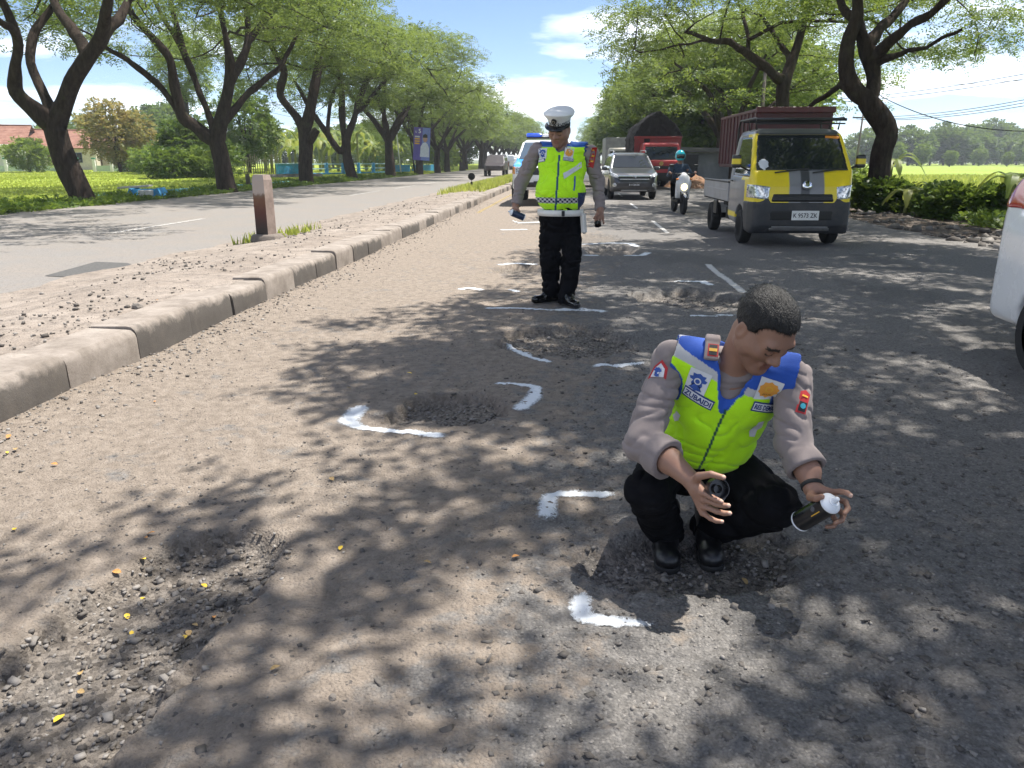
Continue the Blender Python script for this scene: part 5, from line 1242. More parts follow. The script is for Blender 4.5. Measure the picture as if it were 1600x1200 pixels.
n_ = NT('cap_check'); ck_ = n_.new('ShaderNodeTexChecker'); ck_.inputs['Scale'].default_value = 72; n_.l.new(n_.coord(), ck_.inputs['Vector']); ck_.inputs[1].default_value = (.02, .02, .022, 1); ck_.inputs[2].default_value = (.6, .6, .58, 1); n_.set(col=ck_.outputs[0], rough=.7)
capo = capmesh('peaked_cap', [(.112, .086, 0), (.122, .096, .012), (.148, .116, .030), (.153, .126, .033), (.143, .135, .033), (.08, .145, .024), (.02, .147, .014)], M_capw)
cb_ = capmesh('cap_band', [(.107, .060, 0), (.1085, .062, 0), (.113, .096, .008), (.111, .098, .008)], n_.m); cb_.parent = capo
b = MB(); nn = 20; vs_ = []
for j, (r, dz) in enumerate(((.107, .062), (.130, .058), (.150, .046), (.156, .040), (.150, .042), (.107, .056))):
    for i in range(nn):
        a = math.pi * (.10 + .80 * i / (nn - 1)); rr_ = .106 + (r - .106) * math.sin(a) ** .8; q = np.array((rr_ * math.cos(a) * .86, -.012 + rr_ * math.sin(a), .062 + (dz - .062) * math.sin(a))) * HS2; vs_.append(hc2 + HM2 @ q - m2base)
b.add(vs_, [(k * nn + i, k * nn + i + 1, (k + 1) * nn + i + 1, (k + 1) * nn + i) for k in range(5) for i in range(nn - 1)]); vz = b.build('visor', M_patent, capo, smooth=True)
eo = hc2 + HM2 @ (np.array((0, .118, .108)) * HS2); nr = nrmz(HM2 @ np.array((0, .9, -.35))); au, av = frame_at(nr, hl2)
for k, (pl, m_) in enumerate((([(0, .032), (.012, .018), (.022, .004), (.018, -.016), (0, -.026), (-.018, -.016), (-.022, .004), (-.012, .018)], M_ink), (circ(.013, 14), plain('cap_silver', (.6, .58, .5), .3, .8)), (circ(.008, 12), M_ink))):
    b = MB(); n0 = len(pl); b.add([eo + nr * (.004 + .003 * k) + au * x * 1.15 + av * y * 1.15 - m2base for x, y in pl] + [eo - nr * .03 + au * x + av * y - m2base for x, y in pl], [tuple(range(n0))] + [(i, (i + 1) % n0, n0 + (i + 1) % n0, n0 + i) for i in range(n0)]); b.build('cap_emblem', m_, capo)
# chin strap / lanyard at the collar
MB().tube([hl2 * .088 + hc2 - m2base + hu2 * -.09 + hf2 * .0, hl2 * .094 + hc2 - m2base + hu2 * -.05, hl2 * .096 + hc2 - m2base + hu2 * .0], .008, 6).build('collar_lining', M_whitebelt, m2, smooth=True)
c0, c1 = B(814, 338, -.13), B(797, 331, -.16); ax = nrmz(c1 - c0)
can2, *_ = spray_can(c1 - ax * .15 + np.array((0, -.005, 0)), c1 + np.array((0, -.005, 0)), 'dark blue spray can held low by the standing officer')
can2.children[1].data.materials[0] = plain('can_navy', (.015, .03, .07), .3) if can2.children[1].name.startswith('can_body') else can2.children[1].data.materials[0]
can_cap(B(934, 350, -.165), nrmz((.1, -.6, -.7)), 'black plastic cap in the standing officer\'s left hand')
# ================================================================== VEHICLES (built facing -Y, origin on the road under the middle)
def mat_paint_car(name, col=None, rough=.32, metal=.0, coat=.6):
    n = NT(name); v = n.coord(); c = n.attr('Col') if col is None else col
    d = n.ramp(n.noise(3.5, 6, .65, v), [(.45, (0,) * 3), (.8, (1,) * 3)])
    c = n.mix(n.math('MULTIPLY', d, .14), c, (.20, .17, .14))
    n.set(col=c, rough=n.math('ADD', n.math('MULTIPLY', d, .14), rough), metal=metal, coat=coat); n.b.inputs['Coat Roughness'].default_value = .08; return n.m
M_vpaint = mat_paint_car('two_tone_paint', None, .42, 0, .35)
def mat_glass(name, col=(.012, .014, .015), rough=.04):
    n = NT(name); n.set(col=n.mix(n.noise(4, 4, .6, n.coord()), col, tuple(c * 1.6 for c in col)), rough=rough, spec=.8); return n.m
M_glass = mat_glass('tinted_glass'); M_glass_b = mat_glass('blue_tint_glass', (.05, .075, .11), .05)
M_tyre = plain('tyre_rubber', (.014, .014, .014), .85, bump=.3, bscale=60); M_rim = plain('alloy', (.42, .42, .43), .35, .75, dirt=((.1, .085, .07), .4)); M_rimd = plain('dark_steel', (.06, .06, .065), .5, .5)
M_plastic = plain('charcoal_plastic', (.030, .032, .036), .55, bump=.1, bscale=200, dirt=((.14, .12, .10), .35)); M_blackp = plain('black_plastic', (.012, .012, .012), .45); M_chrome = plain('chrome', (.72, .73, .75), .12, 1.0)
M_lens = NT('headlamp_lens'); M_lens.set(col=M_lens.ramp(M_lens.voro(38, M_lens.coord(), out='Color'), [(.2, (.20, .21, .22)), (.8, (.72, .74, .76))]), rough=.06, spec=.9, metal=.35, coat=1.0); M_lens = M_lens.m
M_amber = plain('amber_lens', (.70, .22, .03), .15, coat=.8); M_redl = plain('red_lens', (.40, .012, .015), .14, coat=.9); M_plate = plain('plate_white', (.72, .72, .70), .5); M_plateb = plain('plate_black', (.02, .02, .021), .5)
M_under = plain('underbody', (.012, .012, .012), .9)
def wheel(parent, x, y, r=.29, w=.19, rim=.62, spokes=5, m_rim=None, steel=False):
    s = 1 if x > 0 else -1; wh = empty('wheel', (x, y, r)); wh.parent = parent
    b = MB(); b.lathe([(r * rim, -w / 2), (r * .9, -w / 2), (r * .985, -w * .36), (r, -w * .2), (r, w * .2), (r * .985, w * .36), (r * .9, w / 2), (r * rim, w / 2), (r * rim, -w / 2)], 32, 'x'); b.build('tyre', M_tyre, wh, auto=35)
    b = MB(); b.lathe([(r * rim * 1.01, -w * .48), (r * rim * 1.01, w * .48), (r * rim * .9, w * .46), (r * rim * .86, -w * .2)], 28, 'x')
    for i in range(spokes):
        a = 6.283 * i / spokes; b.box((s * w * .34, math.cos(a) * r * rim * .48, math.sin(a) * r * rim * .48), (w * .16, r * .14 if not steel else r * .3, r * rim * .98), rx=a - math.pi / 2, bev=.008)
    b.lathe([(0, s * w * .30), (r * .16, s * w * .30), (r * .15, s * w * .44), (0, s * w * .45)], 16, 'x'); b.build('rim', m_rim or M_rim, wh, auto=35)
    b = MB(); b.lathe([(0, s * w * .1), (r * rim * .9, s * w * .1), (r * rim * .9, s * w * .12), (0, s * w * .12)], 24, 'x'); b.build('hub_disc', M_rimd, wh)
    return wh
def mirror_poly(h): return h + [(-x, z) for x, z in h[::-1]]
class Veh:
    def __init__(s, name, label, cat, loc, yaw, side, front, top, k, h, group=None, keep=None):
        s.root = empty(name, loc, yaw, label, cat, group); s.h = h; a, b, c = poly2(side, (1, 2)), poly2(mirror_poly(front), (0, 2)), poly2(mirror_poly(top), (0, 1))
        s.k = k; s.hull = lambda P: smax(smax(a(P), b(P), k), c(P), k)
        sy = np.array(side); fx = np.array(front); s.lo = np.array((-fx[:, 0].max() - .1, sy[:, 0].min() - .1, sy[:, 1].min() - .1)); s.hi = np.array((fx[:, 0].max() + .1, sy[:, 0].max() + .1, sy[:, 1].max() + .1))
    def front(s, poly, ylim): f = poly2(poly, (0, 2)); return lambda P: np.maximum(f(P), P[:, 1] - ylim)
    def rear(s, poly, ylim): f = poly2(poly, (0, 2)); return lambda P: np.maximum(f(P), ylim - P[:, 1])
    def side(s, poly, sx, xmin): f = poly2(poly, (1, 2)); return lambda P: np.maximum(f(P), xmin - sx * P[:, 0])
    def part(s, name, reg, m, off=.004, parent=None, h=None, colfn=None, k=.004, carve=None):
        d = SDF().u(lambda P: s.hull(P) - off, 0); d.inter(reg, k)
        for c in (carve or []): d.sub(c, .006)
        # bounds of the region
        g = np.stack(np.meshgrid(*[np.linspace(s.lo[i], s.hi[i], 36) for i in range(3)], indexing='ij'), -1).reshape(-1, 3); q = g[(d(g) < .12)]
        lo, hi = (np.maximum(q.min(0) - .1, s.lo), np.minimum(q.max(0) + .1, s.hi)) if len(q) else (s.lo, s.hi)
        return sdf_part(name, d, lo, hi, h or s.h, m, parent or s.root, colfn)
    def body(s, name, m, recess, arches, colfn=None, extra=None, depth=.022):
        d = SDF().u(s.hull, 0)
        for r in recess: d.sub(lambda P, r=r: np.maximum(r(P), -(s.hull(P) + depth)), .006)
        for y, z, r in arches: d.sub(lambda P, y=y, z=z, r=r: np.maximum(np.hypot(P[:, 1] - y, P[:, 2] - z) - r, .48 - np.abs(P[:, 0])), .015)
        for e in (extra or []): d.sub(e, .01)
        return sdf_part(name, d, s.lo, s.hi, s.h, m, s.root, colfn)
def plate_on(root, y, z, txt, w=.40, hh=.13, black=False, back=False, x=0, tilt=0):
    s = 1 if back else -1
    p = MB().box((x, y, z), (w, .012, hh), bev=.003, rx=tilt).build('number_plate', M_plateb if black else M_plate, root)
    if not txt: return p
    V, F = text_mesh(txt, hh * .48, .012); ww = V[:, 0].max() - V[:, 0].min(); V[:, 0] *= w * .88 / ww
    P = np.stack([x + V[:, 0] * (-s if not back else -1) * (1 if not back else 1), np.full(len(V), y + s * .0085), z + V[:, 1]], 1)
    if not back: P[:, 0] = x + V[:, 0]
    from_np('lettering', P, F, M_canw if black else M_ink, p); return p
# ---------------------------------------------------------------- yellow and grey pickup
V1 = Veh('pickup_truck', 'yellow and grey small pickup with roof rack and charcoal bumper driving past the soil shoulder', 'pickup', (3.60, 15.1, 0), R(1.2),
  [(-2.00, .24), (-2.08, .36), (-2.10, .60), (-2.09, .80), (-2.06, .98), (-1.96, 1.17), (-1.50, 1.80), (-1.34, 1.875), (-.95, 1.90), (-.46, 1.88), (-.40, 1.80), (-.38, .42), (-.5, .34), (-1.9, .24)],
  [(.78, .20), (.825, .42), (.83, .90), (.815, 1.14), (.715, 1.74), (.66, 1.86), (.52, 1.915)], [(.60, -2.115), (.75, -2.05), (.815, -1.90), (.83, -1.6), (.83, -.30)], .045, .023)
def bx3(x0, x1, y0, y1, z0, z1):
    c = np.array(((x0 + x1) / 2, (y0 + y1) / 2, (z0 + z1) / 2)); return rbox(c, np.array(((x1 - x0) / 2, (y1 - y0) / 2, (z1 - z0) / 2)), .004)
ws = V1.front([(-.74, 1.21), (.74, 1.21), (.665, 1.78), (-.665, 1.78)], -1.38); sw = [(-1.82, 1.19), (-1.42, 1.72), (-1.30, 1.76), (-.62, 1.76), (-.60, 1.12), (-1.80, 1.10)]
wl_, wr_ = V1.side(sw, -1, .5), V1.side(sw, 1, .5)
YEL = np.array((.84, .64, .012)); GRY = np.array((.20, .20, .21)); DGR = np.array((.055, .055, .06)); CHA = np.array((.03, .032, .036))
def van_col(P):
    x, y, z = P.T; ax = np.abs(x); c = np.tile(GRY, (len(P), 1)); fr = y < -1.60
    yel = (fr & (z > .66)) | ((y < -1.30 + .35 * (z - 1.1)) & (z > 1.05)) | ((y < -1.52 - .25 * (1.2 - z)) & (z < 1.2) & (z > .55)); c = np.where(yel[:, None], YEL, c)
    hood = (y < -1.80) & (z < 1.24) & (np.abs(x - .06) < .27); c = np.where(hood[:, None], GRY * 1.1, c); c = np.where((hood & (np.abs(x - .03) < .065))[:, None], DGR, c)
    c = np.where(((z > 1.80) | ((z > 1.77) & (ax < .64)))[:, None], DGR, c); c = np.where(((z < .50) & (z > .42) & (y > -1.0) & (ax > .7))[:, None], YEL, c); return c
vb = V1.body('cab', M_vpaint, [ws, wl_, wr_], [(-1.32, .29, .36)], van_col)
M_wscr = mat_glass('windscreen', (.016, .019, .020), .03)
V1.part('windscreen', ws, M_wscr, -.012); V1.part('side_window', wl_, M_glass, -.014); V1.part('side_window', wr_, M_glass, -.014)
arch = [lambda P: np.maximum(np.hypot(P[:, 1] + 1.32, P[:, 2] - .29) - .36, .48 - np.abs(P[:, 0]))]
fb = V1.part('front_bumper', V1.front([(-.9, .15), (.9, .15), (.9, .735), (.66, .735), (.54, .80), (.50, .72), (-.50, .72), (-.54, .80), (-.66, .735), (-.9, .735)], -1.62), M_plastic, .016, carve=arch)
V1.part('air_intake', V1.front([(-.52, .42), (.52, .42), (.50, .60), (-.50, .60)], -1.9), M_blackp, .017, fb)
V1.part('skid_bar', V1.front([(-.50, .27), (.50, .27), (.46, .35), (-.46, .35)], -1.8), M_rim, .022, fb)
gr_ = V1.part('grille', V1.front([(-.50, .725), (.50, .725), (.47, .86), (-.47, .86)], -1.85), M_blackp, .010)
for z in (.765, .825): V1.part('grille_bar', V1.front([(-.47, z - .012), (.47, z - .012), (.46, z + .012), (-.46, z + .012)], -1.85), M_plastic, .02, gr_, .012)
for s in (-1, 1): V1.part('headlight', V1.front([(s * .54, .76), (s * .86, .80), (s * .86, 1.0), (s * .78, 1.0), (s * .52, .97)], -1.75), M_lens, .010, h=.014)
em = MB(); em.lathe([(0, 0), (.075, 0), (.072, .016), (0, .020)], 24, c=(.05, -2.083, .99), M=Matrix.Rotation(R(78), 3, 'X')); em.build('emblem', M_chrome, V1.root, smooth=True)
plate_on(V1.root, -2.118, .52, 'K 9573 ZK', .43, .15, x=.06)
for s in (-1, 1):
    m_ = SDF().u(rbox((s * 1.0, -1.66, 1.36), (.075, .045, .105), .03), 0).u(cap((s * .80, -1.62, 1.22), (s * .96, -1.65, 1.30), .018), .01)
    sdf_part('mirror', m_, (s * .9 - .22, -1.8, 1.1), (s * .9 + .22, -1.5, 1.55), .012, M_vpaint, V1.root, lambda P: np.where(((P[:, 2] > 1.32) & (P[:, 2] < 1.40))[:, None], YEL, CHA * .4))
    MB().box((s * .845, -.70, 1.03), (.02, .12, .028), bev=.006).build('door_handle', M_blackp, V1.root)
for a, b_ in (((-.45, -1.985, 1.185), (.10, -1.93, 1.25)), ((.15, -1.985, 1.185), (.62, -1.93, 1.24))): MB().tube([a, b_], .012, 6).build('wiper', M_blackp, V1.root)
V1.part('sticker', V1.front([(.42, 1.715), (.66, 1.69), (.66, 1.765), (.42, 1.775)], -1.38), plain('orange_sticker', (.72, .25, .02), .6), -.009)
p_ = circ(.095, 20); V1.part('sticker', V1.front([(-.60 + a, 1.31 + b_) for a, b_ in p_], -1.6), plain('pale_sticker', (.62, .64, .68), .5), -.009)
for x in (-.72, .72):
    for y in (-1.32, 1.30): wheel(V1.root, x, y, .285, .18, .60, 6)
b = MB(); b.box((0, .80, .52), (.7, 2.9, .12)); b.box((0, -.9, .42), (1.3, .9, .18)); b.box((0, 1.3, .30), (1.3, .1, .1)); b.box((-.62, -.1, .42), (.2, .6, .2)); b.build('chassis', M_under, V1.root)
bed = MB().box((0, .90, .66), (1.60, 2.36, .06)).build('cargo_bed', M_under, V1.root); M_bed = plain('bed_grey', (.30, .30, .31), .45, dirt=((.16, .13, .11), .4))
for x in (-.80, .80):
    MB().box((x, .90, .82), (.035, 2.40, .34), bev=.012).build('side_panel', M_bed, bed); MB().box((x, .90, 1.00), (.06, 2.42, .04), bev=.012).build('top_rail', M_blackp, bed)
    MB().box((x * 1.012, .90, .84), (.02, 2.2, .04), bev=.01).build('rub_strip', M_bed, bed)
MB().box((0, 2.08, .82), (1.6, .035, .34), bev=.012).build('tailgate', M_bed, bed)
for x in (-.80, .80): MB().box((x, .80, .50), (.04, .30, .26), bev=.01).build('mudguard', M_blackp, bed)
b = MB()
for y in (-1.42, -.95, -.5): b.tube([(-.66, y, 1.86), (-.68, y, 2.02), (.68, y, 2.02), (.66, y, 1.86)], .016, 6)
for x in (-.70, .70): b.tube([(x, -1.62, 2.00), (x, -1.50, 2.04), (x, -.4, 2.04), (x * 1.02, -.36, 1.9), (x * 1.02, -.34, 1.05)], .018, 6)
b.tube([(-.72, -1.60, 2.01), (.72, -1.60, 2.01)], .022, 6); b.tube([(-.72, -1.55, 1.95), (.72, -1.55, 1.95)], .012, 6)
for y in (-1.2, -.7): b.tube([(-.7, y, 2.045), (.7, y, 2.045)], .014, 6)
b.build('roof_rack', M_blackp, V1.root, smooth=True)
# ---------------------------------------------------------------- grey sport utility car
def suv(name, label, loc, yaw, col, h=.030, group=None, scale=1, metal=.5):
    v = Veh(name, label, 'car', loc, yaw, [(-2.15, .30), (-2.24, .45), (-2.25, .62), (-2.16, .82), (-2.00, .93), (-1.25, 1.08), (-.55, 1.58), (-.2, 1.66), (.6, 1.68), (1.7, 1.62), (1.95, 1.5), (2.18, 1.02), (2.24, .8), (2.22, .4), (2.1, .28)],
      [(.80, .22), (.865, .45), (.87, .80), (.84, 1.02), (.66, 1.55), (.55, 1.66)], [(.55, -2.27), (.72, -2.18), (.83, -1.95), (.87, -1.4), (.87, 1.6), (.82, 2.1), (.65, 2.25)], .06, h, group)
    ws = v.front([(-.74, 1.10), (.74, 1.10), (.60, 1.56), (-.60, 1.56)], -.40); sd = [(-.98, 1.12), (-.45, 1.52), (.5, 1.58), (1.75, 1.50), (1.9, 1.14)]; a, b_ = v.side(sd, -1, .5), v.side(sd, 1, .5)
    pm = mat_paint_car(name + '_paint', col, .28, metal, .8); v.body('body', pm, [ws, a, b_], [(-1.38, .33, .40), (1.30, .33, .40)])
    v.part('windscreen', ws, M_wscr, -.012); v.part('side_window', a, M_glass, -.014); v.part('side_window', b_, M_glass, -.014)
    v.part('lower_bumper', v.front([(-.9, .2), (.9, .2), (.9, .44), (-.9, .44)], -1.75), M_plastic, .012); v.part('skid_bar', v.front([(-.5, .30), (.5, .30), (.45, .36), (-.45, .36)], -1.8), M_rim, .03)
    g = v.part('grille', v.front([(-.55, .70), (.55, .70), (.62, .86), (-.62, .86)], -1.8), M_blackp, .012); v.part('grille_bar', v.front([(-.58, .80), (.58, .80), (.60, .86), (-.60, .86)], -1.8), M_chrome, .024, g, .02); v.part('grille_bar', v.front([(-.52, .70), (.52, .70), (.53, .735), (-.53, .735)], -1.8), M_chrome, .024, g, .02)
    for s in (-1, 1):
        v.part('headlight', v.front([(s * .56, .74), (s * .60, .88), (s * .86, .99), (s * .86, .84)], -1.45), M_lens, .012, h=.02)
        v.part('fog_light', v.front([(s * .70 + x, .52 + z) for x, z in circ(.075, 14)], -1.7), M_lens, .014, h=.02)
        m_ = SDF().u(rbox((s * .98, -.85, 1.08), (.10, .06, .07), .04), 0).u(cap((s * .80, -.85, 1.06), (s * .95, -.85, 1.06), .02), .01); sdf_part('mirror', m_, (s * .95 - .24, -1.0, .95), (s * .95 + .24, -.7, 1.22), .02, pm, v.root)
        MB().tube([(s * .60, -.35, 1.64), (s * .60, -.2, 1.72), (s * .60, 1.3, 1.73), (s * .60, 1.5, 1.65)], .018, 6).build('roof_rail', M_rim, v.root, smooth=True)
    b = MB(); b.tube([(-.055, -2.235, .845), (-.04, -2.235, .755)], .012, 6); b.tube([(.055, -2.235, .845), (.04, -2.235, .755)], .012, 6); b.tube([(-.045, -2.235, .80), (.045, -2.235, .80)], .012, 6); b.build('emblem', M_chrome, g)
    plate_on(v.root, -2.262, .53, 'B 1128 DK', .42, .13, True)
    for x in (-.76, .76):
        for y in (-1.38, 1.30): wheel(v.root, x, y, .33, .20, .66, 5)
    return v
suv('sport_utility_car', 'dark grey sport utility car with chrome grille waiting in front of the red truck', (2.0, 30.8, 0), R(2.5), (.055, .057, .065))
# ---------------------------------------------------------------- white and blue police car
PB = np.array((.02, .30, .72)); PW = np.array((.78, .79, .80))
V3 = Veh('police_car', 'white police pickup with light blue bonnet and blue roof light bar behind the standing officer', 'car', (-1.02, 26.9, 0), R(-1), [(-2.30, .42), (-2.42, .55), (-2.43, .8), (-2.34, 1.02), (-2.1, 1.10), (-1.25, 1.20), (-.62, 1.72), (-.3, 1.79), (.9, 1.79), (1.2, 1.7), (1.45, 1.2), (2.5, 1.18), (2.55, .6), (2.4, .45)],
  [(.84, .35), (.90, .55), (.90, .95), (.86, 1.16), (.70, 1.68), (.58, 1.78)], [(.58, -2.44), (.78, -2.34), (.88, -2.05), (.90, -1.5), (.90, 2.3), (.8, 2.55)], .06, .034)
w3 = V3.front([(-.78, 1.22), (.78, 1.22), (.64, 1.70), (-.64, 1.70)], -.45); s3 = [(-1.0, 1.24), (-.52, 1.68), (.95, 1.70), (1.15, 1.24)]; a3, b3 = V3.side(s3, -1, .5), V3.side(s3, 1, .5)
def pol_col(P):
    x, y, z = P.T; c = np.tile(PW, (len(P), 1)); c = np.where(((y < -1.15) & (z > 1.00) & (np.abs(x) > .18 + .2 * (y + 2.3)))[:, None], PB, c); c = np.where((((z > .82) & (z < 1.0)) & (y > -1.9))[:, None], PB, c); return c
V3.body('body', mat_paint_car('police_paint', None, .3, 0, .6), [w3, a3, b3], [(-1.5, .36, .44), (1.5, .36, .44)], pol_col); V3.part('windscreen', w3, M_glass_b, -.014); V3.part('side_window', a3, M_glass, -.014); V3.part('side_window', b3, M_glass, -.014)
for s in (-1, 1):
    V3.part('headlight', V3.front([(s * .52, .84), (s * .76, .84), (s * .76, 1.04), (s * .54, 1.03)], -1.9), M_lens, .012, h=.022); V3.part('indicator', V3.front([(s * .77, .84), (s * .92, .84), (s * .92, 1.04), (s * .77, 1.04)], -1.7), M_amber, .012, h=.022)
    V3.part('fog_light', V3.front([(s * .66 + x, .62 + z) for x, z in circ(.07, 12)], -2.0), M_lens, .014, h=.02)
    m_ = SDF().u(rbox((s * 1.03, -.95, 1.26), (.11, .06, .09), .04), 0).u(cap((s * .84, -.95, 1.22), (s * 1.0, -.95, 1.24), .02), .01); sdf_part('mirror', m_, (s * .98 - .26, -1.1, 1.1), (s * .98 + .26, -.8, 1.42), .02, M_canw, V3.root)
    for y in (-1.5, 1.5): wheel(V3.root, s * .80, y, .37, .24, .60, 6)
V3.part('grille', V3.front([(-.46, .80), (.46, .80), (.50, 1.02), (-.50, 1.02)], -2.0), M_blackp, .012); V3.part('air_intake', V3.front([(-.5, .50), (.5, .50), (.5, .66), (-.5, .66)], -2.1), M_blackp, .012); plate_on(V3.root, -2.44, .60, '', .42, .12, True)
V3.root.scale = (1.04, 1.04, 1.14)
lb = MB().box((0, -.15, 1.83), (1.20, .26, .05), bev=.02).build('light_bar', M_blackp, V3.root); M_blight = plain('blue_lens', (.02, .10, .70), .15, coat=.8)
for x in (-.36, .36): MB().box((x, -.15, 1.90), (.50, .28, .12), bev=.035).build('beacon', M_blight, lb, auto=40)
MB().box((0, -.15, 1.89), (.20, .26, .10), bev=.03).build('siren', M_canw, lb)
# ---------------------------------------------------------------- white car passing at the right: rear quarter in view
V4 = Veh('white_car', 'white hatchback car with red tail light passing close by the camera', 'car', (3.84, 4.02, 0), R(0), [(-2.0, .30), (-2.1, .5), (-2.08, .78), (-1.9, .9), (-1.1, 1.02), (-.4, 1.48), (.2, 1.56), (1.5, 1.50), (1.78, 1.36), (1.98, 1.02), (2.06, .80), (2.10, .58), (2.06, .40), (1.9, .27)],
  [(.78, .20), (.84, .42), (.86, .66), (.845, .90), (.80, 1.02), (.64, 1.44), (.52, 1.56)], [(.5, -2.1), (.72, -1.98), (.83, -1.6), (.86, -1.0), (.86, 1.35), (.80, 1.80), (.68, 2.03), (.5, 2.11)], .07, .027)
w4 = V4.rear([(-.66, 1.03), (.66, 1.03), (.54, 1.40), (-.54, 1.40)], 1.4); s4 = [(-.9, 1.02), (-.3, 1.44), (1.2, 1.44), (1.62, 1.05)]; a4, b4 = V4.side(s4, -1, .5), V4.side(s4, 1, .5); f4 = V4.front([(-.7, 1.04), (.7, 1.04), (.58, 1.46), (-.58, 1.46)], -.3)
seam = lambda P: np.maximum(np.abs(poly2([(1.30, .70), (1.62, .62), (2.3, .60), (2.3, .2), (1.42, .2)], (1, 2))(P)) - .006, .3 - np.abs(P[:, 0]))
pm4 = mat_paint_car('white_paint', (.80, .80, .80), .25, 0, .8); V4.body('body', pm4, [w4, a4, b4, f4], [(1.05, .30, .36), (-1.28, .30, .37)], extra=None)
for w_, nm in ((w4, 'rear_window'), (a4, 'side_window'), (b4, 'side_window'), (f4, 'windscreen')): V4.part(nm, w_, M_glass, -.014)
for s in (-1, 1):
    V4.part('tail_light', V4.rear([(s * .60, 1.06), (s * .9, 1.06), (s * .80, 1.32), (s * .62, 1.32)], 1.55), M_redl, .012, h=.014)
    for y in (-1.28, 1.05): wheel(V4.root, s * .76, y, .30, .19, .64, 5)
V4.part('bumper_seam', V4.rear([(-.9, .595), (.9, .595), (.9, .607), (-.9, .607)], 1.72), M_plastic, .0015, h=.010)
plate_on(V4.root, 2.115, .80, '', .42, .13, False, True)
# ---------------------------------------------------------------- pickup driving away on the other carriageway
V5 = Veh('covered_pickup', 'dark pickup with hard bed cover driving away on the opposite carriageway', 'pickup', (-7.1, 71.2, 0), R(0), [(-2.5, .5), (-2.55, .9), (-1.4, 1.1), (-.7, 1.72), (-.3, 1.80), (.8, 1.78), (1.0, 1.86), (2.2, 1.84), (2.42, 1.28), (2.56, 1.1), (2.56, .60), (2.4, .5)], [(.84, .40), (.90, .6), (.90, 1.15), (.72, 1.80), (.6, 1.86)], [(.6, -2.55), (.85, -2.2), (.9, -1.5), (.9, 2.3), (.8, 2.56)], .05, .05)
V5.root.rotation_euler = (0, 0, 0)
w5 = V5.rear([(-.70, 1.28), (.70, 1.28), (.60, 1.76), (-.60, 1.76)], 1.8); s5 = [(-1.0, 1.2), (-.6, 1.66), (2.0, 1.70), (2.1, 1.25)]; a5, b5 = V5.side(s5, -1, .5), V5.side(s5, 1, .5)
V5.body('body', mat_paint_car('maroon_black_paint', (.022, .014, .017), .45, 0, .15), [w5, a5, b5], [(-1.5, .38, .46), (1.5, .38, .46)]); V5.part('rear_window', w5, M_glass, -.016); V5.part('side_window', a5, M_glass, -.016); V5.part('side_window', b5, M_glass, -.016)
V5.part('rear_bumper', V5.rear([(-.95, .48), (.95, .48), (.95, .70), (-.95, .70)], 2.3), M_rim, .02)
for s in (-1, 1):
    V5.part('tail_light', V5.rear([(s * .72, .78), (s * .92, .78), (s * .92, 1.16), (s * .72, 1.16)], 2.2), M_redl, .015, h=.03); MB().tube([(s * .6, -.3, 1.84), (s * .6, 2.1, 1.90)], .025, 6).build('roof_rail', M_rim, V5.root)
    for y in (-1.5, 1.5): wheel(V5.root, s * .80, y, .38, .24, .6, 6)
plate_on(V5.root, 2.60, .60, '', .45, .14, True, True); MB().lathe([(0, 0), (.06, 0), (.05, .02), (0, .025)], 14, 'y', c=(0, 2.56, 1.14)).build('emblem', M_chrome, V5.root)
# ---------------------------------------------------------------- red truck with a tarpaulin over its load
t6 = empty('tarpaulin_truck', (3.98, 42.0, 0), R(1.5), 'red cab truck with peaked black tarpaulin over its load behind the grey car', 'truck')
M_rcab = mat_paint_car('red_cab_paint', (.36, .018, .022), .35, 0, .5); M_tarp = mat_cloth('black_tarpaulin', (.022, .020, .020), .8, .3, sheen=0, spec=.15)
cbf = lambda P: smax(smax(poly2([(-3.30, .45), (-3.36, .7), (-3.34, 1.25), (-2.95, 2.12), (-2.80, 2.2), (-1.75, 2.2), (-1.7, .5)], (1, 2))(P), poly2(mirror_poly([(.93, .4), (.98, 1.2), (.86, 2.1), (.78, 2.2)]), (0, 2))(P), .06), poly2(mirror_poly([(.8, -3.38), (.95, -3.25), (.98, -1.7)]), (0, 1))(P), .06)
wsr = lambda P: np.maximum(poly2([(-.84, 1.38), (.84, 1.38), (.76, 2.02), (-.76, 2.02)], (0, 2))(P), P[:, 1] + 2.6)
d = SDF().u(cbf, 0).sub(lambda P: np.maximum(wsr(P), -(cbf(P) + .03)), .01); sdf_part('cab', d, (-1.1, -3.5, .3), (1.1, -1.6, 2.35), .036, M_rcab, t6); d = SDF().u(lambda P: cbf(P) + .016, 0).inter(wsr, .004); sdf_part('windscreen', d, (-1, -3.5, 1.2), (1, -2.4, 2.2), .036, M_wscr, t6)
d = SDF().u(lambda P: cbf(P) - .02, 0).inter(lambda P: np.maximum(np.maximum(P[:, 2] - .80, .3 - P[:, 2]), P[:, 1] + 2.7), .01); sdf_part('front_bumper', d, (-1.15, -3.55, .25), (1.15, -2.5, .95), .036, M_blackp, t6)
d = SDF().u(lambda P: cbf(P) - .012, 0).inter(lambda P: np.maximum(poly2([(-.6, .95), (.6, .95), (.6, 1.12), (-.6, 1.12)], (0, 2))(P), P[:, 1] + 2.9), .01); sdf_part('grille', d, (-.8, -3.55, .8), (.8, -2.8, 1.25), .03, M_blackp, t6)
for s in (-1, 1):
    MB().box((s * .76, -3.33, .90), (.24, .08, .16), bev=.03).build('headlight', M_lens, t6); MB().box((s * 1.12, -3.15, 1.55), (.10, .06, .32), bev=.02).build('mirror', M_blackp, t6); wheel(t6, s * .82, -2.55, .40, .22, .55, 6, M_rimd)
    for y in (1.6, 2.5): wheel(t6, s * .82, y, .40, .40, .55, 6, M_rimd)
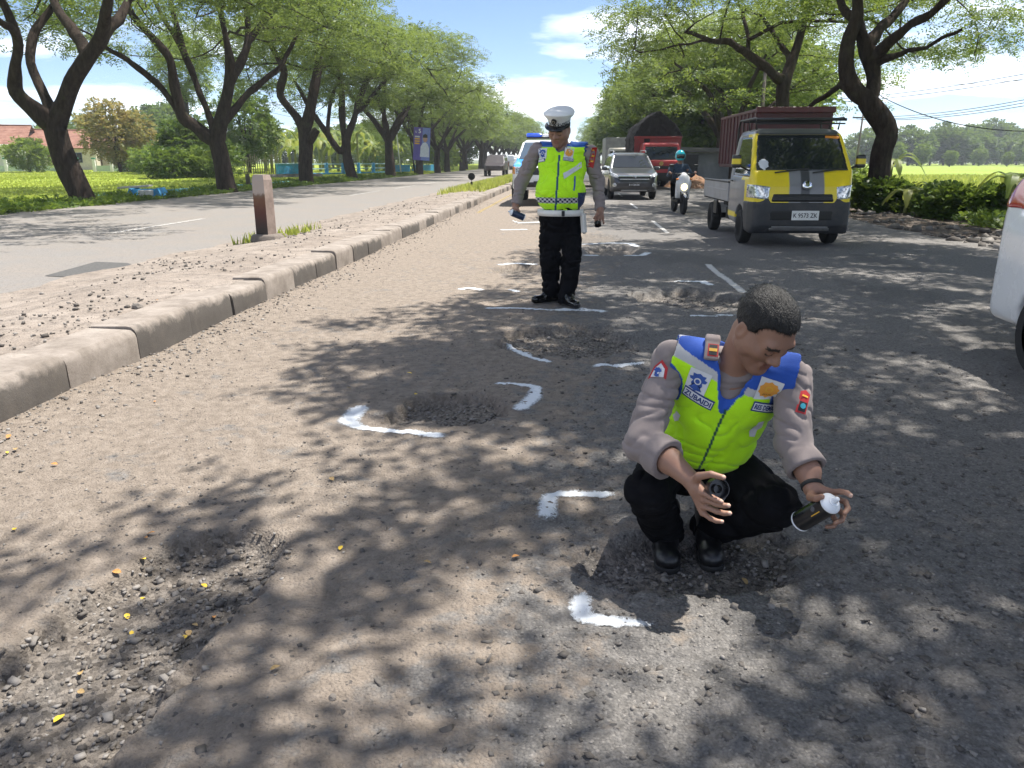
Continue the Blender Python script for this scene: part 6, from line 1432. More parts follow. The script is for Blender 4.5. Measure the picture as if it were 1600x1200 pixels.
MB().lathe([(0, 0), (.10, 0), (.09, .02), (0, .025)], 18, 'y', c=(0, -3.385, 1.22)).build('emblem', plain('brass_emblem', (.55, .38, .12), .3, .8), t6)
MB().box((0, .2, .75), (.8, 6.2, .22)).build('chassis', M_under, t6); M_wbed = plain('red_bed', (.24, .022, .022), .5, dirt=((.09, .07, .06), .5))
bd6 = MB().box((0, .75, 1.05), (2.25, 4.7, .12)).build('cargo_bed', M_wbed, t6)
for x in (-1.12, 1.12): MB().box((x, .75, 1.55), (.07, 4.7, 1.0), bev=.015).build('side_board', M_wbed, bd6)
MB().box((0, -1.62, 1.75), (2.3, .08, 1.4), bev=.02).build('head_board', M_wbed, bd6); MB().box((0, -1.68, 2.45), (2.35, .14, .12), bev=.02).build('head_rail', M_wbed, bd6)
tp = SDF().u(lambda P: np.maximum(poly2([(-1.22, 1.3), (1.22, 1.3), (1.24, 2.55), (.95, 3.0), (.12, 3.72), (-.12, 3.72), (-.95, 3.1), (-1.24, 2.5)], (0, 2))(P) + .04 * np.abs(P[:, 1] - .75) * .3, np.abs(P[:, 1] - .78) - 2.42), 0); tp.disp(folds(.07, (3.2, 3.2, 1.6), 61), .08)
sdf_part('tarpaulin', tp, (-1.5, -1.9, 1.2), (1.5, 3.4, 3.95), .075, M_tarp, t6)
# ---------------------------------------------------------------- maroon truck standing behind the yellow pickup
t7 = empty('maroon_truck', (5.93, 24.4, 0), R(1.0), 'maroon high-sided truck bed behind the yellow and grey pickup', 'truck'); M_mar = plain('maroon_paint', (.085, .014, .018), .45, var=.25, dirt=((.10, .07, .06), .35)); M_mard = plain('maroon_worn', (.06, .012, .016), .55, var=.3)
MB().box((0, .1, .70), (.8, 6.2, .2)).build('chassis', M_under, t7); bd7 = MB().box((0, .9, 1.24), (2.20, 4.9, .12), bev=.01).build('cargo_bed', M_mard, t7)
for x in (-1.08, 1.08):
    MB().box((x, .9, 2.0), (.05, 4.9, 1.46), bev=.01).build('side_board', M_mard, bd7); MB().box((x * 1.02, .9, 2.74), (.09, 4.95, .08), bev=.012).build('top_rail', M_mar, bd7)
    for i in range(11): MB().box((x * 1.035, -1.5 + i * .48, 2.0), (.05, .07, 1.44), bev=.008).build('stake', M_mar, bd7)
MB().box((0, -1.56, 2.0), (2.16, .06, 1.46), bev=.01).build('head_board', M_mard, bd7); MB().box((0, -1.60, 2.74), (2.34, .14, .16), bev=.02).build('head_rail', M_mar, bd7); MB().box((0, 3.34, 2.0), (2.16, .06, 1.46), bev=.01).build('tailboard', M_mar, bd7)
cb7 = lambda P: smax(poly2([(-3.30, .45), (-3.34, 1.15), (-3.0, 1.92), (-2.85, 2.0), (-1.75, 2.0), (-1.7, .5)], (1, 2))(P), poly2(mirror_poly([(.93, .4), (.96, 1.2), (.86, 1.9), (.78, 2.0)]), (0, 2))(P), .06)
w7 = lambda P: np.maximum(poly2([(-.84, 1.28), (.84, 1.28), (.76, 1.84), (-.76, 1.84)], (0, 2))(P), P[:, 1] + 2.6); d = SDF().u(cb7, 0).sub(lambda P: np.maximum(w7(P), -(cb7(P) + .03)), .01); sdf_part('cab', d, (-1.1, -3.5, .3), (1.1, -1.6, 2.15), .05, M_mar, t7)
d = SDF().u(lambda P: cb7(P) + .016, 0).inter(w7, .004); sdf_part('windscreen', d, (-1, -3.5, 1.1), (1, -2.4, 2.1), .05, M_glass, t7)
t7.scale = (.91, 1, .985)
for s in (-1, 1):
    wheel(t7, s * .82, -2.55, .40, .22, .55, 6, M_rimd); wheel(t7, s * .82, 2.1, .40, .40, .55, 6, M_rimd)
# ---------------------------------------------------------------- white car half hidden behind the grey one, and a lorry far behind
V8 = Veh('white_car', 'white car mostly hidden behind the dark grey sport utility car', 'car', (.55, 43.5, 0), R(2), [(-2.0, .30), (-2.1, .5), (-2.0, .85), (-1.1, 1.02), (-.4, 1.45), (.2, 1.52), (1.3, 1.48), (1.9, 1.0), (2.1, .9), (2.1, .40), (1.9, .27)], [(.78, .20), (.84, .42), (.84, .9), (.62, 1.44), (.5, 1.52)], [(.5, -2.1), (.8, -1.8), (.86, -1.0), (.86, 1.35), (.5, 2.11)], .06, .06)
w8 = V8.front([(-.70, 1.02), (.70, 1.02), (.56, 1.42), (-.56, 1.42)], -.3); V8.body('body', pm4, [w8], [(1.22, .30, .37), (-1.28, .30, .37)]); V8.part('windscreen', w8, M_glass_b, -.016)
for s in (-1, 1):
    V8.part('headlight', V8.front([(s * .5, .66), (s * .9, .68), (s * .9, .84), (s * .55, .80)], -1.5), M_lens, .02, h=.03)
    for y in (-1.28, 1.22): wheel(V8.root, s * .76, y, .30, .19, .64, 5)
t9 = empty('box_truck', (3.7, 74, 0), R(1), 'truck with pale corrugated metal cargo box behind the tarpaulin truck', 'truck'); M_zinc = NT('corrugated_zinc'); _w = M_zinc.new('ShaderNodeTexWave'); _w.inputs['Scale'].default_value = 5; M_zinc.l.new(M_zinc.coord(), _w.inputs['Vector']); M_zinc.set(col=M_zinc.ramp(M_zinc.noise(2, 5, .6, M_zinc.coord()), [(.3, (.26, .26, .27)), (.7, (.42, .42, .42))]), rough=.5, metal=.4, normal=M_zinc.bump(_w.outputs[0], .6, .03)); M_zinc = M_zinc.m
MB().box((0, .6, 2.15), (2.3, 5.4, 2.3), bev=.03).build('cargo_box', M_zinc, t9); MB().box((0, .3, .8), (.9, 7, .2)).build('chassis', M_under, t9)
MB().box((0, -2.95, 1.45), (2.0, 1.6, 1.9), bev=.12, taper=.93).build('cab', plain('cream_cab', (.5, .47, .4), .4), t9, auto=40); MB().box((0, -3.74, 1.75), (1.7, .06, .7), bev=.02, rx=-.06).build('windscreen', M_glass, t9)
for s in (-1, 1):
    for y in (-2.8, 2.2): wheel(t9, s * .85, y, .42, .3, .55, 6, M_rimd)
t10 = empty('far_bus', (-5.9 + .6, 118, 0), 0, 'small pale van far down the opposite carriageway', 'van'); MB().box((-3.5, 0, 1.25), (1.8, 4.2, 1.5), bev=.15, taper=.92).build('body', M_canw, t10, auto=40); MB().box((-3.5, 2.08, 1.5), (1.45, .08, .6), bev=.02).build('rear_window', M_glass, t10)
for s in (-.8, .8):
    for y in (-1.3, 1.3): wheel(t10, -3.5 + s, y, .33, .2)
# ---------------------------------------------------------------- motorcycle and its rider
mt = empty('motorcycle', (2.80, 21.6, 0), R(4), 'white and black scooter with lit headlamp carrying a rider', 'motorcycle'); M_mwhite = plain('scooter_white', (.62, .62, .63), .25, coat=.6); M_mlamp = NT('scooter_lamp'); M_mlamp.set(col=(.8, .75, .5), rough=.2); M_mlamp.b.inputs['Emission Color'].default_value = (1, .82, .40, 1); M_mlamp.b.inputs['Emission Strength'].default_value = 1.6; M_mlamp = M_mlamp.m
def moto_wheel(y):
    w = empty('wheel', (0, y, .27)); w.parent = mt; b = MB(); b.lathe([(.19, -.045), (.25, -.05), (.27, -.02), (.27, .02), (.25, .05), (.19, .045), (.19, -.045)], 28, 'x'); b.build('tyre', M_tyre, w, auto=35)
    b = MB(); b.lathe([(.195, -.03), (.195, .03), (.175, .03), (.175, -.03)], 28, 'x')
    for i in range(6): a = i * 1.047; b.box((0, math.cos(a) * .09, math.sin(a) * .09), (.03, .03, .2), rx=a - math.pi / 2)
    b.build('rim', M_rimd, w)
moto_wheel(-.62); moto_wheel(.62)
b = MB(); 
for x in (-.075, .075): b.tube([(x, -.62, .27), (x, -.50, .62)], .02, 8)
b.build('fork', M_rimd, mt, smooth=True)
d = SDF().u(ell((0, -.62, .40), (.075, .22, .15)), 0).sub(ell((0, -.62, .30), (.3, .26, .2)), .01); sdf_part('front_fender', d, (-.12, -.9, .3), (.12, -.35, .6), .014, M_mwhite, mt)
d = SDF().u(ell((0, -.46, .78), (.20, .12, .24)), 0).u(cap((0, -.44, .55), (0, -.40, .95), .10, .12), .08).u(rbox((0, -.36, .62), (.19, .05, .22), .05), .06); sdf_part('leg_shield', d, (-.3, -.7, .3), (.3, -.2, 1.1), .016, M_mwhite, mt)
d = SDF().u(ell((0, -.57, .70), (.085, .06, .09)), 0); sdf_part('headlamp', d, (-.15, -.7, .55), (.15, -.45, .85), .012, M_mlamp, mt)
d = SDF().u(rbox((0, -.40, 1.00), (.16, .09, .05), .04), 0).u(rbox((0, -.05, .33), (.13, .36, .04), .03), .02).u(cap((0, .25, .55), (0, .75, .68), .13, .09), .08).u(cap((0, .15, .35), (0, .3, .55), .12), .06); sdf_part('frame_body', d, (-.25, -.6, .2), (.25, .95, 1.1), .018, M_blackp, mt)
d = SDF().u(rbox((0, .38, .77), (.13, .36, .05), .045), 0); sdf_part('seat', d, (-.2, -.05, .65), (.2, .8, .88), .016, M_sole, mt)
b = MB(); b.tube([(-.36, -.28, 1.05), (-.2, -.36, 1.03), (.2, -.36, 1.03), (.36, -.28, 1.05)], .016, 8); b.build('handlebar', M_blackp, mt, smooth=True)
for s in (-1, 1):
    MB().tube([(s * .22, -.36, 1.04), (s * .30, -.36, 1.20)], .008, 6).build('mirror_stem', M_blackp, mt); MB().box((s * .32, -.37, 1.24), (.13, .03, .07), bev=.014).build('mirror', M_blackp, mt); MB().box((s * .17, -.50, .90), (.08, .05, .04), bev=.015).build('indicator', M_amber, mt)
MB().box((.2, .5, .30), (.09, .45, .09), bev=.03, rx=.12).build('exhaust', M_rimd, mt); plate_on(mt, -.70, .50, '', .16, .07, True)
rd = empty('person', (2.80, 21.6, 0), R(4), 'motorcycle rider in turquoise helmet and dark denim jacket on the scooter', 'person'); M_denim = mat_cloth('dark_denim', (.035, .055, .085), .9, .3)
d = SDF().u(ell((0, .20, 1.45), (.09, .11, .13)), 0).u(cap((0, .24, 1.30), (0, .26, 1.2), .06), .03).u(ell((0, .25, 1.05), (.17, .12, .25)), .05).u(ell((0, .32, .85), (.17, .15, .12)), .05)
for s in (-1, 1): d.u(cap((s * .19, .25, 1.22), (s * .30, .05, .98), .05, .042), .03); d.u(cap((s * .30, .05, .98), (s * .34, -.24, 1.06), .04, .032), .01); d.u(cap((s * .34, -.24, 1.06), (s * .31, -.31, 1.04), .035, .028), .01); d.u(cap((s * .10, .32, .82), (s * .20, -.12, .78), .085, .06), .03); d.u(cap((s * .20, -.12, .78), (s * .17, -.02, .40), .055, .04), .01)
sdf_part('body', d, (-.5, -.5, .3), (.5, .6, 1.7), .014, plain('rider_skin', tuple(SKIN), .5), rd)
d = SDF().u(ell((0, .25, 1.05), (.20, .15, .27)), 0).u(cap((-.18, .25, 1.22), (.18, .25, 1.22), .07), .04)
for s in (-1, 1): d.u(cap((s * .20, .25, 1.22), (s * .31, .05, .98), .068, .058), .03); d.u(cap((s * .31, .05, .98), (s * .34, -.20, 1.05), .056, .044), .01)
d.disp(folds(.014, (12, 12, 18), 71), .016); sdf_part('jacket', d, (-.5, -.4, .7), (.5, .6, 1.4), .015, M_denim, rd)
d = SDF().u(ell((0, .33, .84), (.19, .17, .13)), 0)
for s in (-1, 1): d.u(cap((s * .10, .32, .82), (s * .21, -.12, .78), .10, .078), .03); d.u(cap((s * .21, -.12, .78), (s * .18, -.02, .42), .072, .058), .01)
sdf_part('trousers', d, (-.4, -.3, .35), (.4, .6, 1.0), .018, M_black, rd)
for s in (-1, 1): d = SDF().u(cap((s * .18, .02, .40), (s * .18, -.20, .395), .045, .038), 0); sdf_part('shoe', d, (s * .18 - .1, -.3, .3), (s * .18 + .1, .12, .5), .014, M_shoe, rd)
hl_ = SDF().u(ell((0, .20, 1.49), (.135, .165, .155)), 0).sub(lambda P: np.maximum(np.maximum(P[:, 1] - .12, np.abs(P[:, 2] - 1.47) - .055), -(ell((0, .20, 1.49), (.12, .15, .14))(P))), .01).inter(lambda P: 1.36 - P[:, 2], .02)
he = sdf_part('helmet', hl_, (-.2, -.05, 1.3), (.2, .45, 1.7), .011, plain('turquoise_helmet', (.012, .42, .50), .2, coat=.8), rd); d = SDF().u(lambda P: ell((0, .20, 1.49), (.129, .159, .149))(P), 0).inter(lambda P: np.maximum(P[:, 1] - .13, np.abs(P[:, 2] - 1.47) - .06), .005); sdf_part('visor', d, (-.2, -.05, 1.3), (.2, .3, 1.7), .011, M_glass, he)
# ================================================================== PLANTS, HOUSES AND STREET FURNITURE
def bush(name, label, base, rx, ry, rz, n, m_leaf, leaf=(.40, .16, .09), tone=.45, seed=1, stem=0, group=None, cat='bush', zc=None, K=8, hollow=.35):
    rg = np.random.default_rng(seed); root = empty(name, base, rg.uniform(0, 6), label, cat, group)
    zc = rz if zc is None else zc
    d = rg.normal(0, 1, (n, 3)); d /= np.linalg.norm(d, axis=1, keepdims=True); r = (hollow + (1 - hollow) * rg.random(n)) ** .6
    lump = .72 + .5 * vnoise3(d * 2.2 + seed * 7, seed); P = d * r[:, None] * lump[:, None] * np.array((rx, ry, rz)) + np.array((0, 0, zc))
    P = P[P[:, 2] > .04]; d = P - np.array((0, 0, zc)); ax = d / (np.linalg.norm(d, axis=1, keepdims=True) + 1e-6) + rg.normal(0, .6, (len(P), 3)) + np.array((0, 0, .2))
    tn = np.clip(tone + .30 * (vnoise3(P * 1.3 + seed, seed + 3) - .5) * 2 + rg.normal(0, .08, len(P)), 0, 1)
    V, F, c = leaf_sprays(P, ax, tn, rg, K, *leaf, droop=.3); from_np('foliage' if cat != 'tree' else 'crown', V, F, m_leaf, root, False, c)
    paths, rads = [], []
    for i in range(7 if cat == 'tree' else 5):
        e = P[rg.integers(len(P))]; b0 = np.array((0, 0, 0.0)); f = np.array((rg.normal(0, .03) * rx, rg.normal(0, .03) * ry, max(.2, (zc - rz * .6)) if cat == 'tree' else .15)); paths.append([b0 + [0, 0, -.1], f * .5, f, (f + e) / 2 + [0, 0, .1], e]); s0 = stem or .03; rads.append([s0, s0 * .9, s0 * .8, s0 * .45, s0 * .15])
    V, F = tube_np(paths, rads, 7); from_np('stem' if cat != 'tree' else 'trunk', V, F, M_bark, root, True); return root
def ground_at(px, py, Y): p = at(px, py, Y); return p
def gb(px, Y, z=0.0): p = at(px, 250, Y); return (p[0], Y, z)
# left side of the road
bush('tree', 'tall bush with yellow and orange leaves beside the house roofs', gb(186, 72, .1), 3.2, 2.6, 2.6, 1500, M_leafY, (.5, .24, .15), .5, 3, .12, cat='tree', zc=3.8)
bush('tree', 'dark green round tree left of the tree with four spreading limbs', gb(292, 58, .1), 2.4, 2.2, 2.0, 1500, M_leaf2, (.5, .22, .13), .25, 4, .12, cat='tree', zc=2.3)
bush('tree', 'tall pale green feathery tree behind the roadside trunks', gb(300, 80, .1), 3.2, 2.8, 3.6, 1700, M_leafP, (.6, .26, .12), .6, 5, .16, cat='tree', zc=10.2)
bush('tree', 'mid green tree standing between roadside trunks above the bamboo fence', gb(388, 74, .1), 3.3, 2.8, 3.2, 1700, M_leaf2, (.5, .26, .15), .55, 6, .14, cat='tree', zc=4.3)
bush('shrub', 'bright yellow green shrub in front of the white house wall', gb(44, 76, .1), 2.0, 1.5, 1.5, 700, M_leafP, (.5, .24, .14), .7, 7, .05, cat='shrub', zc=1.9)
for i, (px, Y, s, m_, lb) in enumerate(((235, 66, 1.6, M_leafP, 'light green shrub under the yellowing tree'), (262, 50, 1.2, M_leaf2, 'low dark shrub at the foot of the round tree'), (322, 52, 1.3, M_leafP, 'pale leafy shrub leaning on a roadside trunk'), (345, 62, 1.7, M_leaf2, 'green shrub behind the tree with four limbs'), (622, 88, 2.6, M_leafP, 'bright green shrub beside the white lamp pole'), (590, 96, 2.0, M_leaf2, 'green shrub below the palm'), (208, 74, 1.4, M_leaf2, 'green shrub at the end of the pillar fence'), (690, 100, 2.2, M_leafP, 'light green shrub behind the portrait banner'))):
    bush('shrub', lb, gb(px, Y, .0), 1.25 * s, 1.1 * s, .85 * s, 480, m_, (.42, .20, .12), .5, 20 + i, .04, cat='shrub')
# banana plants and a palm
def banana_mesh(seed, n=8, h=3.0):
    rg = np.random.default_rng(seed); V, F, Cc = [], [], []; b = 0
    for i in range(n):
        a = i * 2.4 + rg.uniform(-.4, .4); L = rg.uniform(1.7, 2.5); up = rg.uniform(.7, 1.35); w = rg.uniform(.24, .34); ns = 12; t = np.linspace(0, 1, ns)
        rr_ = L * (t * .75); zz_ = h + L * (up * t - (up * .9 + .35) * t * t); cx, cy = np.cos(a), np.sin(a); mid = np.stack([rr_ * cx, rr_ * cy, zz_], 1)
        wid = w * np.sin(np.pi * np.clip(t * .93 + .05, 0, 1)) ** .6; wid[0] = .03; sd = np.array((-cy, cx, 0))
        tear = 1 - .4 * (rg.random(ns) > .7); tn = np.clip(rg.normal(.55, .2) + rg.normal(0, .08, ns), 0, 1)
        for s in (-1, 1):
            e = mid + sd * (s * wid * tear)[:, None] - np.array((0, 0, .25)) * (wid * rg.uniform(.4, 1.2))[:, None]; V += [mid, e]; Cc += [np.stack([tn] * 3, 1)] * 2
            for k in range(ns - 1): F.append((b + k, b + k + 1, b + ns + k + 1, b + ns + k))
            b += 2 * ns
    return np.concatenate(V), np.array(F), np.concatenate(Cc)
bpro = []
for k in range(3):
    root = empty('banana_plant', (0, 0, 0), 0, 'x', 'banana plant'); h = (2.6, 3.2, 2.0)[k]; V, F, c = banana_mesh(40 + k, 8 + k, h); from_np('leaves', V, F, M_leafB, root, True, c)
    V, F = tube_np([[(0, 0, -.1), (.03, 0, h * .5), (0, 0, h + .1)]], [[.15, .12, .06]], 9); from_np('stalk', V, F, plain('banana_stalk' if k == 0 else 'banana_stalk_%s' % 'bc'[k - 1], (.17, .19, .06), .8, var=.3), root, True); bpro.append(root)
ub = [False] * 3
def banana(k, loc, s, rz, label, group):
    o = copy_tree(bpro[k]) if ub[k] else bpro[k]; ub[k] = True; o.location = loc; o.scale = (s,) * 3; o.rotation_euler = (0, 0, rz); o['label'] = label; o['group'] = group; return o
rr = random.Random(11)
for i, (px, Y, s) in enumerate(((424, 78, 1.15), (438, 84, 1.3), (452, 90, 1.5), (462, 80, 1.1), (432, 96, 1.7), (500, 88, 1.2), (514, 94, 1.5), (528, 90, 1.25), (505, 100, 1.7), (560, 92, 1.3), (572, 100, 1.6), (545, 98, 1.5), (600, 104, 1.5), (470, 100, 1.6), (415, 88, 1.4), (488, 96, 1.4), (584, 94, 1.2), (612, 110, 1.6))):
    banana(rr.randrange(3), gb(px, Y, 0), s, rr.uniform(0, 6), 'banana plant in the grove behind the blue railing', 'banana grove behind the railing')
pal = empty('palm', gb(588, 112, 0), 0, 'palm with arching fronds above the blue railing', 'palm'); rg = np.random.default_rng(5); paths = []; VV, FF, CC = [], [], []; nb_ = 0
for i in range(16):
    a = i * 2.399; up = rg.uniform(.2, 1.3); t = np.linspace(.05, 1, 16); L = rg.uniform(3.4, 4.4); mid = np.stack([np.cos(a) * L * t * .8, np.sin(a) * L * t * .8, 4.6 + L * (up * t - (up * .7 + .45) * t * t)], 1); axv = np.gradient(mid, axis=0); V, F, c = leaf_sprays(mid, axv, np.full(16, rg.uniform(.3, .75)), rg, 6, .3, .75, .09, .2); VV.append(V); FF.append(F + nb_); CC.append(c); nb_ += len(V); paths.append(mid)
from_np('fronds', np.concatenate(VV), np.concatenate(FF), M_leafP, pal, False, np.concatenate(CC)); V, F = tube_np([[(0, 0, -.1), (.1, 0, 2.4), (0, 0, 4.8)]], [[.22, .17, .13]], 9); from_np('trunk', V, F, M_bark, pal, True)
# distant trees on both sides: two round shapes and the rain tree shapes
far = [bush('far_tree', 'x', (0, 0, 0), 4.2, 4.0, 3.6, 1000, M_leaf2, (.9, .50, .32), .45, 61, .22, cat='tree', zc=4.6, K=6), bush('far_tree', 'x', (0, 0, 0), 3.2, 3.2, 4.4, 900, M_leafP, (.9, .50, .30), .4, 62, .22, cat='tree', zc=5.6, K=6)]
uf = [False, False]
def far_tree(k, px, Y, s, label, group):
    o = copy_tree(far[k]) if uf[k] else far[k]; uf[k] = True; o.location = gb(px, Y, -.2); o.scale = (s * rr.uniform(.9, 1.3), s * rr.uniform(.9, 1.3), s * rr.uniform(.85, 1.15)); o.rotation_euler = (0, 0, rr.uniform(0, 6)); o['label'] = label; o['group'] = group
px = 1246
while px < 1640:
    far_tree(rr.randrange(2), px, rr.uniform(215, 280), rr.uniform(.85, 1.5) if px > 1400 else rr.uniform(.6, 1.0), 'distant round tree at the far edge of the rice field', 'distant trees beyond the rice field'); px += rr.uniform(13, 22)
for px in (1255, 1290, 1330, 1400, 1440, 1485, 1530, 1575, 1615): far_tree(rr.randrange(2), px, rr.uniform(175, 215), rr.uniform(.35, .6), 'low distant tree in front of the field edge', 'low trees before the field edge')
for px in range(-30, 720, 34): far_tree(rr.randrange(2), px + rr.uniform(-8, 8), rr.uniform(135, 190), rr.uniform(.7, 1.15), 'distant round tree behind the houses and banana grove', 'distant trees behind the houses')
for px, Y, s, k in ((1090, 66, .95, 1), (1135, 72, 1.15, 1), (1180, 64, .9, 1), (1060, 80, 1.2, 0), (1210, 76, 1.1, 1), (1020, 92, 1.1, 0)): far_tree(k, px, Y, s, 'pale leafy tree behind the grey shed', 'trees behind the shed')
# verge shrubs on the right
for i, (x, y, s, m_, tn, lb) in enumerate(((9.2, 20.2, .7, M_leaf2, .45, 'dark shrub at the foot of the crooked trunk'), (10.0, 19.2, .75, M_leaf2, .5, 'broad shrub on the verge right of the crooked trunk'), (11.1, 19.8, .6, M_leaf2, .3, 'dark reddish shrub beside young banana plants'), (8.5, 22.4, .8, M_leaf2, .4, 'shrub filling the verge behind the yellow pickup'), (8.9, 25.5, 1.0, M_leafP, .4, 'light shrub farther along the verge behind the pickup'), (12.3, 21.5, .45, M_leafP, .4, 'low shrub at the edge of the rice field'), (8.6, 30, 1.1, M_leaf2, .4, 'shrub on the verge beside the maroon truck'))):
    bush('shrub', lb, (x, y, .0), .95 * s, .9 * s, .50 * s, 620, m_, (.30, .13, .085), tn, 80 + i, .03, cat='shrub')
for i, (px, Y, s, k) in enumerate(((1425, 21, .42, 2), (1462, 22.5, .36, 0), (1490, 20.5, .40, 2), (1555, 19.5, .34, 2), (1590, 18.5, .46, 0), (1395, 24, .5, 1), (1520, 24, .3, 2), (1296, 60, .8, 1))): banana(k, gb(px, Y, -.35), s, rr.uniform(0, 6), 'young banana plant among the shrubs of the rice field verge', 'young banana plants on the right verge')
def weeds(name, x0, x1, y0, y1, n, zf, leaf, seed, m_, tone=.55, fn=None, h=.2):
    rg = np.random.default_rng(seed); x = rg.uniform(x0, x1, n); y = y0 + (y1 - y0) * rg.random(n) ** 1.4
    if fn: k = rg.random(n) < fn(x, y); x, y = x[k], y[k]
    P = np.stack([x, y, zf(x, y) + rg.random(len(x)) * h], 1); ax = rg.normal(0, 1, (len(x), 3)); ax[:, 2] = np.abs(ax[:, 2]) * .8 + .2
    tn = np.clip(tone + .5 * (fbm2(x * 1.2, y * 1.2, seed, 3) - .5) + rg.normal(0, .1, len(x)), 0, 1); V, F, c = leaf_sprays(P, ax, tn, rg, 6, *leaf, droop=.4); return tag(from_np(name, V, F, m_, None, False, c), kind='stuff')
weeds('verge_weeds', 8.2, 11.2, 11, 40, 7000, lambda x, y: 0 * x, (.26, .12, .07), 3, M_weed, .62, lambda x, y: sstep(8.3, 9.2, x + 1.2 * (fbm2(x * .9, y * .9, 7, 3) - .5)), .22)
weeds('verge_weeds_opposite', -17.0, -15.0, 16, 75, 7000, lambda x, y: lawn_z(x, y), (.26, .12, .07), 5, M_weed, .4, lambda x, y: sstep(-17, -16.2, x + .9 * (fbm2(x * .8, y * .8, 9, 3) - .5)) , .16)
def blades(name, x0, x1, y0, y1, n, zf, hh, seed, tone=.5, fn=None, w=.012):
    rg = np.random.default_rng(seed); x = rg.uniform(x0, x1, n); y = y0 + (y1 - y0) * rg.random(n) ** 1.6
    if fn: k = rg.random(n) < fn(x, y); x, y = x[k], y[k]
    n = len(x); a = rg.uniform(0, 6.283, n); h = hh * rg.uniform(.5, 1.4, n); ww = w * (1 + y / 14); lean = rg.normal(0, .35, (n, 2)) * h[:, None]; z = zf(x, y)
    p0 = np.stack([x - np.cos(a) * ww, y - np.sin(a) * ww, z - .02], 1); p1 = np.stack([x + np.cos(a) * ww, y + np.sin(a) * ww, z - .02], 1); p2 = np.stack([x + lean[:, 0], y + lean[:, 1], z + h], 1)
    V = np.stack([p0, p1, p2], 1).reshape(-1, 3); tn = np.clip(tone + .6 * (fbm2(x * .5, y * .5, seed, 3) - .5) + rg.normal(0, .15, n), 0, 1); return tag(from_np(name, V, np.arange(3 * n).reshape(-1, 3), M_blade, None, False, np.repeat(np.stack([tn] * 3, 1), 3, 0)), kind='stuff')
blades('lawn_grass', -58, -16.2, 18, 95, 60000, lawn_z, .075, 2, .5, w=.016)
blades('median_grass', -5.7, -3.45, 28, 80, 15000, lambda x, y: med_z(x, y), .20, 4, .68, lambda x, y: sstep(29, 36, y + 3 * (fbm2(x, y * .4, 3, 3) - .5)) * sstep(-5.75, -5.1, x))
blades('rice_grass', 10.8, 40, 16, 75, 45000, lambda x, y: .02 - .12 * sstep(10, 14, x), .26, 6, .55, w=.02)
blades('dry_verge_grass', 9.6, 14, 12, 34, 9000, lambda x, y: 0 * x - .05, .26, 8, .85)
blades('post_grass', -5.6, -4.5, 12.1, 14.5, 500, lambda x, y: med_z(x, y), .14, 9, .4, lambda x, y: np.exp(-((x + 5.05) / .3) ** 2) * sstep(12.5, 12.9, y) + np.exp(-((x + 5.55) / .15) ** 2 - ((y - 12.8) / .4) ** 2))
# ---------------------------------------------------------------- median bollard, reflector, stump
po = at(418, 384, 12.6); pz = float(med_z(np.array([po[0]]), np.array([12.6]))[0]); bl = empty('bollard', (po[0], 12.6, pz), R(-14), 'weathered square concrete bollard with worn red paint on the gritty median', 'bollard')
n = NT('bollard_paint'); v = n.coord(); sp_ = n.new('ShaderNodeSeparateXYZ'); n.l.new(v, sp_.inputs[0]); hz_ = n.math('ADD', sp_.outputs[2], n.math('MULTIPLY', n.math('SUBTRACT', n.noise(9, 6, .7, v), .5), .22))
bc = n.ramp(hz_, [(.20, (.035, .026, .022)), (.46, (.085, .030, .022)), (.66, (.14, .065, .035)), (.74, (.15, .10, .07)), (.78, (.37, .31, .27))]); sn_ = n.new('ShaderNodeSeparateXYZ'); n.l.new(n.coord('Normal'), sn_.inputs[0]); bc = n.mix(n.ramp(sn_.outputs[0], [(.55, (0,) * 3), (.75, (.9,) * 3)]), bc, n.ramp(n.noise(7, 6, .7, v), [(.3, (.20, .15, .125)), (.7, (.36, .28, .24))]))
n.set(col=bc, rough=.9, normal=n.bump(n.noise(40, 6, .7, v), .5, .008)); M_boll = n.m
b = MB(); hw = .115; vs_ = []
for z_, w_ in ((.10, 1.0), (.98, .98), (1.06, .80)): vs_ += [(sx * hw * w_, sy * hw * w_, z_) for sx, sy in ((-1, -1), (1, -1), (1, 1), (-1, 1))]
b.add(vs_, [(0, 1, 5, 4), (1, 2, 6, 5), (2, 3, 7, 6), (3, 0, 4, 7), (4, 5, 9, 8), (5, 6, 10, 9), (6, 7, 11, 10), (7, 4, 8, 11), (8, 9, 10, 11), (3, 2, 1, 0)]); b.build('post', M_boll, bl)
M_conc = plain('old_concrete', (.155, .13, .11), .92, var=.3, bump=.6, bscale=30); MB().box((.06, 0, .04), (.52, .42, .14), bev=.03, taper=.93).build('footing', M_conc, bl, auto=50)
b_ = MB().box((.42, .1, .03), (.2, .14, .1), bev=.03, rz=.4); o = b_.build('concrete_lump', M_conc, None, auto=50); o.location = bl.location; tag(o, 'broken concrete lump beside the bollard footing', 'rubble')
rf_ = empty('reflector_post', (at(737, 297, 33)[0], 33, .2), 0, 'short post with round black reflector disc in the median grass', 'reflector'); MB().tube([(0, 0, -.1), (0, 0, .30)], .045, 8).build('post', M_under, rf_); MB().lathe([(0, -.02), (.14, -.02), (.15, 0), (.14, .02), (0, .02)], 20, 'y', c=(0, 0, .52)).build('disc', M_under, rf_); MB().tube([(0, .01, .28), (0, .01, .42)], .012, 6).build('stem', M_under, rf_)
sp_o = MB().tube([(0, 0, -.1), (.02, 0, .3), (0, 0, .62)], [.13, .12, .11], 8).build('stump_post', plain('mossy_post', (.10, .085, .06), .95, var=.35, bump=.8, bscale=25)); sp_o.location = (*gb(384, 38)[:2], .1); tag(sp_o, 'short mossy post on the verge right of the tree with four limbs', 'post')
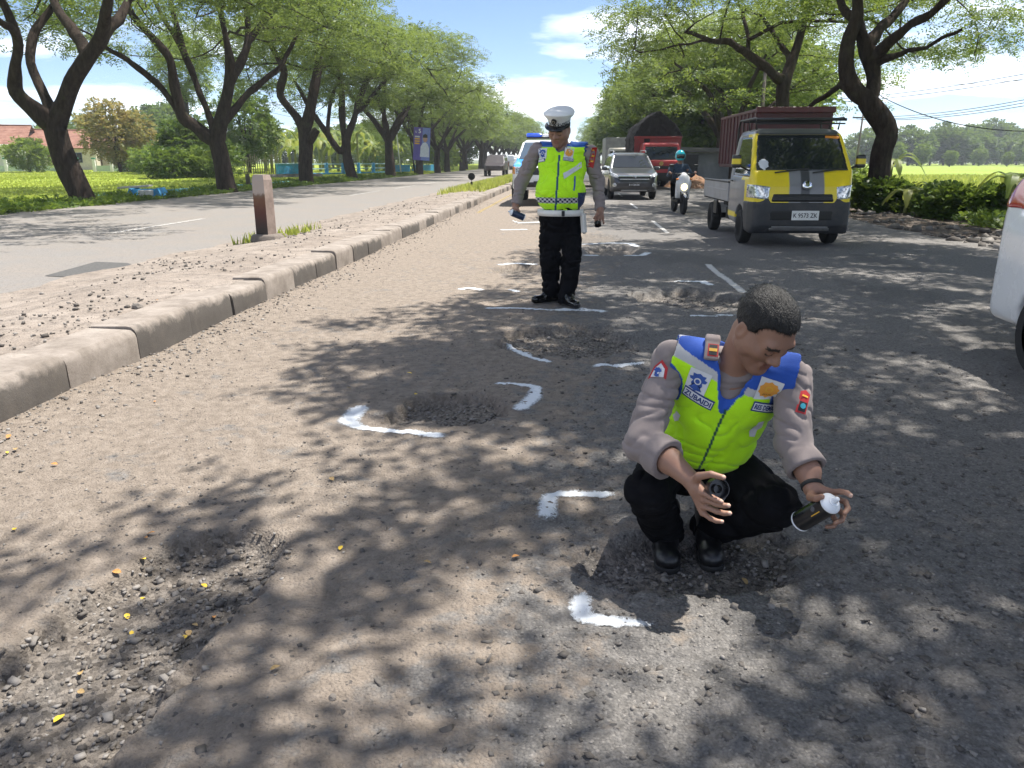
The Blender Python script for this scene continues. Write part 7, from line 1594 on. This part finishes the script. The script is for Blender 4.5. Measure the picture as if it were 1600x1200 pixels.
# ---------------------------------------------------------------- blue culvert, drain edge, bridge
M_bluec = plain('blue_paint', (.035, .28, .55), .7, var=.2, dirt=((.25, .25, .22), .4)); M_tealc = plain('faded_teal_paint', (.12, .33, .36), .8, var=.25, dirt=((.2, .19, .16), .6))
cu = empty('culvert', (*gb(218, 28)[:2], .02), R(8), 'blue painted culvert with tilted pale slab on the lawn edge', 'culvert')
MB().box((0, 0, .16), (1.05, .10, .36), rx=-.5, bev=.01).build('headwall', M_bluec, cu); MB().box((-.50, .3, .2), (.10, .8, .34), bev=.01, ry=.5).build('wing_wall', M_bluec, cu); MB().box((.55, .3, .2), (.10, .8, .34), bev=.01, ry=-.4).build('wing_wall', M_bluec, cu); MB().box((-.5, .55, .40), (1.1, .6, .07), rz=.1, ry=-.06, bev=.01).build('slab', plain('pale_slab', (.45, .41, .36), .85), cu); MB().box((.12, -.1, .20), (.5, .28, .2), bev=.02, rz=.2).build('block', plain('white_block', (.55, .53, .5), .85), cu)
for x0, y0, x1, y1 in ((-17.1, 25.6, -16.9, 27.6), (-16.7, 29.2, -16.4, 33.4), (-16.4, 36, -16.3, 44)):
    a = math.atan2(y1 - y0, x1 - x0); tag(MB().box(((x0 + x1) / 2, (y0 + y1) / 2, .16), (math.hypot(x1 - x0, y1 - y0), .14, .14), rz=a, bev=.01).build('drain_edge', M_tealc), 'faded teal drain edging along the lawn verge', 'edging', 'drain edgings')
br = empty('bridge_railing', (-25.2, 66, 0), math.atan2(17, 7.7), 'blue concrete bridge railing with pale rails behind the roadside trunks', 'railing'); Lb = math.hypot(17, 7.7)
MB().box((1.6, 0, .62), (3.6, .22, .85), bev=.02).build('end_wall', M_bluec, br); MB().box((1.6, 0, 1.08), (3.7, .3, .08), bev=.01).build('wall_cap', plain('pale_blue_paint', (.35, .52, .60), .7), br); MB().box((Lb - 1.4, 0, .55), (2.8, .22, .7), bev=.02).build('end_wall', M_bluec, br)
for k in range(6): MB().box((3.7 + k * 2.25, 0, .55), (.26, .26, 1.15), bev=.02).build('rail_post', M_bluec, br)
for z_ in (1.02, .62): MB().box((3.4 + 6.2, 0, z_), (12.6, .11, .10), bev=.01).build('rail', bpy.data.materials['pale_blue_paint'], br)
MB().box((3.4 + 6.2, 0, .14), (12.8, .34, .24), bev=.02).build('edge_beam', M_bluec, br); MB().box((9.5, .2, -.45), (13, .4, .95), bev=.02).build('abutment', M_conc, br)
o = MB().box((0, 0, .45), (5.2, .2, .8), bev=.02).build('parapet', M_bluec); o.location = gb(682, 90)[:2] + (0,); o.location.x = -17.6; o.location.y = 92; o.rotation_euler = (0, 0, 1.2); tag(o, 'low blue parapet wall beyond the bridge railing', 'parapet')
gs = empty('water_gate', (*gb(600, 92)[:2], 0), .3, 'green steel water gate frame behind the bridge railing', 'gate'); M_grn = plain('green_paint', (.03, .20, .12), .6)
for x in (-.8, .8): MB().box((x, 0, .85), (.1, .1, 1.9)).build('post', M_grn, gs)
for z_ in (1.0, 1.4, 1.75): MB().box((0, 0, z_), (1.6, .06, .08)).build('bar', M_grn, gs)
cs_ = MB().box((0, 0, -.3), (6, .5, 1.3), rx=-.7, bev=.02).build('canal_lining', plain('stone_lining', (.19, .175, .155), .9, var=.4, vscale=3, bump=1, bscale=6)); cs_.location = (*gb(452, 60)[:2], 0); cs_.rotation_euler = (0, 0, .9); tag(cs_, 'sloping rough stone canal lining below the blue end wall', 'canal lining')
bf = empty('bamboo_fence', (*gb(408, 70)[:2], .1), R(20), 'weathered grey bamboo fence between roadside trunks', 'fence'); M_bam = plain('bamboo_grey', (.16, .135, .10), .9, var=.3); pm_ = None
for i in range(16):
    if pm_ is None: pm_ = MB().tube([(0, 0, 0), (.02, 0, .8), (0, 0, 1.55)], .045, 6).build('pale', M_bam, bf); o = pm_
    else: o = pm_.copy(); C.objects.link(o)
    o.location = (-1.5 + i * .19, rr.uniform(-.03, .03), 0); o.scale = (1, 1, rr.uniform(.8, 1.15))
for z_ in (.5, 1.2): MB().box((0, .06, z_), (3.2, .05, .07)).build('rail', M_bam, bf)
# ---------------------------------------------------------------- houses and pillar fence
def mat_tile():
    n = NT('terracotta_tiles'); v = n.coord(); w = n.new('ShaderNodeTexWave'); w.inputs['Scale'].default_value = 1.6; w.bands_direction = 'Z'; n.l.new(v, w.inputs['Vector']); f = n.noise(1.6, 6, .7, v)
    n.set(col=n.ramp(f, [(.3, (.15, .066, .043)), (.5, (.24, .115, .078)), (.75, (.33, .19, .14))]), rough=.9, normal=n.bump(w.outputs[0], .6, .06)); return n.m
M_tile = mat_tile(); M_wallw = plain('white_wash', (.70, .69, .66), .85, var=.08, dirt=((.4, .36, .3), .4)); M_wallc = plain('cream_wall', (.55, .48, .40), .85, var=.1, dirt=((.3, .25, .2), .4)); M_dark = plain('dark_opening', (.02, .02, .024), .5); M_frame = plain('window_frame', (.10, .12, .22), .6)
def house(name, label, loc, rz, w, d, h, rh, wall, over=.6):
    r = empty(name, loc, rz, label, 'house'); MB().box((0, 0, h / 2), (w, d, h)).build('wall', wall, r)
    # tile rows as steps up both slopes
    b = MB(); n = 9; D = d / 2 + over
    for s in (-1, 1):
        for i in range(n):
            t0, t1 = i / n, (i + 1) / n; y0, y1 = s * D * (1 - t0), s * D * (1 - t1) ; z0, z1 = h - .25 + rh * t0, h - .25 + rh * t1; W_ = w / 2 + over
            b.add([(-W_, y0, z0 + .05), (W_, y0, z0 + .05), (W_, y1, z1 + .05), (-W_, y1, z1 + .05), (-W_, y0, z0 - .06), (W_, y0, z0 - .06)], [(0, 1, 2, 3), (4, 5, 1, 0)])
    rf = b.build('roof', M_tile, r); MB().box((0, 0, h - .25 + rh + .06), (w + 2 * over, .3, .16), bev=.04).build('ridge', M_tile, rf)
    b = MB()
    for s in (-1, 1): b.add([(s * (w / 2 - .02), -d / 2, h - .02), (s * (w / 2 - .02), d / 2, h - .02), (s * (w / 2 - .02), 0, h + rh * (1 - .5 * over / D) - .5)], [(0, 1, 2)])
    b.build('gable', wall, r)
    for x in (-w * .3, w * .28):
        wi = MB().box((x, -d / 2 - .03, h * .55), (1.2, .08, 1.2), bev=.02).build('window', M_frame, r)
        for q in (-.29, .29): MB().box((x + q, -d / 2 - .08, h * .55), (.5, .04, 1.05)).build('pane', M_glass, wi)
    MB().box((0, -d / 2 - .03, 1.05), (.95, .08, 2.1), bev=.02).build('door', plain('door_brown' + name, (.10, .05, .03), .6), r); return r
H1 = house('house', 'house with long terracotta roof behind the pillar fence', (*gb(88, 96)[:2], 0), R(28), 9.5, 7.5, 3.0, 2.2, M_wallc); H2 = house('house', 'white walled house with flat porch at the edge of the lawn', (*gb(2, 92)[:2], 0), R(22), 6.5, 6.5, 3.3, 2.3, M_wallw)
H3 = house('house', 'small house with reddish tile roof half hidden by the yellowing tree', (*gb(165, 104)[:2], 0), R(15), 8, 6, 2.5, 2.0, M_wallc)
MB().box((2.2, -3.9, 3.0), (3.4, 2.0, .25), bev=.03).build('porch_slab', M_wallw, H2)
for x in (.8, 3.7): MB().box((x, -4.6, 1.45), (.35, .35, 2.9), bev=.03).build('porch_column', M_wallw, H2)
pf = empty('pillar_fence', (*gb(115, 84)[:2], .15), R(18), 'row of white pillars with green caps fencing the houses', 'fence'); pp = None
for i in range(11):
    x = -8.5 + i * 1.75
    o = MB().box((x, 0, .65), (.32, .32, 1.35), bev=.03, taper=.9).build('pillar', M_wallw, pf); MB().box((x, 0, 1.40), (.40, .40, .14), bev=.03).build('pillar_cap', M_grn, o)
    if i < 10 and i not in (4, 5): MB().box((x + .87, 0, .32), (1.36, .12, .62)).build('wall_panel', plain('pale_green_wall', (.42, .50, .40), .85) if i == 0 else bpy.data.materials['pale_green_wall'], pf)
# ---------------------------------------------------------------- poles, banner, wires
lp = empty('lamp_pole', (*gb(626, 78)[:2], 0), 0, 'slim white leaning lamp pole beside the blue railing', 'lamp pole'); tp_ = at(609, 112, 78) - np.array(lp.location[:]); MB().tube([(0, 0, -.1), tuple(tp_ * .5), tuple(tp_)], [.07, .055, .04], 8).build('pole', M_canw, lp, smooth=True); MB().box(tuple(tp_ + [.35, 0, .05]), (.8, .14, .08), bev=.02, ry=.25).build('lamp_head', M_rim, lp)
up = empty('utility_pole', (*gb(648, 80)[:2], 0), 0, 'dark leaning utility pole left of the portrait banner', 'pole'); t_ = at(634, 160, 80) - np.array(up.location[:]); MB().tube([(0, 0, -.1), tuple(t_)], [.09, .06], 8).build('pole', M_under, up, smooth=True)
bn = empty('banner', at(659, 225, 64.5), R(2), 'purple and white portrait campaign banner fixed to a rain tree trunk', 'banner'); Mb = Matrix.Rotation(R(4), 3, 'Y')
def flat(name, poly, m, y, par): b = MB(); b.add([(Mb @ Vector((x, y, z))) for x, z in poly] + [(Mb @ Vector((x, y + .012, z))) for x, z in poly], [tuple(range(len(poly)))] + [tuple(range(2 * len(poly) - 1, len(poly) - 1, -1))] + [(i, (i + 1) % len(poly), len(poly) + (i + 1) % len(poly), len(poly) + i) for i in range(len(poly))]); return b.build(name, m, par)
M_purple = plain('banner_purple', (.13, .10, .40), .6); bw, bh = .68, 1.28
flat('cloth', [(-bw, -bh), (bw, -bh), (bw, bh), (-bw, bh)], M_purple, 0, bn); flat('sky_panel', [(-.05, -bh + .02), (bw - .02, -bh + .02), (bw - .02, bh - .02), (.05, bh - .02)], plain('banner_blue', (.20, .27, .62), .6), -.012, bn)
pt = flat('portrait_shirt', [(-.12, -1.0), (.62, -1.0), (.6, -.3), (.45, .05), (.30, .15), (.1, .1), (-.08, -.2)], plain('banner_white', (.68, .72, .82), .6), -.026, bn); flat('portrait_head', [(.27 + a, .42 + b_) for a, b_ in circ(.19, 16, .27)], plain('banner_skin', (.50, .32, .25), .6), -.040, bn); flat('portrait_hair', [(.08, .5), (.46, .5), (.44, .72), (.28, .80), (.10, .70)], M_ink, -.052, bn)
for i, (z_, w_) in enumerate(((.55, .4), (.38, .42), (.2, .42), (.02, .4))): flat('text_bar', [(-.58, z_ - .055), (-.58 + w_, z_ - .055), (-.58 + w_, z_ + .055), (-.58, z_ + .055)], M_yellow if i else M_white_badge, -.026, bn)
V, F = text_mesh('5', .34, .02); o = from_np('lettering', np.stack([V[:, 0] - .12, 0 * V[:, 0] - .03, V[:, 1] + 1.0], 1), F, M_canw, bn); V, F = text_mesh('U', .16, .01); from_np('lettering', np.stack([V[:, 0] - .42, 0 * V[:, 0] - .03, V[:, 1] + .95], 1), F, M_canw, bn)
M_wire = plain('wire_black', (.02, .02, .022), .6)
for nm, lb, px, Y, topy, arm in (('utility_pole', 'utility pole with crossarm in the rice field behind the yellow pickup', 1338, 95, 178, 1), ('utility_pole', 'dark bare post behind the maroon truck bed', 1184, 46, 112, 0)):
    u_ = empty(nm, gb(px, Y), 0, lb, 'pole'); hz_ = at(px, topy, Y)[2]; MB().tube([(0, 0, -.1), (.15 if arm else 0, 0, hz_)], [.16, .10] if arm else [.13, .09], 8).build('pole', plain('pole_grey' + str(arm), (.12, .10, .09), .9), u_, smooth=True)
    if arm: MB().box((.15, 0, hz_ - .4), (2.2, .12, .14)).build('crossarm', M_bark, u_); [MB().lathe([(0, 0), (.06, 0), (.05, .12), (.03, .2), (0, .2)], 8, c=(.15 + q, 0, hz_ - .33)).build('insulator', M_white_badge, u_) for q in (-1, 0, 1)]
def wire(p, q, sag, r, label):
    p, q = np.array(p), np.array(q); t = np.linspace(0, 1, 24)[:, None]; P = p + (q - p) * t - np.array((0, 0, 1)) * (4 * sag * t * (1 - t)); V, F = tube_np([P], [[r] * 24], 5); o = from_np('power_line', V, F, M_wire, None, True); tag(o, label, 'power line', 'overhead power lines')
for a, b_, r in (((1240, 158), (1640, 108), .03), ((1240, 162), (1640, 116), .03), ((1338, 183), (1640, 148), .03), ((1338, 186), (1640, 153), .03), ((1345, 187), (1640, 158), .03), ((1240, 128), (1640, 122), .02)): wire(at(a[0], a[1], 95), at(b_[0], b_[1], 70), .5, r, 'thin overhead power line crossing above the rice field')
wire(at(1376, 150, 24), at(1680, 202, 19), .35, .012, 'slack cable running from the crooked trunk to the right'); wire(at(1335, 95, 24), at(1230, 138, 40), .2, .012, 'thin cable between two roadside trunks')
for a, b_ in (((100, 150), (290, 172)), ((100, 158), (290, 178)), ((105, 190), (200, 188)), ((150, 212), (240, 211)), ((420, 160), (620, 200)), ((420, 175), (620, 205))): wire(at(*a, 100), at(*b_, 96), .3, .02, 'thin overhead line above the houses')
# ---------------------------------------------------------------- shed and soil heap on the right
sd = empty('shed', (*gb(1100, 54)[:2], 0), R(-4), 'grey corrugated iron shed behind the motorcycle rider', 'shed'); n = NT('grey_iron'); w = n.new('ShaderNodeTexWave'); w.inputs['Scale'].default_value = 4; n.l.new(n.coord(), w.inputs['Vector']); n.set(col=n.ramp(n.noise(1.2, 5, .6, n.coord()), [(.3, (.13, .14, .16)), (.7, (.23, .24, .26))]), rough=.6, normal=n.bump(w.outputs[0], .6, .03))
MB().box((.4, 0, .9), (4.4, 4, 1.8)).build('wall', n.m, sd); MB().box((.4, -.2, 2.0), (5.0, 4.8, .1), ry=.03, rx=.06).build('roof', plain('dark_iron_roof', (.10, .09, .085), .7), sd); MB().box((-1.0, -2.03, .9), (.9, .06, 1.6)).build('door', M_dark, sd)
def mound(name, c, rx, ry, h, m, label, seed):
    X, Y = np.meshgrid(np.linspace(-1, 1, 40), np.linspace(-1, 1, 40), indexing='ij'); x, y = X.ravel(), Y.ravel(); r = np.hypot(x, y); z = h * np.clip(1 - r ** 1.6, 0, 1) * (.7 + .6 * fbm2(x * 3 + seed, y * 3, seed, 4)) + .12 * h * (fbm2(x * 9, y * 9, seed + 3, 3) - .5) - .1; I, J = np.meshgrid(np.arange(39), np.arange(39), indexing='ij'); F = np.stack([I * 40 + J, (I + 1) * 40 + J, (I + 1) * 40 + J + 1, I * 40 + J + 1], -1).reshape(-1, 4); o = from_np(name, np.stack([x * rx, y * ry, z], 1), F, m, None, True); o.location = c; return tag(o, label, 'soil heap')
M_clay = mat_dirt('orange_clay', (.14, .075, .04), (.25, .13, .07), (.33, .20, .12), 1.0, .8)
mound('soil_heap', (6.0, 43, 0), 1.4, 2.6, .8, M_clay, 'orange clay heap beside the shed', 3); mound('soil_heap', (8.3, 15.6, 0), 1.3, 2.2, .16, M_mud, 'low dark soil heap on the shoulder by the white car', 5); mound('soil_heap', (7.7, 19.5, 0), 1.2, 2.4, .20, M_mud, 'low dark soil heap on the shoulder beside the yellow pickup', 7)
# ---------------------------------------------------------------- fallen leaves and loose stones
M_fl = [plain('leaf_yellow', (.62, .42, .03), .6, var=.25), plain('leaf_orange', (.42, .19, .05), .7, var=.3), plain('leaf_tan', (.36, .24, .10), .7, var=.3)]
lm = []
for k in range(3):
    b = MB(); n = 10; vs_ = [(0, -.5, 0)]; L = .5
    for i in range(1, n):
        t = i / n; w_ = .30 * math.sin(math.pi * t) ** .8; y_ = -.5 + t; vs_ += [(-w_, y_, .10 * (1 if k else .4) * (w_ / .3) + .05 * math.sin(4 * t)), (0, y_, .05 * math.sin(4 * t)), (w_, y_, .08 * (w_ / .3) + .05 * math.sin(4 * t))]
    vs_.append((0, .5, .02)); fs = [(0, 2, 1), (0, 3, 2)]
    for i in range(n - 2): a = 1 + 3 * i; fs += [(a, a + 1, a + 4, a + 3), (a + 1, a + 2, a + 5, a + 4)]
    e = len(vs_) - 1; a = 1 + 3 * (n - 2); fs += [(a, a + 1, e), (a + 1, a + 2, e)]; b.add(vs_, fs); o = b.build('fallen_leaf', M_fl[k], None, smooth=True, recalc=False); lm.append(o)
LS = [(222, 865, 0), (193, 927, 0), (218, 903, 0), (315, 883, 0), (236, 832, 1), (228, 838, 1), (182, 890, 1), (200, 955, 0), (85, 1085, 0), (120, 1046, 2), (120, 1018, 2), (300, 942, 2), (284, 963, 0), (290, 955, 2), (532, 853, 0), (518, 745, 2), (806, 870, 1), (22, 824, 0), (85, 725, 1), (15, 690, 1), (12, 710, 0), (242, 627, 1), (430, 1045, 2), (668, 880, 2), (545, 604, 0), (650, 614, 0), (245, 472, 1), (640, 583, 0), (25, 705, 2), (1165, 890, 2), (1048, 917, 2), (330, 930, 1)]
used_l = [0, 0, 0]
for i, (px, py, k) in enumerate(LS):
    X, Yv = gp(px, py); onm = X < -3.2; hz_ = (.23 if onm else float(full_h(np.array([X]), np.array([Yv]))[0])) + .008
    if onm: X, Yv = gp(px, py, .22); hz_ = float(med_z(np.array([X]), np.array([Yv]))[0]) + .012
    o = lm[k] if not used_l[k] else lm[k].copy()
    if used_l[k]: C.objects.link(o)
    used_l[k] = 1; s = rr.uniform(.022, .038) * (1.5 if onm else 1); o.location = (X, Yv, hz_ + .3 * s * .3); o.scale = (s, s, s); o.rotation_euler = (rr.uniform(-.3, .3), rr.uniform(-.3, .3), rr.uniform(0, 6.28))
    inh = float(hole_mask(np.array([X]), np.array([Yv]))[1][0]) > .3
    tag(o, ('yellow', 'orange brown', 'tan')[k] + ' fallen leaf lying ' + ('on the gritty median' if onm else 'in the gravel of a pothole' if inh else 'on the dusty asphalt'), 'leaf', 'fallen leaves')
bm = bmesh.new(); bmesh.ops.create_icosphere(bm, subdivisions=2, radius=1); rg = np.random.default_rng(8)
for v in bm.verts: v.co *= 1 + .35 * (rg.random() - .5); v.co.z *= .6
me = bpy.data.meshes.new('stone'); bm.to_mesh(me); bm.free(); a_ = me.color_attributes.new('Col', 'FLOAT_COLOR', 'POINT'); a_.data.foreach_set('color', np.tile((.16, .145, .13, 1), (len(me.vertices), 1)).astype(np.float32).ravel()); me.materials.append(M_stone)
for i, (px, py, s, lb) in enumerate(((1420, 1097, .020, 'pale stone in the small broken patch'), (238, 1096, .018, 'grey stone at the edge of the long pothole'), (520, 1090, .014, 'dark stone lying on dusty asphalt'), (215, 482, .05, 'dark clod on the median'), (275, 968, .02, 'rounded stone in the long pothole gravel'))):
    X, Yv = gp(px, py, .22 if py < 500 else 0); z_ = float(med_z(np.array([X]), np.array([Yv]))[0]) if X < -3.3 else float(full_h(np.array([X]), np.array([Yv]))[0]); o = bpy.data.objects.new('loose_stone', me); C.objects.link(o); o.location = (X, Yv, z_ + s * .3); o.scale = (s, s * .8, s); o.rotation_euler = (0, 0, i); tag(o, lb, 'stone')

# ---------------------------------------------------------------- the hazy air of the plain
hz = NT('haze_air'); pv = hz.new('ShaderNodeVolumePrincipled'); pv.inputs['Color'].default_value = (.86, .92, 1.0, 1); pv.inputs['Density'].default_value = .0006; pv.inputs['Anisotropy'].default_value = .2
hz.n.remove(hz.b); hz.l.new(pv.outputs[0], hz.o.inputs['Volume'])
o = MB().box((0, 330, 7.3), (1000, 800, 17.4)).build('haze', hz.m); tag(o, kind='stuff')
